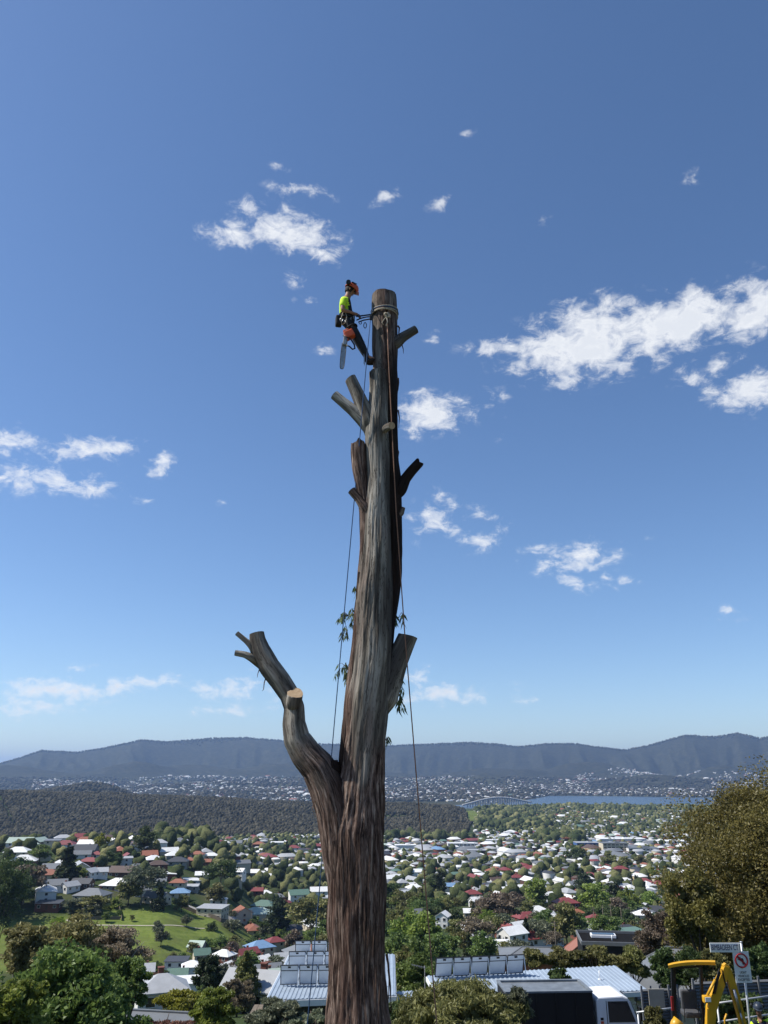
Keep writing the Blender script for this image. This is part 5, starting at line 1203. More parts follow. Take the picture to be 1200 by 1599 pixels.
# --- fence, railing
def corr_fence(label, px0, px1, py_top0, py_top1, Y0, Y1, h):
    a, c_ = PY(px0, py_top0, Y0), PY(px1, py_top1, Y1); root = empty('fence', (a[0], a[1], a[2] - h)); tag(root, label, 'fence'); A, B = Vector((0, 0, 0)), v3(c_ - a); A, B = A + Vector((0, 0, h)), B + Vector((0, 0, h))
    n = 15; vs = []; nr = (B - A).cross(Vector((0, 0, 1))).normalized()
    for side in (0, 1):
        for i in range(n * 2 + 1):
            z = -h * i / (n * 2); o = (.03 if i % 2 else -.03) + side * .012
            vs += [A + Vector((0, 0, z)) + nr * o, B + Vector((0, 0, z)) + nr * o]
    k = (n * 2 + 1) * 2; fs = [(2 * i, 2 * i + 1, 2 * i + 3, 2 * i + 2) for i in range(n * 2)] + [(k + 2 * i, k + 2 * i + 2, k + 2 * i + 3, k + 2 * i + 1) for i in range(n * 2)]
    fs += [(0, k, k + 1, 1)] + [(2 * i, 2 * i + 2, k + 2 * i + 2, k + 2 * i) for i in range(n * 2)] + [(2 * i + 1, k + 2 * i + 1, k + 2 * i + 3, 2 * i + 3) for i in range(n * 2)]
    b = MB(); b.add(vs, fs); b.build('corrugated_sheet', M['fence'], root)
    m_ = 5
    for i in range(m_):
        p = A.lerp(B, i / (m_ - 1)); b = MB(); b.box(p + nr * .09 + Vector((0, 0, -h / 2)), (.07, .07, h + .3)); b.build('post', M['fence'], root)
corr_fence('grey corrugated steel fence behind the digger and sign post', 1080, 1215, 1534, 1529, 33.5, 34.5, 1.7)
corr_fence('short corrugated fence between the blue-grey roof and the digger', 1000, 1056, 1545, 1543, 36, 36.5, 1.6)
def railing(label, pts, h_lo, posts):
    P = [PY(*p) for p in pts]; g = P[0].copy(); g[2] = tz(g[0], g[1]); root = empty('handrail', g); tag(root, label, 'railing')
    for off, nm in ((0, 'top_rail'), (h_lo, 'mid_rail')):
        b = MB(); b.tube([p - g - np.array([0, 0, off]) for p in P], .03, 8); b.build(nm, M['steel_rail'], root)
    for t in posts:
        p = P[0] * (1 - t) + P[-1] * t; z = tz(p[0], p[1]); b = MB(); b.tube([p - g, np.array([p[0] - g[0], p[1] - g[1], z - g[2] - .2])], .03, 8); b.build('post', M['steel_rail'], root)
M['steel_rail'] = mat_plain('galvanised_pipe', (.5, .51, .52), .4, .08, 4, metal=.3)
railing('galvanised handrail running behind the worker at right', [(1118, 1567, 30.5), (1160, 1561, 30.8), (1215, 1553.5, 31)], .55, (0.02, .5, .98))
railing('galvanised handrail between the truck cab and the digger', [(994, 1581, 31), (1022, 1577.5, 31), (1052, 1574, 31)], .5, (.04, .55, .96))
b = MB(); bp = PY(1026, 1561, 35); b.box((0, 0, 0), (.62, .05, .75)); sg = b.build('board', M['boardgrey'], None, bevel=.01); sg.location = bp; tag(sg, 'blank dull cream board leaning on the short corrugated fence', 'board')

# ---------------------------------------------------------------- white tipper truck
M['truckwhite'] = mat_plain('white_truck_paint', (.88, .89, .90), .25, .04, 2, spec=.5)
M['tyre'] = mat_plain('tyre_rubber', (.02, .02, .021), .85, .2, 10)
M['rimgrey'] = mat_plain('wheel_rim', (.4, .4, .4), .4, .1, 6, metal=.4)
M['tarpaulin'] = mat_plain('dark_grey_steel_tray', (.16, .18, .20), .5, .25, 2)
def wheel(parent, c, r, w, M3=None, name='wheel'):
    b = MB(); c = Vector(c); b.tube([c + Vector((0, -w / 2, 0)), c + Vector((0, -w / 2 + .03, 0)), c + Vector((0, w / 2 - .03, 0)), c + Vector((0, w / 2, 0))], [r * .9, r, r, r * .9], 22); o = b.build(name, M['tyre'], parent)
    b = MB(); b.tube([c + Vector((0, -w / 2 - .01, 0)), c + Vector((0, w / 2 + .01, 0))], r * .56, 16); b.build('rim', M['rimgrey'], o)
gz = 138.5; tc0 = PZ(929, 1556.5, gz + 2.34)
truck = empty('truck', (tc0[0], tc0[1] + .88, gz), R(3)); tag(truck, 'white cab-over tipper truck with black high-sided tray', 'truck')
side = [(.0, .55), (.0, 2.18), (.10, 2.32), (1.15, 2.36), (1.4, 2.28), (1.52, 2.12), (1.80, 1.38), (1.88, 1.15), (1.90, .55)]
b = MB(); b.prism([(x, -.88, z) for x, z in side], (0, 1.76, 0)); cab = b.build('cab', M['truckwhite'], truck, bevel=.06)
for sy in (-1, 1):
    b = MB(); b.prism([(x, sy * .883, z) for x, z in ((.50, 1.38), (.50, 2.16), (1.36, 2.16), (1.66, 1.38))], (0, sy * .012, 0)); b.build('side_window', M['glass'], cab)
    b = MB(); b.prism([(x, sy * .88, z) for x, z in ((.42, .7), (.42, 2.18), (.45, 2.18), (.45, .7))], (0, sy * .004, 0)); b.prism([(x, sy * .88, z) for x, z in ((.45, 1.18), (.45, 1.21), (1.72, 1.21), (1.72, 1.18))], (0, sy * .004, 0)); b.build('door_seam', M['darkframe'], cab)
    b = MB(); b.box((.6, sy * .9, 1.1), (.2, .04, .05)); b.build('door_handle', M['darkframe'], cab)
    b = MB(); b.tube([(1.62, sy * .88, 2.05), (1.78, sy * 1.1, 2.1), (1.8, sy * 1.13, 1.3), (1.7, sy * .88, 1.2)], .018, 6); b.box((1.8, sy * 1.13, 1.75), (.08, .2, .5)); b.build('mirror', M['dkplastic'], cab)
b = MB(); b.add([(1.545, -.76, 2.1), (1.545, .76, 2.1), (1.80, .78, 1.42), (1.80, -.78, 1.42), (1.56, -.76, 2.11), (1.56, .76, 2.11), (1.825, .78, 1.43), (1.825, -.78, 1.43)], [(0, 1, 2, 3), (4, 5, 6, 7), (0, 1, 5, 4), (1, 2, 6, 5), (2, 3, 7, 6), (3, 0, 4, 7)]); b.build('windscreen', M['glass'], cab)
b = MB(); b.box((.2, -.886, 1.38), (.16, .01, .44)); st = b.build('sticker', M['truckwhite'], cab)
for k, (dz, mt) in enumerate(((.13, 'dkplastic'), (0, 'orange'), (-.13, 'dkplastic'))):
    b = MB(); b.box((.2, -.893, 1.38 + dz), (.13, .006, .1)); b.build('sticker_mark', M[mt], st)
b = MB(); b.box((-1.4, -.42, .62), (5.0, .12, .2)); b.box((-1.4, .42, .62), (5.0, .12, .2)); b.box((-1.4, 0, .62), (.15, .84, .15)); b.build('chassis', M['dkplastic'], truck)
b = MB(); b.box((1.92, 0, .6), (.12, 1.76, .3)); b.build('bumper', M['truckwhite'], truck, bevel=.03)
for sy in (-1, 1):
    b = MB(); b.box((1.93, sy * .66, .85), (.06, .3, .18)); b.build('headlight', M['panelback'], truck); wheel(truck, (.95, sy * .76, .4), .4, .24); wheel(truck, (-2.4, sy * .72, .4), .4, .38)
b = MB()
for a, s in (((-2.05, -0.94, 1.66), (3.75, .07, 1.75)), ((-2.05, 0.94, 1.66), (3.75, .07, 1.75)), ((-.21, 0, 1.66), (.07, 1.81, 1.75)), ((-3.89, 0, 1.66), (.07, 1.81, 1.75)), ((-2.05, 0, .78), (3.6, 1.81, .08))): b.box(a, s)
b.build('tray', M['blackclad'], truck)
b = MB()
for sy in (-1, 1): b.box((-2.05, sy * 0.94, 2.57), (3.8, .14, .07))
for x in (-.21, -3.89): b.box((x, 0, 2.57), (.14, 1.73, .07))
b.build('tray_rim', M['tarpaulin'], truck)
b = MB(); b.box((-2.05, 0, 2.5), (3.6, 1.78, .05)); b.build('tarpaulin', M['tarpaulin'], truck)
for x in (-.9, -1.75, -2.6, -3.4):
    b = MB(); b.box((x, -1.0, 1.66), (.07, .05, 1.7)); b.build('tray_rib', M['blackclad'], truck)

# ---------------------------------------------------------------- yellow mini excavator
M['digger'] = mat_plain('digger_yellow', (.62, .33, .02), .4, .1, 3, spec=.45)
EY = 28.2
eg = PY(1083, 1600, EY); eg[2] = tz(eg[0], EY)
dig = empty('excavator', eg); tag(dig, 'yellow mini excavator with canopy and folded boom', 'excavator')
E = lambda px, py, dy=0: Vector(PY(px, py, EY + dy) - eg)
hz = E(1080, 1512).z
# tracks and house below the frame
for sy in (-1, 1):
    b = MB(); b.prism([(x, sy * .62 - .15, z) for x, z in ((-.75, .1), (-.85, .22), (-.75, .4), (.75, .4), (.85, .22), (.75, .05), (-.7, .05))], (0, .3, 0)); tk = b.build('track', M['tyre'], dig, bevel=.03)
    for x in (-.55, 0, .55): wheel(tk, (x, sy * .62, .22), .13, .33, name='roller')
b = MB(); b.box((0, 0, .47), (.9, .9, .2)); b.build('undercarriage', M['dkplastic'], dig)
b = MB(); b.prism([(x, -.6, z) for x, z in ((-.85, .6), (-.95, .8), (-.85, 1.15), (-.3, 1.2), (-.1, .95), (.75, .9), (.8, .6))], (0, 1.2, 0)); b.build('body', M['digger'], dig, bevel=.06)
# canopy: shallow curved yellow roof
vs = []; L_ = (1043.5, 1117)
for i in range(9):
    t = i / 8; px = L_[0] + (L_[1] - L_[0]) * t; py = 1503.5 - 2.8 * t - 1.6 * math.sin(math.pi * t) + (2.5 * (1 - t) ** 6)
    for dy in (-.55, -.45, .45, .55):
        p = E(px, py, dy); p.z += (-.03 if abs(dy) > .5 else .02); vs.append(p)
n = len(vs); vs += [v - Vector((0, 0, .085 if i % 4 in (0, 3) else .07)) for i, v in enumerate(vs)]
fs = [(i * 4 + k, i * 4 + k + 1, i * 4 + k + 5, i * 4 + k + 4) for i in range(8) for k in range(3)] + [(n + i * 4 + k, n + i * 4 + k + 4, n + i * 4 + k + 5, n + i * 4 + k + 1) for i in range(8) for k in range(3)]
fs += [(i * 4, i * 4 + 4, n + i * 4 + 4, n + i * 4) for i in range(8)] + [(i * 4 + 3, n + i * 4 + 3, n + i * 4 + 7, i * 4 + 7) for i in range(8)] + [(k, n + k, n + k + 1, k + 1) for k in range(3)] + [(32 + k, 32 + k + 1, n + 33 + k, n + 32 + k) for k in range(3)]
b = MB(); b.add(vs, fs); b.build('canopy', M['digger'], dig)
for px0, px1, dy in ((1049.5, 1052, -.45), (1095, 1099, -.45), (1053, 1055, .45), (1094, 1097, .45)):
    b = MB(); b.bar(E(px0, 1508, dy), E(px1, 1608, dy), .07, .07, up=(0, 1, 0)); b.build('canopy_post', M['darkframe'], dig)
b = MB(); b.bar(E(1049.5, 1556, -.49), E(1051, 1578, -.49), .07, .06, up=(0, 1, 0)); b.build('post_guard', mat_plain('red_plastic', (.3, .02, .02), .5), dig)
b = MB(); b.bar(E(1052, 1512, -.45), E(1096, 1509, -.45), .05, .05); b.build('canopy_rail', M['darkframe'], dig)
M['seat'] = mat_plain('grey_vinyl_seat', (.07, .072, .078), .7, .15, 6)
b = MB(); b.box(E(1076, 1562, .05), (.5, .14, .62), rot=Matrix.Rotation(.12, 3, 'X')); bs = b.build('seat_back', M['seat'], dig, bevel=.05)
b = MB(); b.box(E(1079, 1582, -.15), (.5, .5, .16)); b.build('seat', M['seat'], dig, bevel=.05)
for px in (1070, 1092):
    b = MB(); p = E(px, 1596, -.35); b.tube([p, p + Vector((.01, -.03, .35)), p + Vector((.03, -.05, .52))], [.012, .012, .02], 7); b.build('control_lever', M['dkplastic'], dig)
# boom (near vertical, then leaning in) and arm coming down right, with rams and hoses
BY = -.75
def plate(pts, w, name, mat, parent=dig):
    b = MB(); P = [E(x, y, BY) for x, y, h in pts]; hs = [h * .0175 for *_, h in pts]; L1, L2 = [], []
    for i, p in enumerate(P):
        t = (P[min(i + 1, len(P) - 1)] - P[max(i - 1, 0)]).normalized(); q = Vector((-t.z, 0, t.x)); L1.append(p + q * hs[i] / 2); L2.append(p - q * hs[i] / 2)
    poly = L1 + L2[::-1]; b.prism([p - Vector((0, w / 2, 0)) for p in poly], (0, w, 0)); return b.build(name, mat, parent, bevel=.012)
boom = plate([(1108, 1640, 15), (1109, 1600, 14), (1111, 1575, 16), (1114, 1562, 17), (1124, 1538, 14), (1131, 1520, 12), (1133.5, 1508, 8)], .2, 'boom', M['digger'])
arm = plate([(1130.5, 1505, 6), (1134, 1510, 12), (1143, 1536, 13), (1150, 1560, 13), (1158, 1590, 11), (1166, 1622, 9)], .16, 'arm', M['digger'])
b = MB(); b.tube([E(1104, 1556, BY - .14), E(1117, 1530, BY - .14)], .04, 10); b.tube([E(1117, 1530, BY - .14), E(1124, 1516, BY - .14)], .024, 8); b.build('boom_ram', M['digger'], boom)
b = MB(); b.tube([E(1146, 1545, BY - .13), E(1156, 1580, BY - .13)], .045, 10); b.tube([E(1156, 1580, BY - .13), E(1162, 1605, BY - .13)], .025, 8); b.build('bucket_ram', M['steel'], arm)
for k in range(4):
    b = MB(); b.tube([E(1113 + k * 1.4, 1552, BY - .13 - .02 * k), E(1119 + k * 1.2, 1528, BY - .16), E(1123 + k, 1513 + 2 * k, BY - .17), E(1128 + k * .6, 1514 + 2 * k, BY - .16), E(1131 + k, 1530 + 3 * k, BY - .12), E(1136 + k, 1545 + 3 * k, BY - .12)], .014, 6); b.build('hydraulic_hose', M['dkplastic'], boom)
b = MB(); b.box(E(1104.5, 1560, BY - .12), (.26, .2, .2)); lt = b.build('work_light', M['digger'], boom, bevel=.04)
b = MB(); b.box(E(1106, 1561, BY - .23), (.17, .02, .12)); b.build('lens', M['panelback'], lt)
b = MB(); b.bar(E(1106, 1575, BY - .13), E(1106, 1610, BY - .13), .07, .05, up=(0, 1, 0)); b.build('swing_post', M['digger'], dig)
bk2 = plate([(1162, 1612, 10), (1156, 1640, 24), (1146, 1652, 22), (1140, 1646, 6)], .36, 'digging_bucket', M['tarpaulin'])
b = MB(); b.tube([E(1060, 1592, -.5), E(1056, 1600, -.5), E(1052, 1618, -.5)], [.16, .17, .17], 12); b.build('fuel_tank', M['digger'], dig)
b = MB(); b.tube([E(1135, 1583, BY + .2), E(1132, 1592, BY + .2), E(1133, 1606, BY + .2)], .03, 6); b.build('blade_arm', M['digger'], dig)

# ---------------------------------------------------------------- street sign post
M['signwhite'] = mat_plain('sign_white', (.72, .73, .73), .45, .04, 3)
M['signblack'] = mat_plain('sign_black', (.012, .012, .014), .5, .05, 3)
M['signred'] = mat_plain('sign_red', (.30, .012, .02), .5, .05, 3)
M['signnavy'] = mat_plain('sign_navy', (.02, .03, .10), .5, .05, 3)
SY_ = 24.6
sp = PY(1160, 1531, SY_); sp[2] = tz(sp[0], SY_)
post = empty('street_sign', sp); tag(post, 'street name blade and no left turn plate on a grey post', 'street sign')
S_ = lambda px, py, dy=0: Vector(PY(px, py, SY_ + dy) - sp)
top = S_(1157.5, 1472)
b = MB(); b.tube([Vector((0, 0, -.3)), Vector((top.x * .5, 0, top.z * .5)), top], .03, 12); b.tube([top, top + Vector((0, 0, .03))], .034, 12); b.build('pole', M['steel_rail'], post)
c0, c1 = S_(1109, 1479.7, -.05), S_(1156.5, 1479.7, -.05); c = (c0 + c1) / 2; bw = (c1 - c0).length; bhh = .235
b = MB(); b.box(c, (bw, .03, bhh)); blade = b.build('name_blade', M['signwhite'], post, bevel=.006)
def text_part(txt, size, loc, mat, parent, name='lettering', width=None, ext=.003):
    cu = bpy.data.curves.new('txt', 'FONT'); cu.body = txt; cu.size = size; cu.align_x = 'CENTER'; cu.align_y = 'CENTER'; cu.extrude = ext
    o = bpy.data.objects.new('txt', cu); COL.objects.link(o); dg = bpy.context.evaluated_depsgraph_get(); me = bpy.data.meshes.new_from_object(o.evaluated_get(dg)); bpy.data.objects.remove(o); bpy.data.curves.remove(cu)
    xs = [v.co.x for v in me.vertices]; s = width / (max(xs) - min(xs)) if width else 1
    for v in me.vertices: x, y, z = v.co; v.co = (x * s, -z, y)
    me.name = name; me.materials.clear(); me.materials.append(mat); ob = link(name, me, parent); ob.location = loc; ob['kind'] = 'stuff' if False else ''
    del ob['kind']; return ob
text_part('BIMBADEEN CT', .2, c + Vector((-.02, -.021, 0)), M['signnavy'], blade, width=bw * .88)
b = MB(); b.box(S_(1155, 1479.7, -.06), (.05, .045, .2)); b.build('bracket', M['steel_rail'], blade)
pc = S_(1159.5, 1510, -.05); pw, ph = 25 * mpp(PY(1160, 1510, SY_)), 42 * mpp(PY(1160, 1510, SY_)) / .97
b = MB(); b.box(pc, (pw, .012, ph)); plate_o = b.build('regulatory_plate', M['signwhite'], post)
rc_ = pc + Vector((-.005, -.012, ph * .21)); rad_ = pw * .37
b = MB(); b.tube([rc_ + Vector((rad_ * math.cos(a), 0, rad_ * math.sin(a))) for a in np.linspace(0, 2 * math.pi, 33)], .022, 6, caps=False); b.build('red_ring', M['signred'], plate_o)
b = MB(); s_ = rad_
pts = [(.36, -.62), (.36, .12), (.22, .34), (-.12, .34), (-.12, .56), (-.62, .2), (-.12, -.12), (-.12, .08), (.08, .08), (.12, .02), (.12, -.62)]
b.prism([rc_ + Vector((x * s_, -.002, z * s_)) for x, z in pts], (0, -.004, 0)); b.build('turn_arrow', M['signblack'], plate_o)
b = MB(); b.bar(rc_ + Vector((-.66 * s_, -.009, .66 * s_)), rc_ + Vector((.66 * s_, -.009, -.66 * s_)), .012, .05, up=(0, 0, 1)); b.build('red_slash', M['signred'], plate_o)
for k, t in enumerate(('LIGHT', 'VEHICLES', 'EXCEPTED')): text_part(t, .085, pc + Vector((0, -.009, -ph * (.17 + .115 * k))), M['signblack'], plate_o, width=pw * (.42, .68, .72)[k])

# ---------------------------------------------------------------- ground worker at the right edge
WY = 22.6; g0 = PY(1186, 1580, WY); gz = tz(g0[0], WY)
def WJ(dx, dy, h): return (g0[0] + dx, WY + dy, gz + h)
hh = PY(1183, 1575.5, WY)[2] - gz          # head centre height
k = hh / 1.62
JW = {'head': WJ(-.045, -.06, 1.62 * k), 'neck': WJ(0, 0, 1.47 * k), 'chest': WJ(.01, .01, 1.28 * k), 'pelvis': WJ(.02, 0, .95 * k)}
for s, x in (('R', -1), ('L', 1)):
    JW['sh' + s] = WJ(.2 * x, 0, 1.40 * k); JW['el' + s] = WJ(.27 * x, .03, 1.12 * k); JW['wr' + s] = WJ(.24 * x, -.12, .9 * k); JW['hd' + s] = WJ(.23 * x, -.16, .83 * k)
    JW['hip' + s] = WJ(.1 * x, 0, .9 * k); JW['kn' + s] = WJ(.12 * x, -.03, .5 * k); JW['an' + s] = WJ(.13 * x, .02, .1); JW['toe' + s] = WJ(.15 * x, -.15, .05); JW['heel' + s] = WJ(.13 * x, .06, .05)
make_person((g0[0], WY, gz), JW, (-.25, -1, 0), .12, {'shirt': 'hivis'}, 'ground worker in dark helmet and yellow shirt at the right edge', helmet='dark')
# the street itself
M['asphalt'] = mat_plain('asphalt', (.055, .055, .057), .9, .2, .8, bump=.2)
M['concrete'] = mat_plain('pale_concrete', (.36, .34, .31), .9, .15, .8, bump=.2)
def strip(name, pts, w, mat, lift=.06, n=30):
    P = np.array(pts, float); s = np.r_[0, np.cumsum(np.linalg.norm(np.diff(P[:, :2], axis=0), axis=1))]; t = np.linspace(0, s[-1], n)
    X, Y = np.interp(t, s, P[:, 0]), np.interp(t, s, P[:, 1]); dx, dy = np.gradient(X), np.gradient(Y); l = np.hypot(dx, dy); nx, ny = -dy / l, dx / l
    V = []; 
    for o in np.linspace(-.5, .5, 5):
        xx, yy = X + nx * w * o, Y + ny * w * o; V.append(np.stack([xx, yy, terrain(xx, yy) + lift], -1))
    V = np.stack(V, 1).reshape(-1, 3); Fc = [(i * 5 + k, i * 5 + k + 1, (i + 1) * 5 + k + 1, (i + 1) * 5 + k) for i in range(n - 1) for k in range(4)]
    return tag(link(name, mesh_np(name, V, Fc, mat, smooth=True)), kind='structure')
strip('street', [(-30, 37, 0), (0, 36, 0), (20, 33, 0), (45, 30, 0)], 7, M['asphalt'], .1, 60)
strip('bounce_strip', [(-14, 2, 0), (-3, 3.2, 0), (6, 4.5, 0), (16, 7, 0)], 5.5, M['concrete'], .12, 60)  # unseen pale strip near the camera, added to bounce light up from below
# ================================================================ the town in the valley
HOUSES = []            # (root, roof colour, wall colour, roof type, px, py)
_hm = {}
def house_meshes(w, l, h, typ):
    key = (round(w), round(l), round(h * 2) / 2, typ)
    if key in _hm: return _hm[key]
    w, l, h, typ = key; ov = .45; W2, L2 = w / 2 + ov, l / 2 + ov
    if typ == 'flat':
        b = MB(); b.box((0, 0, h / 2 - 2), (w, l, h + 4)); wall = b.mesh('wall', MW['white']); rise = .5
        b = MB(); b.add([(-W2, -L2, h), (W2, -L2, h), (W2, L2, h + .7), (-W2, L2, h + .7), (-W2, -L2, h - .2), (W2, -L2, h - .2), (W2, L2, h + .5), (-W2, L2, h + .5)], [(0, 1, 2, 3), (7, 6, 5, 4), (0, 4, 5, 1), (1, 5, 6, 2), (2, 6, 7, 3), (3, 7, 4, 0)]); roof = b.mesh('roof', MR['white'])
    else:
        rise = L2 * (.52 if typ == 'gabled' else .46); k = W2 if typ == 'gabled' else max(.15, W2 - L2 * .95)
        b = MB(); vs = [(-w / 2, -l / 2, -4), (w / 2, -l / 2, -4), (w / 2, l / 2, -4), (-w / 2, l / 2, -4), (-w / 2, -l / 2, h), (w / 2, -l / 2, h), (w / 2, l / 2, h), (-w / 2, l / 2, h)]
        fs = [(0, 1, 5, 4), (2, 3, 7, 6), (3, 2, 1, 0)]
        if typ == 'gabled':
            hz_ = h + rise * (l / 2) / L2 - .05; vs += [(-w / 2, 0, hz_), (w / 2, 0, hz_)]; fs += [(1, 2, 6, 9, 5), (3, 0, 4, 8, 7)]
        else: fs += [(1, 2, 6, 5), (3, 0, 4, 7)]
        b.add(vs, fs); wall = b.mesh('wall', MW['white'])
        e = h - ov * rise / L2
        V = [(-W2, -L2, e), (W2, -L2, e), (W2, L2, e), (-W2, L2, e), (-k, 0, h + rise), (k, 0, h + rise)]; V += [(x, y, z - .18) for x, y, z in V]
        F_ = [(0, 1, 5, 4), (2, 3, 4, 5), (1, 2, 5), (3, 0, 4), (7, 6, 10, 11), (9, 8, 11, 10), (8, 7, 11), (6, 9, 10), (0, 6, 7, 1), (2, 8, 9, 3), (1, 7, 8, 2), (3, 9, 6, 0)] if typ != 'gabled' else [(0, 1, 5, 4), (2, 3, 4, 5), (7, 6, 10, 11), (9, 8, 11, 10), (0, 6, 7, 1), (2, 8, 9, 3), (1, 7, 11, 5), (5, 11, 8, 2), (3, 9, 10, 4), (4, 10, 6, 0)]
        b = MB(); b.add(V, F_); roof = b.mesh('roof', MR['white'])
    _hm[key] = (wall, roof, rise); return _hm[key]
_b = MB(); _b.box((0, 0, 0), (1.3, .08, 1.25)); WIN = _b.mesh('window', M['glass'])
_b = MB(); _b.box((0, -.03, .66), (1.5, .1, .1)); _b.box((0, -.03, -.66), (1.6, .14, .1)); _b.box((-.7, -.03, 0), (.1, .1, 1.22)); _b.box((.7, -.03, 0), (.1, .1, 1.22)); WFR = _b.mesh('window_frame', M['trim'])
_b = MB(); _b.box((0, 0, 0), (.95, .08, 2.05)); DOOR = _b.mesh('door', MW['brown'])
_b = MB(); _b.box((0, 0, 0), (.8, .8, 2.0)); _b.box((0, 0, 1.06), (.98, .98, .12)); CHIM = _b.mesh('chimney', MW['brick'])
def place_house(pos, w, l, h, rz, typ, rc, wc, lod, seed=0, list_it=True, name='house'):
    r = random.Random(seed); wall, roof, rise = house_meshes(w, l, h, typ); w, l, h = round(w), round(l), round(h * 2) / 2
    root = empty(name, pos, rz); root['category'] = 'house'
    for nm, me, mt in (('wall', wall, MW[wc]), ('roof', roof, MR[rc])):
        o = link(nm, me, root); o.material_slots[0].link = 'OBJECT'; o.material_slots[0].material = mt
        if nm == 'roof': rf = o
    if typ != 'flat' and (lod or r.random() < .5) and r.random() < .7: c = link('chimney', CHIM, rf); c.location = (r.uniform(-.3, .3) * w, l * .12, h + rise * .75)
    if lod:
        # windows and a door on the two sides that face the viewer
        for sgn, ang, span, off in ((-1, 0, w, l / 2), (1, math.pi, w, l / 2), (-1, -math.pi / 2, l, w / 2), (1, math.pi / 2, l, w / 2)):
            n_ = Vector((0, -1, 0)); n_.rotate(Euler((0, 0, ang + rz)))
            if n_.dot(Vector((CAM[0] - pos[0], CAM[1] - pos[1], 0)).normalized()) < .25: continue
            k = max(2, int(span / 3.6)) if lod > 1 else max(1, int(span / 5.5))
            for lev in range(2 if h > 4.4 else 1):
                for i in range(k):
                    x = -span / 2 + span * (i + .5) / k; z = h - 1.4 - lev * 2.7; p = Vector((x, -off - .03, z)); p.rotate(Euler((0, 0, ang)))
                    if i == k // 2 and lev == (1 if h > 4.4 else 0) and k > 2:
                        d = link('door', DOOR, root); d.location = p - Vector((0, 0, .45)); d.rotation_euler = (0, 0, ang); continue
                    wo_ = link('window', WIN, root); wo_.location = p; wo_.rotation_euler = (0, 0, ang)
                    if lod > 1: link('window_frame', WFR, wo_)
    u, v = project(np.array(pos) + [0, 0, h])
    if list_it: HOUSES.append((root, rc, wc, typ, u, v))
    return root
taken = []             # footprints already used: x, y, radius
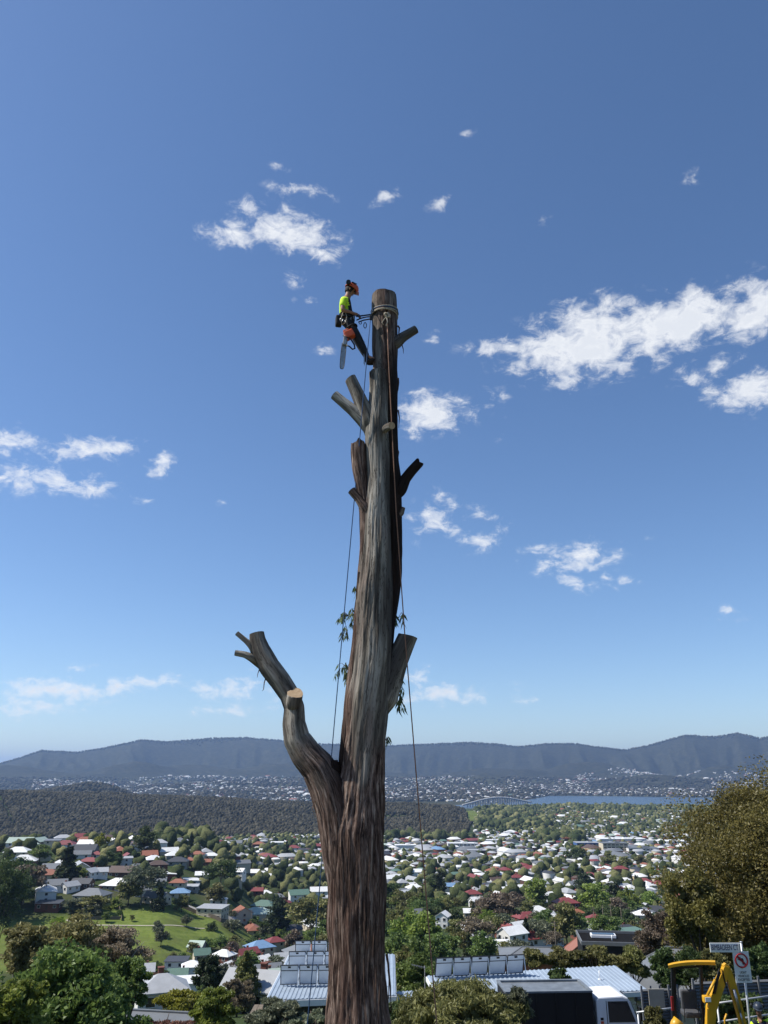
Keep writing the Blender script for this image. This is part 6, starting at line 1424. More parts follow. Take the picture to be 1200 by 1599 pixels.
HAND = [  # px0, px1, base py, roof form, roof colour, wall colour, wall height, turn (deg)
 (53, 91, 1424, 'flat', 'charcoal', 'brick', 4, 4), (112, 166, 1409, 'hipped', 'grey', 'cream', 3.5, -8), (155, 208, 1391, 'hipped', 'white', 'grey', 3, -12), (60, 100, 1394, 'gabled', 'grey', 'white', 4, 20), (92, 118, 1394, 'gabled', 'silver', 'white', 3.5, 60), (108, 142, 1388, 'gabled', 'charcoal', 'brown', 3, -5), (125, 150, 1373, 'gabled', 'silver', 'white', 4, 75), (140, 166, 1372, 'gabled', 'silver', 'white', 4, 20), (168, 210, 1371, 'gabled', 'brown', 'brown', 3.5, -6),
 (50, 90, 1374, 'hipped', 'terracotta', 'cream', 3, 10), (62, 97, 1367, 'gabled', 'grey', 'white', 4, 12), (122, 152, 1355, 'hipped', 'red', 'brick', 4, -5), (8, 53, 1353, 'hipped', 'white', 'brick', 3.5, 15), (3, 43, 1341, 'hipped', 'white', 'cream', 4.5, 5), (8, 48, 1323, 'gabled', 'pale green', 'white', 3.5, 5), (42, 72, 1322, 'gabled', 'pale green', 'grey', 4, 80), (67, 92, 1324, 'flat', 'grey', 'cream', 5.5, 8), (82, 116, 1326, 'hipped', 'red', 'white', 3.5, 0), (118, 165, 1326, 'gabled', 'white', 'white', 3, 0), (108, 148, 1334, 'gabled', 'charcoal', 'grey', 3, 4), (112, 140, 1341, 'gabled', 'grey', 'white', 3, 12), (140, 158, 1341, 'hipped', 'red', 'white', 3, 0), (83, 99, 1356, 'hipped', 'white', 'yellow', 3.5, 10), (185, 205, 1352, 'flat', 'silver', 'white', 5, 20), (228, 260, 1361, 'hipped', 'brown', 'brick', 4.5, 15), (233, 258, 1386, 'gabled', 'grey', 'grey', 3.5, 10), (205, 232, 1400, 'gabled', 'grey', 'white', 3.5, 30),
 (262, 290, 1386, 'hipped', 'terracotta', 'cream', 3, 0), (263, 295, 1404, 'hipped', 'blue', 'cream', 3.5, 10), (222, 262, 1412, 'gabled', 'grey', 'cream', 3.5, -20), (288, 308, 1392, 'flat', 'silver', 'grey', 3, 5), (307, 352, 1432, 'flat', 'silver', 'cream', 4.5, -12), (328, 352, 1416, 'hipped', 'white', 'white', 4, 0), (390, 432, 1424, 'hipped', 'green', 'cream', 4, -15), (376, 425, 1436, 'hipped', 'pale green', 'cream', 3.5, 10), (432, 456, 1420, 'gabled', 'red', 'white', 3, 60), (448, 482, 1408, 'gabled', 'green', 'white', 5, 20), (483, 512, 1400, 'gabled', 'white', 'white', 4, 10), (391, 411, 1402, 'gabled', 'red', 'brick', 5, 0),
 (296, 318, 1344, 'hipped', 'terracotta', 'cream', 5, 0), (316, 340, 1344, 'hipped', 'white', 'cream', 4, 10), (286, 303, 1352, 'hipped', 'terracotta', 'brick', 4, 0), (258, 292, 1353, 'hipped', 'charcoal', 'grey', 3.5, 5), (317, 327, 1352, 'gabled', 'terracotta', 'brick', 3, 0), (360, 382, 1369, 'gabled', 'white', 'white', 4, -15), (383, 405, 1368, 'gabled', 'white', 'grey', 3, 0), (303, 325, 1372, 'gabled', 'white', 'yellow', 2.5, 10), (447, 469, 1331, 'hipped', 'red', 'white', 6, 0), (486, 506, 1328, 'hipped', 'red', 'brick', 6, 5), (497, 511, 1335, 'hipped', 'terracotta', 'cream', 4, 0), (393, 414, 1326, 'hipped', 'terracotta', 'brick', 7, 0), (345, 383, 1324, 'gabled', 'grey', 'cream', 7, 0), (415, 456, 1322, 'flat', 'white', 'cream', 6, 0),
 (193, 237, 1534, 'gabled', 'silver', 'white', 4, 15), (256, 290, 1519, 'flat', 'charcoal', 'white', 4.5, 0), (258, 290, 1536, 'gabled', 'green', 'white', 3, 10), (281, 312, 1530, 'hipped', 'white', 'white', 5, 15), (268, 321, 1552, 'flat', 'white', 'white', 3, 12), (298, 326, 1506, 'gabled', 'green', 'cream', 4, 20), (331, 364, 1509, 'hipped', 'white', 'brick', 4.5, -25), (367, 402, 1500, 'gabled', 'red', 'brick', 3, 40), (380, 426, 1499, 'hipped', 'blue', 'cream', 5.5, 32), (412, 443, 1489, 'hipped', 'red', 'cream', 5.5, 32), (403, 421, 1523, 'gabled', 'red', 'grey', 3, 20), (399, 418, 1511, 'gabled', 'white', 'cream', 3, 50), (407, 440, 1545, 'gabled', 'pale green', 'white', 3, 20), (215, 272, 1582, 'hipped', 'silver', 'white', 3, 20), (368, 414, 1582, 'gabled', 'silver', 'grey', 3, -15), (292, 319, 1489, 'gabled', 'pale green', 'grey', 3, -10), (204, 232, 1566, 'hipped', 'terracotta', 'cream', 3, 0), (442, 470, 1463, 'gabled', 'charcoal', 'cream', 4, 20),
 (634, 662, 1396, 'hipped', 'white', 'white', 4.5, 15), (690, 712, 1393, 'gabled', 'blue', 'brick', 4.5, 0), (725, 753, 1405, 'hipped', 'red', 'cream', 4, 10), (682, 705, 1450, 'gabled', 'white', 'white', 5.5, 70), (735, 756, 1416, 'gabled', 'white', 'white', 3.5, 20), (725, 745, 1434, 'gabled', 'white', 'cream', 3, 0), (733, 758, 1476, 'flat', 'silver', 'grey', 2.5, 0), (782, 824, 1482, 'gabled', 'white', 'white', 5, 35), (771, 791, 1496, 'flat', 'white', 'grey', 3.5, 0),
 (868, 906, 1424, 'hipped', 'red', 'brick', 5, 15), (895, 913, 1434, 'hipped', 'terracotta', 'brick', 3, 15), (920, 944, 1444, 'hipped', 'red', 'cream', 3, 0), (994, 1028, 1441, 'hipped', 'white', 'cream', 4, -10), (1027, 1049, 1440, 'hipped', 'white', 'cream', 3, 0), (1018, 1052, 1431, 'gabled', 'charcoal', 'grey', 3, -15), (992, 1024, 1384, 'hipped', 'red', 'white', 3.5, -12), (1020, 1050, 1388, 'hipped', 'red', 'cream', 3.5, -12), (961, 984, 1367, 'hipped', 'red', 'brick', 6.5, 0), (935, 954, 1366, 'hipped', 'terracotta', 'cream', 4.5, 0), (945, 966, 1390, 'gabled', 'white', 'white', 4, 60), (962, 978, 1396, 'gabled', 'red', 'white', 3, 50), (798, 816, 1379, 'hipped', 'red', 'cream', 5, 5), (805, 846, 1446, 'hipped', 'red', 'brick', 4, 20), (847, 869, 1440, 'gabled', 'silver', 'white', 3, 20), (798, 824, 1466, 'gabled', 'white', 'white', 4.5, 40), (828, 858, 1388, 'gabled', 'silver', 'white', 4, 30), (815, 842, 1362, 'hipped', 'red', 'white', 3.5, 0), (880, 902, 1352, 'gabled', 'white', 'cream', 4, 0), (888, 915, 1390, 'gabled', 'grey', 'white', 4, 20), (910, 930, 1378, 'hipped', 'white', 'cream', 3.5, 0), (610, 632, 1345, 'hipped', 'terracotta', 'brick', 5, 0), (640, 660, 1368, 'gabled', 'white', 'white', 4, 0), (702, 722, 1375, 'hipped', 'green', 'brick', 5.5, 0)]
for i, (x0, x1, by, typ, rc, wc, h, turn) in enumerate(HAND):
    g = ground((x0 + x1) / 2, by); m_ = mpp(g); w = (x1 - x0) * m_ * .92; l = min(max(w * .72, 7), 13)
    if w < l: w, l = max(w, 7), max(6, min(l, w * .9))
    w = min(w, 26); dist = math.hypot(g[0], g[1])
    place_house(g + np.array([0, l * .4, 0]), w, l, h, R(turn) , typ, rc, wc, 2 if dist < 560 else 1, i)
    taken.append((g[0], g[1] + l * .4, w * .62))
TK = np.array(taken)
# ---- mid-distance trees set by eye: px, base py, height in px, kind, colour, width factor
HT = [(158, 1330, 24, 'round', 'yellow-green', 1.15), (224, 1337, 40, 'round', 'dark green', 1.0), (238, 1341, 18, 'round', 'blackish green', .9), (102, 1380, 52, 'cone', 'blackish green', 1.5), (62, 1347, 24, 'round', 'mid green', 1.5), (20, 1395, 46, 'spread', 'dark green', 1.1), (36, 1412, 52, 'spread', 'brown', 1.1), (-5, 1430, 60, 'spread', 'dark green', 1.2), (220, 1412, 52, 'spread', 'grey-green', 1.2), (200, 1414, 36, 'round', 'olive', 1.2), (248, 1421, 34, 'cone', 'blackish green', 1.3), (73, 1398, 16, 'round', 'grey-green', 1.1), (168, 1352, 20, 'round', 'dark green', 1.2), (184, 1352, 18, 'round', 'dark green', 1.2), (345, 1396, 46, 'spread', 'dark green', 1.0), (338, 1415, 30, 'round', 'olive', 1.3), (298, 1330, 26, 'cone', 'blackish green', .8), (447, 1345, 26, 'cone', 'blackish green', 1.3), (434, 1466, 52, 'column', 'blackish green', 1.5), (414, 1466, 24, 'round', 'dark green', 1.4), (485, 1470, 58, 'spread', 'olive', 1.25), (505, 1478, 34, 'round', 'mid green', 1.2),
 (284, 1424, 22, 'round', 'olive', 1.4), (362, 1455, 16, 'bush', 'grey-green', 1.1), (330, 1452, 10, 'bush', 'dark green', 1.2), (291, 1447, 15, 'round', 'grey-green', 1.3), (245, 1462, 20, 'round', 'grey-green', 1.0), (251, 1478, 24, 'round', 'grey-green', 1.0), (206, 1439, 9, 'round', 'olive', 1.1), (165, 1440, 14, 'round', 'mid green', 1.1), (186, 1432, 10, 'round', 'mid green', 1.1), (145, 1424, 20, 'bush', 'olive', 1.6), (118, 1426, 18, 'bush', 'grey-green', 1.6), (140, 1430, 14, 'bush', 'grey-green', 1.5), (175, 1416, 12, 'bush', 'bright green', 1.5),
 (740, 1445, 30, 'cone', 'blackish green', .9), (763, 1454, 22, 'cone', 'blackish green', 1.1), (688, 1400, 34, 'column', 'blackish green', 1.2), (676, 1400, 24, 'spread', 'dark green', 1.3), (733, 1505, 40, 'cone', 'blackish green', .9), (823, 1478, 36, 'cone', 'blackish green', 1.1), (996, 1393, 22, 'column', 'blackish green', 1.0), (842, 1422, 44, 'round', 'bright green', 1.0), (930, 1432, 46, 'round', 'bright green', 1.25), (985, 1428, 34, 'round', 'bright green', 1.2), (1018, 1424, 28, 'round', 'bright green', 1.2), (886, 1478, 60, 'round', 'olive', .9), (960, 1424, 40, 'round', 'blackish green', 1.1), (915, 1402, 34, 'round', 'blackish green', 1.0), (965, 1436, 30, 'round', 'brown', 1.2), (1022, 1376, 18, 'round', 'bright green', 1.2), (1002, 1356, 18, 'round', 'olive', 1.2), (978, 1360, 20, 'round', 'olive', 1.3), (952, 1356, 22, 'round', 'olive', 1.2), (902, 1354, 26, 'spread', 'dark green', 1.2), (902, 1378, 26, 'cone', 'dark green', 1.3), (780, 1455, 50, 'spread', 'brown', 1.3), (765, 1440, 34, 'spread', 'brown', 1.3), (800, 1430, 30, 'spread', 'brown', 1.3), (745, 1480, 40, 'spread', 'brown', 1.2), (690, 1430, 26, 'round', 'bright green', 1.2),
 (640, 1495, 60, 'round', 'bright green', 1.0), (665, 1500, 62, 'round', 'bright green', 1.0), (625, 1470, 44, 'round', 'olive', 1.1), (620, 1530, 60, 'round', 'mid green', 1.0), (648, 1545, 66, 'round', 'mid green', 1.0), (680, 1512, 46, 'round', 'mid green', 1.2), (705, 1508, 40, 'round', 'mid green', 1.2), (755, 1512, 46, 'round', 'mid green', 1.1), (725, 1490, 30, 'round', 'olive', 1.2), (632, 1430, 34, 'spread', 'olive', 1.2), (655, 1435, 26, 'round', 'mid green', 1.2), (612, 1420, 36, 'round', 'dark green', 1.2), (660, 1412, 24, 'round', 'olive', 1.3), (790, 1505, 30, 'round', 'olive', 1.2), (812, 1510, 34, 'spread', 'grey-green', 1.2), (845, 1478, 34, 'spread', 'grey-green', 1.2), (866, 1485, 24, 'spread', 'brown', 1.3),
 (345, 1485, 20, 'round', 'mid green', 1.4), (365, 1485, 20, 'round', 'olive', 1.4), (320, 1482, 14, 'bush', 'mid green', 1.5), (270, 1502, 12, 'round', 'olive', 1.4), (285, 1510, 18, 'round', 'mid green', 1.3), (245, 1518, 14, 'round', 'mid green', 1.4), (236, 1545, 22, 'round', 'rust', 1.3), (250, 1556, 20, 'round', 'brown', 1.4), (254, 1535, 18, 'round', 'dark green', 1.2), (350, 1532, 22, 'round', 'grey-green', 1.3), (365, 1525, 20, 'round', 'brown', 1.2), (400, 1560, 26, 'round', 'dark green', 1.3), (315, 1560, 18, 'round', 'mid green', 1.4), (300, 1490, 16, 'round', 'olive', 1.4), (230, 1506, 14, 'round', 'olive', 1.3), (215, 1512, 14, 'round', 'mid green', 1.3), (225, 1560, 18, 'bush', 'dark green', 1.3), (430, 1535, 16, 'round', 'mid green', 1.4), (455, 1480, 22, 'round', 'mid green', 1.4), (400, 1480, 18, 'round', 'dark green', 1.4)]
for i, (px, by, hp, kind, colr, wf) in enumerate(HT):
    g = ground(px, by); m_ = mpp(g); put_tree(kind, colr, g, hp * m_ * 1.08, seed=i, wscale=wf)
# ---- the rest of the suburb, on a street grid that follows the valley
def suburb():
    rg = np.random.default_rng(23); ca, sa = math.cos(R(24)), math.sin(R(24))
    hs, ts = [], []
    for iu in range(-60, 130):
        for iv in range(10, 150):
            st = 1 if iv % 3 == 0 else 0
            x0, y0 = iu * 19.0, iv * 24.0; jx, jy, a1, a2, a3 = rg.uniform(-3, 3), rg.uniform(-3, 3), rg.random(), rg.random(), rg.random()
            x, y = (x0 * ca - y0 * sa) + jx + 500, (x0 * sa + y0 * ca) + jy
            d = math.hypot(x, y)
            if y < 250 or d < 330 or d > 3350: continue
            z = tz(x, y)
            if z < 3: continue
            u, v = project((x, y, z + 2))
            if u < -25 or u > 1225 or v > 1560: continue
            if u < 742 and d > 1640: continue
            if u > 1110 and d < 900: continue
            # density of houses and trees by district
            if u < 255: ph, pt = (.72, .85) if d > 490 else (0, .0)
            elif u < 300 and d < 500: ph, pt = .0, .05
            elif u < 520: ph, pt = (.72, 1.0) if d > 900 else ((.3, 1.3) if u > 395 and 560 < d < 900 else (.45, 1.15))
            elif d > 1800: ph, pt = .62, 1.3
            elif d > 1500: ph, pt = .85, .65
            elif d > 1050: ph, pt = 1.0, .5
            elif d > 640: ph, pt = .82, .95
            elif u < 760: ph, pt = .10, 1.0
            else: ph, pt = .38, .95
            if d > 1800: ph *= np.clip(1.5 * float(vnoise(x / 160, y / 160, 51)), .3, 1.1)
            inp = bool(in_poly(np.array([x]), np.array([y]), PADDOCK)[0])
            if inp or bool(in_poly(np.array([x]), np.array([y]), LAWN)[0]): continue
            busy = len(TK) and (np.hypot(TK[:, 0] - x, TK[:, 1] - y) < TK[:, 2] + 7).any()
            if a1 < ph and not busy: hs.append((d, x, y, z))
            nt_ = (1 if a2 < pt else 0) + (1 if a3 < pt - .35 else 0) + (1 if d > 1800 else 0)
            for q in range(nt_):
                xx, yy = x + (9.5 if q == 0 else rg.uniform(-9, 9)) * ca + rg.uniform(-2, 2), y + rg.uniform(-12, 12)
                if len(TK) and ((np.hypot(TK[:, 0] - xx, TK[:, 1] - yy) < TK[:, 2] * .75) | ((np.abs(TK[:, 0] - xx * TK[:, 1] / yy) < TK[:, 2] * .9) & (yy < TK[:, 1]) & (yy > TK[:, 1] - 38))).any(): continue
                ts.append((math.hypot(xx, yy), xx, yy, tz(xx, yy)))
    hs.sort(); ts.sort(); return hs, ts
hs, ts = suburb()
rp = np.array([.32, .22, .17, .06, .05, .07, .03, .04, .01, .03]); wp_ = np.array([.36, .24, .18, .12, .04, .06])
rr3 = random.Random(77); NH = 300 - len(HAND) - 12
for i, (d, x, y, z) in enumerate(hs[:NH]):
    rc = rr3.choices(RK, rp)[0]; wc = rr3.choices(WK, wp_)[0]; typ = rr3.choices(['hipped', 'gabled', 'flat'], [.5, .42, .08])[0]
    w = rr3.uniform(11, 17); l = rr3.uniform(8, 11)
    place_house((x, y, z), w, l, rr3.choice([3, 3, 3.5, 3.5, 4.5, 5.5]), R(24) + rr3.choice([0, math.pi / 2]) + rr3.uniform(-.12, .12), typ, rc, wc, 1 if d < 640 else 0, i + 500)
rest = np.array(hs[NH:]); n = len(rest); ri, wi = pick_cols(n, tuple(rp), tuple(wp_))
w = rng.uniform(8, 13, n); l = w * rng.uniform(.6, .85, n); rot = R(24) + rng.integers(0, 2, n) * math.pi / 2 + rng.uniform(-.12, .12, n)
big = (rng.random(n) < .05) & (rest[:, 0] > 1000); w[big] *= 2.0; l[big] *= 1.8
h_ = rng.choice([3, 3.5, 4.5, 6], n); h_[big] = 7
tag(link('valley_houses', tiny_houses('valley_houses', rest[:, 1:4], w, l, h_, rot, ri, wi)), 'far rows of white, silver and red roofed houses on the valley floor', 'suburb', kind='stuff')
NT = 300 - len(HT) - 20; KT = ['round', 'spread', 'cone', 'column', 'bush']; CT = ['dark green', 'mid green', 'bright green', 'olive', 'brown', 'grey-green', 'blackish green', 'yellow-green']
for i, (d, x, y, z) in enumerate(ts[:NT]):
    kind = rr3.choices(KT, [.55, .2, .06, .05, .14])[0]; colr = rr3.choices(CT, [.26, .26, .1, .16, .06, .06, .1, .02])[0]
    put_tree(kind, colr, (x, y, z), rr3.uniform(5, 11) if kind != 'bush' else rr3.uniform(2.5, 4), seed=i + 900, wscale=rr3.uniform(.95, 1.35))
rt = np.array(ts[NT:]); n = len(rt); rad = rng.uniform(2.2, 5.0, n); hh_ = rad * rng.uniform(1.6, 2.7, n)
# extra belts of trees: along the river flats and the foot of the bushland
ex = []
for (u0, u1, d0, d1, k) in ((740, 860, 1900, 2300, 260), (760, 1130, 2950, 3450, 900), (600, 740, 1480, 1560, 60), (830, 905, 1480, 1700, 160), (740, 830, 2300, 3000, 420), (250, 330, 820, 1000, 90)):
    u = rng.uniform(u0, u1, k); d = rng.uniform(d0, d1, k); a = np.arctan((u - 600) / F_PX / 1.06); x, y = d * np.sin(a), d * np.cos(a)
    ok = ~in_poly(x, y, LAWN); ex.append(np.stack([x, y, terrain(x, y)], -1)[ok])
ex = np.concatenate(ex); rad2 = rng.uniform(4, 9, len(ex)); hh2 = rad2 * rng.uniform(1.6, 2.6, len(ex))
tag(link('valley_trees', scatter_blobs('valley_trees', np.concatenate([rt[:, 1:4], ex]), np.concatenate([rad, rad2]), np.concatenate([hh_, hh2]), M['town_tree'], 31, sink=.0, variants=9, sub=2)), 'far garden trees massed between the valley houses', 'trees', kind='stuff')
# ---- larger buildings on the valley floor
def block(px0, px1, by, h, dep, wall, roof, label, turn=0, bands=0, name='commercial_building'):
    g = ground((px0 + px1) / 2, by); w = (px1 - px0) * mpp(g); root = empty(name, g, R(turn)); tag(root, label, 'building')
    b = MB(); b.box((0, dep / 2, h / 2 - 2), (w, dep, h + 4)); b.build('wall', wall, root)
    b = MB(); b.box((0, dep / 2, h + .25), (w + .8, dep + .8, .5)); b.box((w * .15, dep * .5, h + 1.1), (w * .2, dep * .3, 1.3)); b.build('roof', roof, root)
    for lv in range(bands):
        nn = max(3, int(w / 6))
        for i in range(nn):
            b = MB(); b.box((-w / 2 + w * (i + .5) / nn, -.06, h - 2 - lv * 3.4), (w / nn * .74, .1, 1.7)); b.build('window', M['glass'], root)
bw_ = mat_plain('blue_cladding', (.05, .12, .30), .5, .08, .5); 
block(902, 938, 1327, 10, 26, bw_, MR['silver'], 'long low blue building on the valley floor', 0, 1)
block(943, 982, 1333, 14, 24, MW['cream'], MR['grey'], 'cream office block with dark window bands beside the blue building', 0, 3)
block(983, 1030, 1335, 9, 22, MW['white'], MR['grey'], 'long white school-like building right of the cream office block', 0, 1)
block(938, 1010, 1318, 8, 30, MW['white'], MR['white'], 'wide white-roofed warehouse behind the office block', 0, 0)
block(1020, 1075, 1322, 8, 30, MW['white'], MR['white'], 'white-roofed warehouse against the huge golden tree', 0, 0)
block(868, 900, 1318, 9, 18, MW['brick'], MR['terracotta'], 'orange-roofed hall left of the blue building', 0, 0)
block(758, 782, 1320, 8, 18, MW['white'], MR['white'], 'bright white-roofed shed by the highway right of the bushland', 0, 0)
block(700, 742, 1327, 9, 20, MW['white'], MR['white'], 'white-roofed factory below the bushland', 0, 1)
block(732, 762, 1338, 8, 16, MW['brick'], MR['silver'], 'red brick warehouse with silver roof right of the trunk', 0, 1)
block(617, 650, 1329, 8, 20, MW['white'], MR['white'], 'long white shed just right of the trunk', 0, 0)
block(480, 505, 1317, 9, 14, MW['grey'], MR['grey'], 'grey block at the foot of the bushland against the trunk', 0, 1)
# highway below the bushland
strip('highway', [ground(-20, 1316) * [1, 1, 0] + [0, 0, 0]] + [np.array([1660 * math.sin(math.atan((u - 600) / F_PX / 1.06)), 1660 * math.cos(math.atan((u - 600) / F_PX / 1.06)), 0]) for u in range(330, 760, 20)][1:], 22, M['concrete'], .8, 80)
# ---- paddock track, streets, cars, poles
M['dirt'] = mat_plain('pale_dirt', (.40, .37, .29), .95, .15, .3)
strip('path', [ground(x, y) for x, y in ((104, 1437), (122, 1443), (150, 1445), (200, 1445.5), (250, 1446), (290, 1447), (320, 1450))], 1.1, M['dirt'], .18, 90)
strip('road', [ground(x, y) for x, y in ((288, 1412), (305, 1420), (330, 1432), (358, 1434), (385, 1440), (412, 1450))], 6, M['concrete'], .3, 60)
strip('street', [ground(x, y) for x, y in ((446, 1455), (452, 1442), (462, 1430), (480, 1415))], 9, M['asphalt'], .3, 50)
strip('street', [ground(x, y) for x, y in ((772, 1402), (768, 1392), (764, 1380), (760, 1366))], 10, M['asphalt'], .3, 50)
strip('street', [ground(x, y) for x, y in ((950, 1456), (985, 1450), (1010, 1442))], 10, M['asphalt'], .3, 40)
M['tallgrass'] = M['dirt']
CARC = {'white': mat_plain('car_white', (.75, .75, .75), .3), 'silver': mat_plain('car_silver', (.4, .41, .42), .3), 'dark': mat_plain('car_dark', (.03, .03, .035), .3), 'red': mat_plain('car_red', (.3, .02, .02), .3)}
def car(pos, rz, colr, label):
    root = empty('parked_car', pos, rz); tag(root, label, 'car', 'cars parked along the valley streets')
    b = MB(); b.prism([(x, -.88, z) for x, z in ((-2.1, .35), (-2.15, .85), (-1.9, .98), (1.2, .98), (2.05, .82), (2.15, .4))], (0, 1.76, 0)); b.build('body', CARC[colr], root, bevel=.08)
    b = MB(); b.prism([(x, -.76, z) for x, z in ((-1.85, .95), (-1.45, 1.48), (.35, 1.48), (1.1, .95))], (0, 1.52, 0)); cb = b.build('cabin', CARC[colr], root, bevel=.08)
    for sy in (-1, 1): b = MB(); b.prism([(x, sy * .765, z) for x, z in ((-1.6, 1.0), (-1.35, 1.38), (.3, 1.38), (.85, 1.0))], (0, sy * .01, 0)); b.build('side_window', M['glass'], cb)
    for x in (-1.35, 1.35):
        for sy in (-1, 1): wheel(root, (x, sy * .82, .32), .32, .2)
for px, py, c, lab in ((455, 1440, 'white', 'white car parked nearest on the street left of the trunk'), (458, 1434, 'silver', 'silver car on the street left of the trunk'), (470, 1430, 'white', 'white car parked right side of the street left of the trunk'), (476, 1422, 'white', 'white van-like car higher up the street left of the trunk'), (464, 1425, 'dark', 'dark car on the street left of the trunk'), (397, 1451, 'dark', 'dark car parked by the road at the paddock corner'), (768, 1397, 'silver', 'silver car on the street right of the trunk'), (761, 1383, 'white', 'white car parked further along the street right of the trunk')):
    g = ground(px, py); car(g + np.array([0, 0, .32]), R(65 if px < 600 else 95), c, lab)
def pole(px, py_base, hm, label, wires=None):
    g = ground(px, py_base); root = empty('utility_pole', g, R(20)); tag(root, label, 'utility pole', 'wooden poles along the streets')
    b = MB(); b.tube([(0, 0, -1), (0, 0, hm)], [.17, .12], 8); b.build('pole', M['timber'], root)
    for z in (hm - .4, hm - 1.3): b = MB(); b.box((0, 0, z), (2.2, .12, .14)); b.build('crossarm', M['timber'], root)
    return g + np.array([0, 0, hm - .3])
tops = [pole(p, y, h, l) for p, y, h, l in ((945, 1466, 13, 'leftmost of three wooden poles behind the black box house'), (958, 1468, 13.5, 'middle of three wooden poles behind the black box house'), (974, 1468, 14, 'right of three wooden poles behind the black box house'), (392, 1452, 11, 'wooden pole at the road beside the paddock corner'), (214, 1375, 10, 'wooden pole among houses on the left hillside'), (870, 1500, 11, 'wooden pole rising left of the black box house'), (930, 1462, 12, 'wooden pole furthest left in the dip behind the shrubs'), (321, 1360, 11, 'wooden pole beside the orange roofs below the bushland'))]
for a, c_ in ((0, 1), (1, 2), (6, 0)):
    rope('power_line', line(tops[a], tops[c_], 12, .8), .03, M['black'], ('power line between the left and middle poles behind the black box house', 'power line between the middle and right poles behind the black box house', 'power line reaching the leftmost of three poles from the dip')[(a, c_) != (0, 1) and (1 if a == 1 else 2)], 'power lines'); bpy.context.scene.objects[-1]
for o in SC.objects:
    if o.name.startswith('power_line'): o['category'] = 'power line'
# tv antenna mast right of the trunk
an = PY(664, 1545, 46); ag = tz(an[0], 46); ae = empty('antenna_mast', (an[0], 46, ag)); tag(ae, 'thin television antenna mast among trees right of the trunk', 'antenna')
zt = PY(664, 1508, 46)[2] - ag; b = MB(); b.tube([(0, 0, 0), (0, 0, zt)], .022, 8); b.build('mast', M['fence'], ae)
b = MB(); b.bar((-.7, 0, zt + .05), (.1, 0, zt - .1), .03, .03)
for k in range(7): b.bar((-.65 + .1 * k, -.25, zt + .04 - .02 * k), (-.65 + .1 * k, .25, zt + .04 - .02 * k), .012, .012)
b.build('antenna_array', M['fence'], ae)
# timber fences of the paddock
def rail_fence(label, pts, h):
    P = [ground(x, y) for x, y in pts]; root = empty('paddock_fence', P[0]); tag(root, label, 'fence')
    for a, c_ in zip(P[:-1], P[1:]):
        nseg = max(1, int(np.linalg.norm(c_ - a) / 2.4))
        for k in range(nseg):
            p, q = a + (c_ - a) * k / nseg, a + (c_ - a) * (k + 1) / nseg; p[2], q[2] = tz(p[0], p[1]), tz(q[0], q[1]); p, q = p - P[0], q - P[0]
            b = MB(); b.bar(p + np.array([0, 0, h / 2]), q + np.array([0, 0, h / 2]), .08, h); b.build('panel', M['timber'], root)
rail_fence('dark timber fence across the top of the paddock', [(110, 1436), (150, 1436), (188, 1436)], 1.6)
rail_fence('dark timber fence running up the paddock between lawn and hill', [(190, 1438), (189, 1430), (186, 1420)], 1.8)
rail_fence('long timber fence along the right upper edge of the paddock', [(285, 1417), (310, 1428), (345, 1440), (360, 1443)], 1.9)
# bridge over the river
M['bridgec'] = mat_plain('bridge_concrete', (.42, .42, .41), .8, .08, .02)
br0, br1 = PZ(722, 1256.5, 10), PZ(830, 1251, 12); bo_ = empty('bridge', (br0 + br1) / 2 * [1, 1, 0]); tag(bo_, 'long pale arched road bridge over the river', 'bridge'); bo0 = np.array(bo_.location)
nb_ = 30; prev = None
pts = [np.array([*(br0 * (1 - t) + br1 * t)[:2], 8 + 27 * math.sin(math.pi * min(1, t * 1.02)) ** 1.2]) - bo0 for t in np.linspace(0, 1, nb_)]
b = MB(); b.tube(pts, 4.0, 4); b.build('deck', M['bridgec'], bo_)
for k in range(2, nb_ - 2):
    b = MB(); b.bar(pts[k] - np.array([0, 0, 4]), pts[k] * [1, 1, 0] - np.array([0, 0, 5]), 7, 5, up=(0, 1, 0)); b.build('pier', M['bridgec'], bo_)
# sailing boats and a marina shed on the far bank
for k, px in enumerate((428, 440, 452, 463)):
    g = PZ(px, 1251.5, 3); b = MB(); b.box((0, 0, 3), (30, 18, 10)); b.add([(-16, -10, 8), (16, -10, 8), (16, 10, 8), (-16, 10, 8), (-16, 0, 12), (16, 0, 12)], [(0, 1, 5, 4), (2, 3, 4, 5), (0, 4, 3), (1, 2, 5), (3, 2, 1, 0)]); o = b.build('boat_shed', MW['white'], None); o.location = (g[0], g[1], 0); tag(o, f'bright white waterfront shed on the far river left of trunk, {["first", "second", "third", "fourth"][k]} from left', 'shed', 'waterfront sheds')
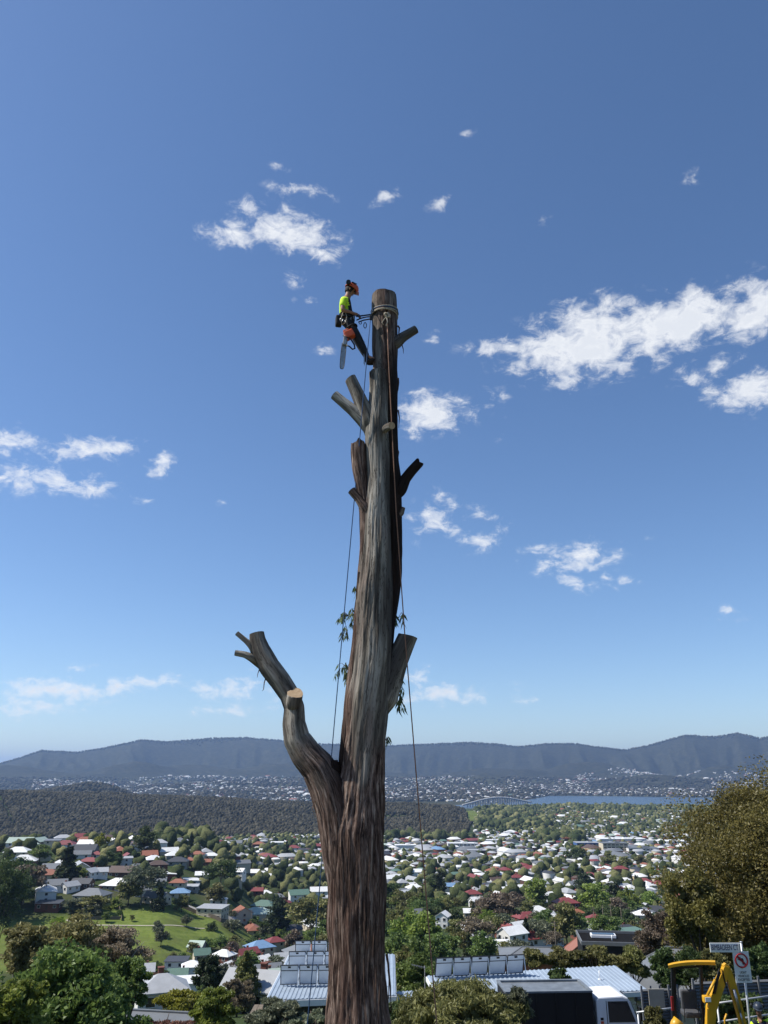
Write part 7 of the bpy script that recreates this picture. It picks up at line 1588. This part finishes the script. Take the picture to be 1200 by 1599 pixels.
# ---------------------------------------------------------------- labels that single things out
def region(u, v):
    if u < 255: return 'on the hillcrest at left' if v < 1345 else ('on left hillside above paddock' if v < 1432 else 'beside the paddock')
    if u < 560: return 'below the bushland left of trunk' if v < 1352 else ('on slope right of paddock' if v < 1440 else 'in gully below paddock')
    return 'on far valley floor right of trunk' if v < 1352 else ('in valley right of trunk' if v < 1402 else 'on near slope right of trunk')
def ordn(k): return {1: 'first', 2: 'second', 3: 'third', 4: 'fourth', 5: 'fifth', 6: 'sixth', 7: 'seventh', 8: 'eighth', 9: 'ninth', 10: 'tenth'}.get(k, f'{k}th' if k % 10 > 3 or k % 10 == 0 or 10 < k % 100 < 14 else f'{k}{ {1: "st", 2: "nd", 3: "rd"}[k % 10]}')
def name_all(items, fmt, grp):
    d = {}
    for it in items: d.setdefault(fmt(it), []).append(it)
    for base, L_ in d.items():
        L_.sort(key=lambda it: it[-2])
        for k, it in enumerate(L_): it[0]['label'] = base if len(L_) == 1 else f'{base}, {ordn(k + 1)} from left'; it[0]['group'] = grp(it)
name_all(HOUSES, lambda h: f'{h[2]}-walled house with {h[1]} {h[3]} roof {region(h[4], h[5])}', lambda h: 'houses ' + region(h[4], h[5]))
KW = {'round': 'round tree', 'spread': 'spreading tree', 'cone': 'conical tree', 'column': 'columnar tree', 'bush': 'bush'}
name_all(TREES, lambda t: f'{t[2]} {KW[t[1]]} {region(t[3], t[4])}', lambda t: 'trees ' + region(t[3], t[4]))
# ---------------------------------------------------------------- the air
def build_haze():
    b = MB(); b.box((0, 5000, 330), (50000, 54000, 720))
    m, nt = new_mat('haze_air')
    v = N(nt, 'ShaderNodeVolumePrincipled'); v.inputs['Color'].default_value = (.42, .63, 1.0, 1); v.inputs['Density'].default_value = 5.0e-5; v.inputs['Anisotropy'].default_value = .25
    o = N(nt, 'ShaderNodeOutputMaterial'); L(nt, v.outputs[0], o.inputs['Volume'])
    h = b.build('haze', m); tag(h, 'thin blue air between here and the ranges', 'haze', kind='stuff')
build_haze()
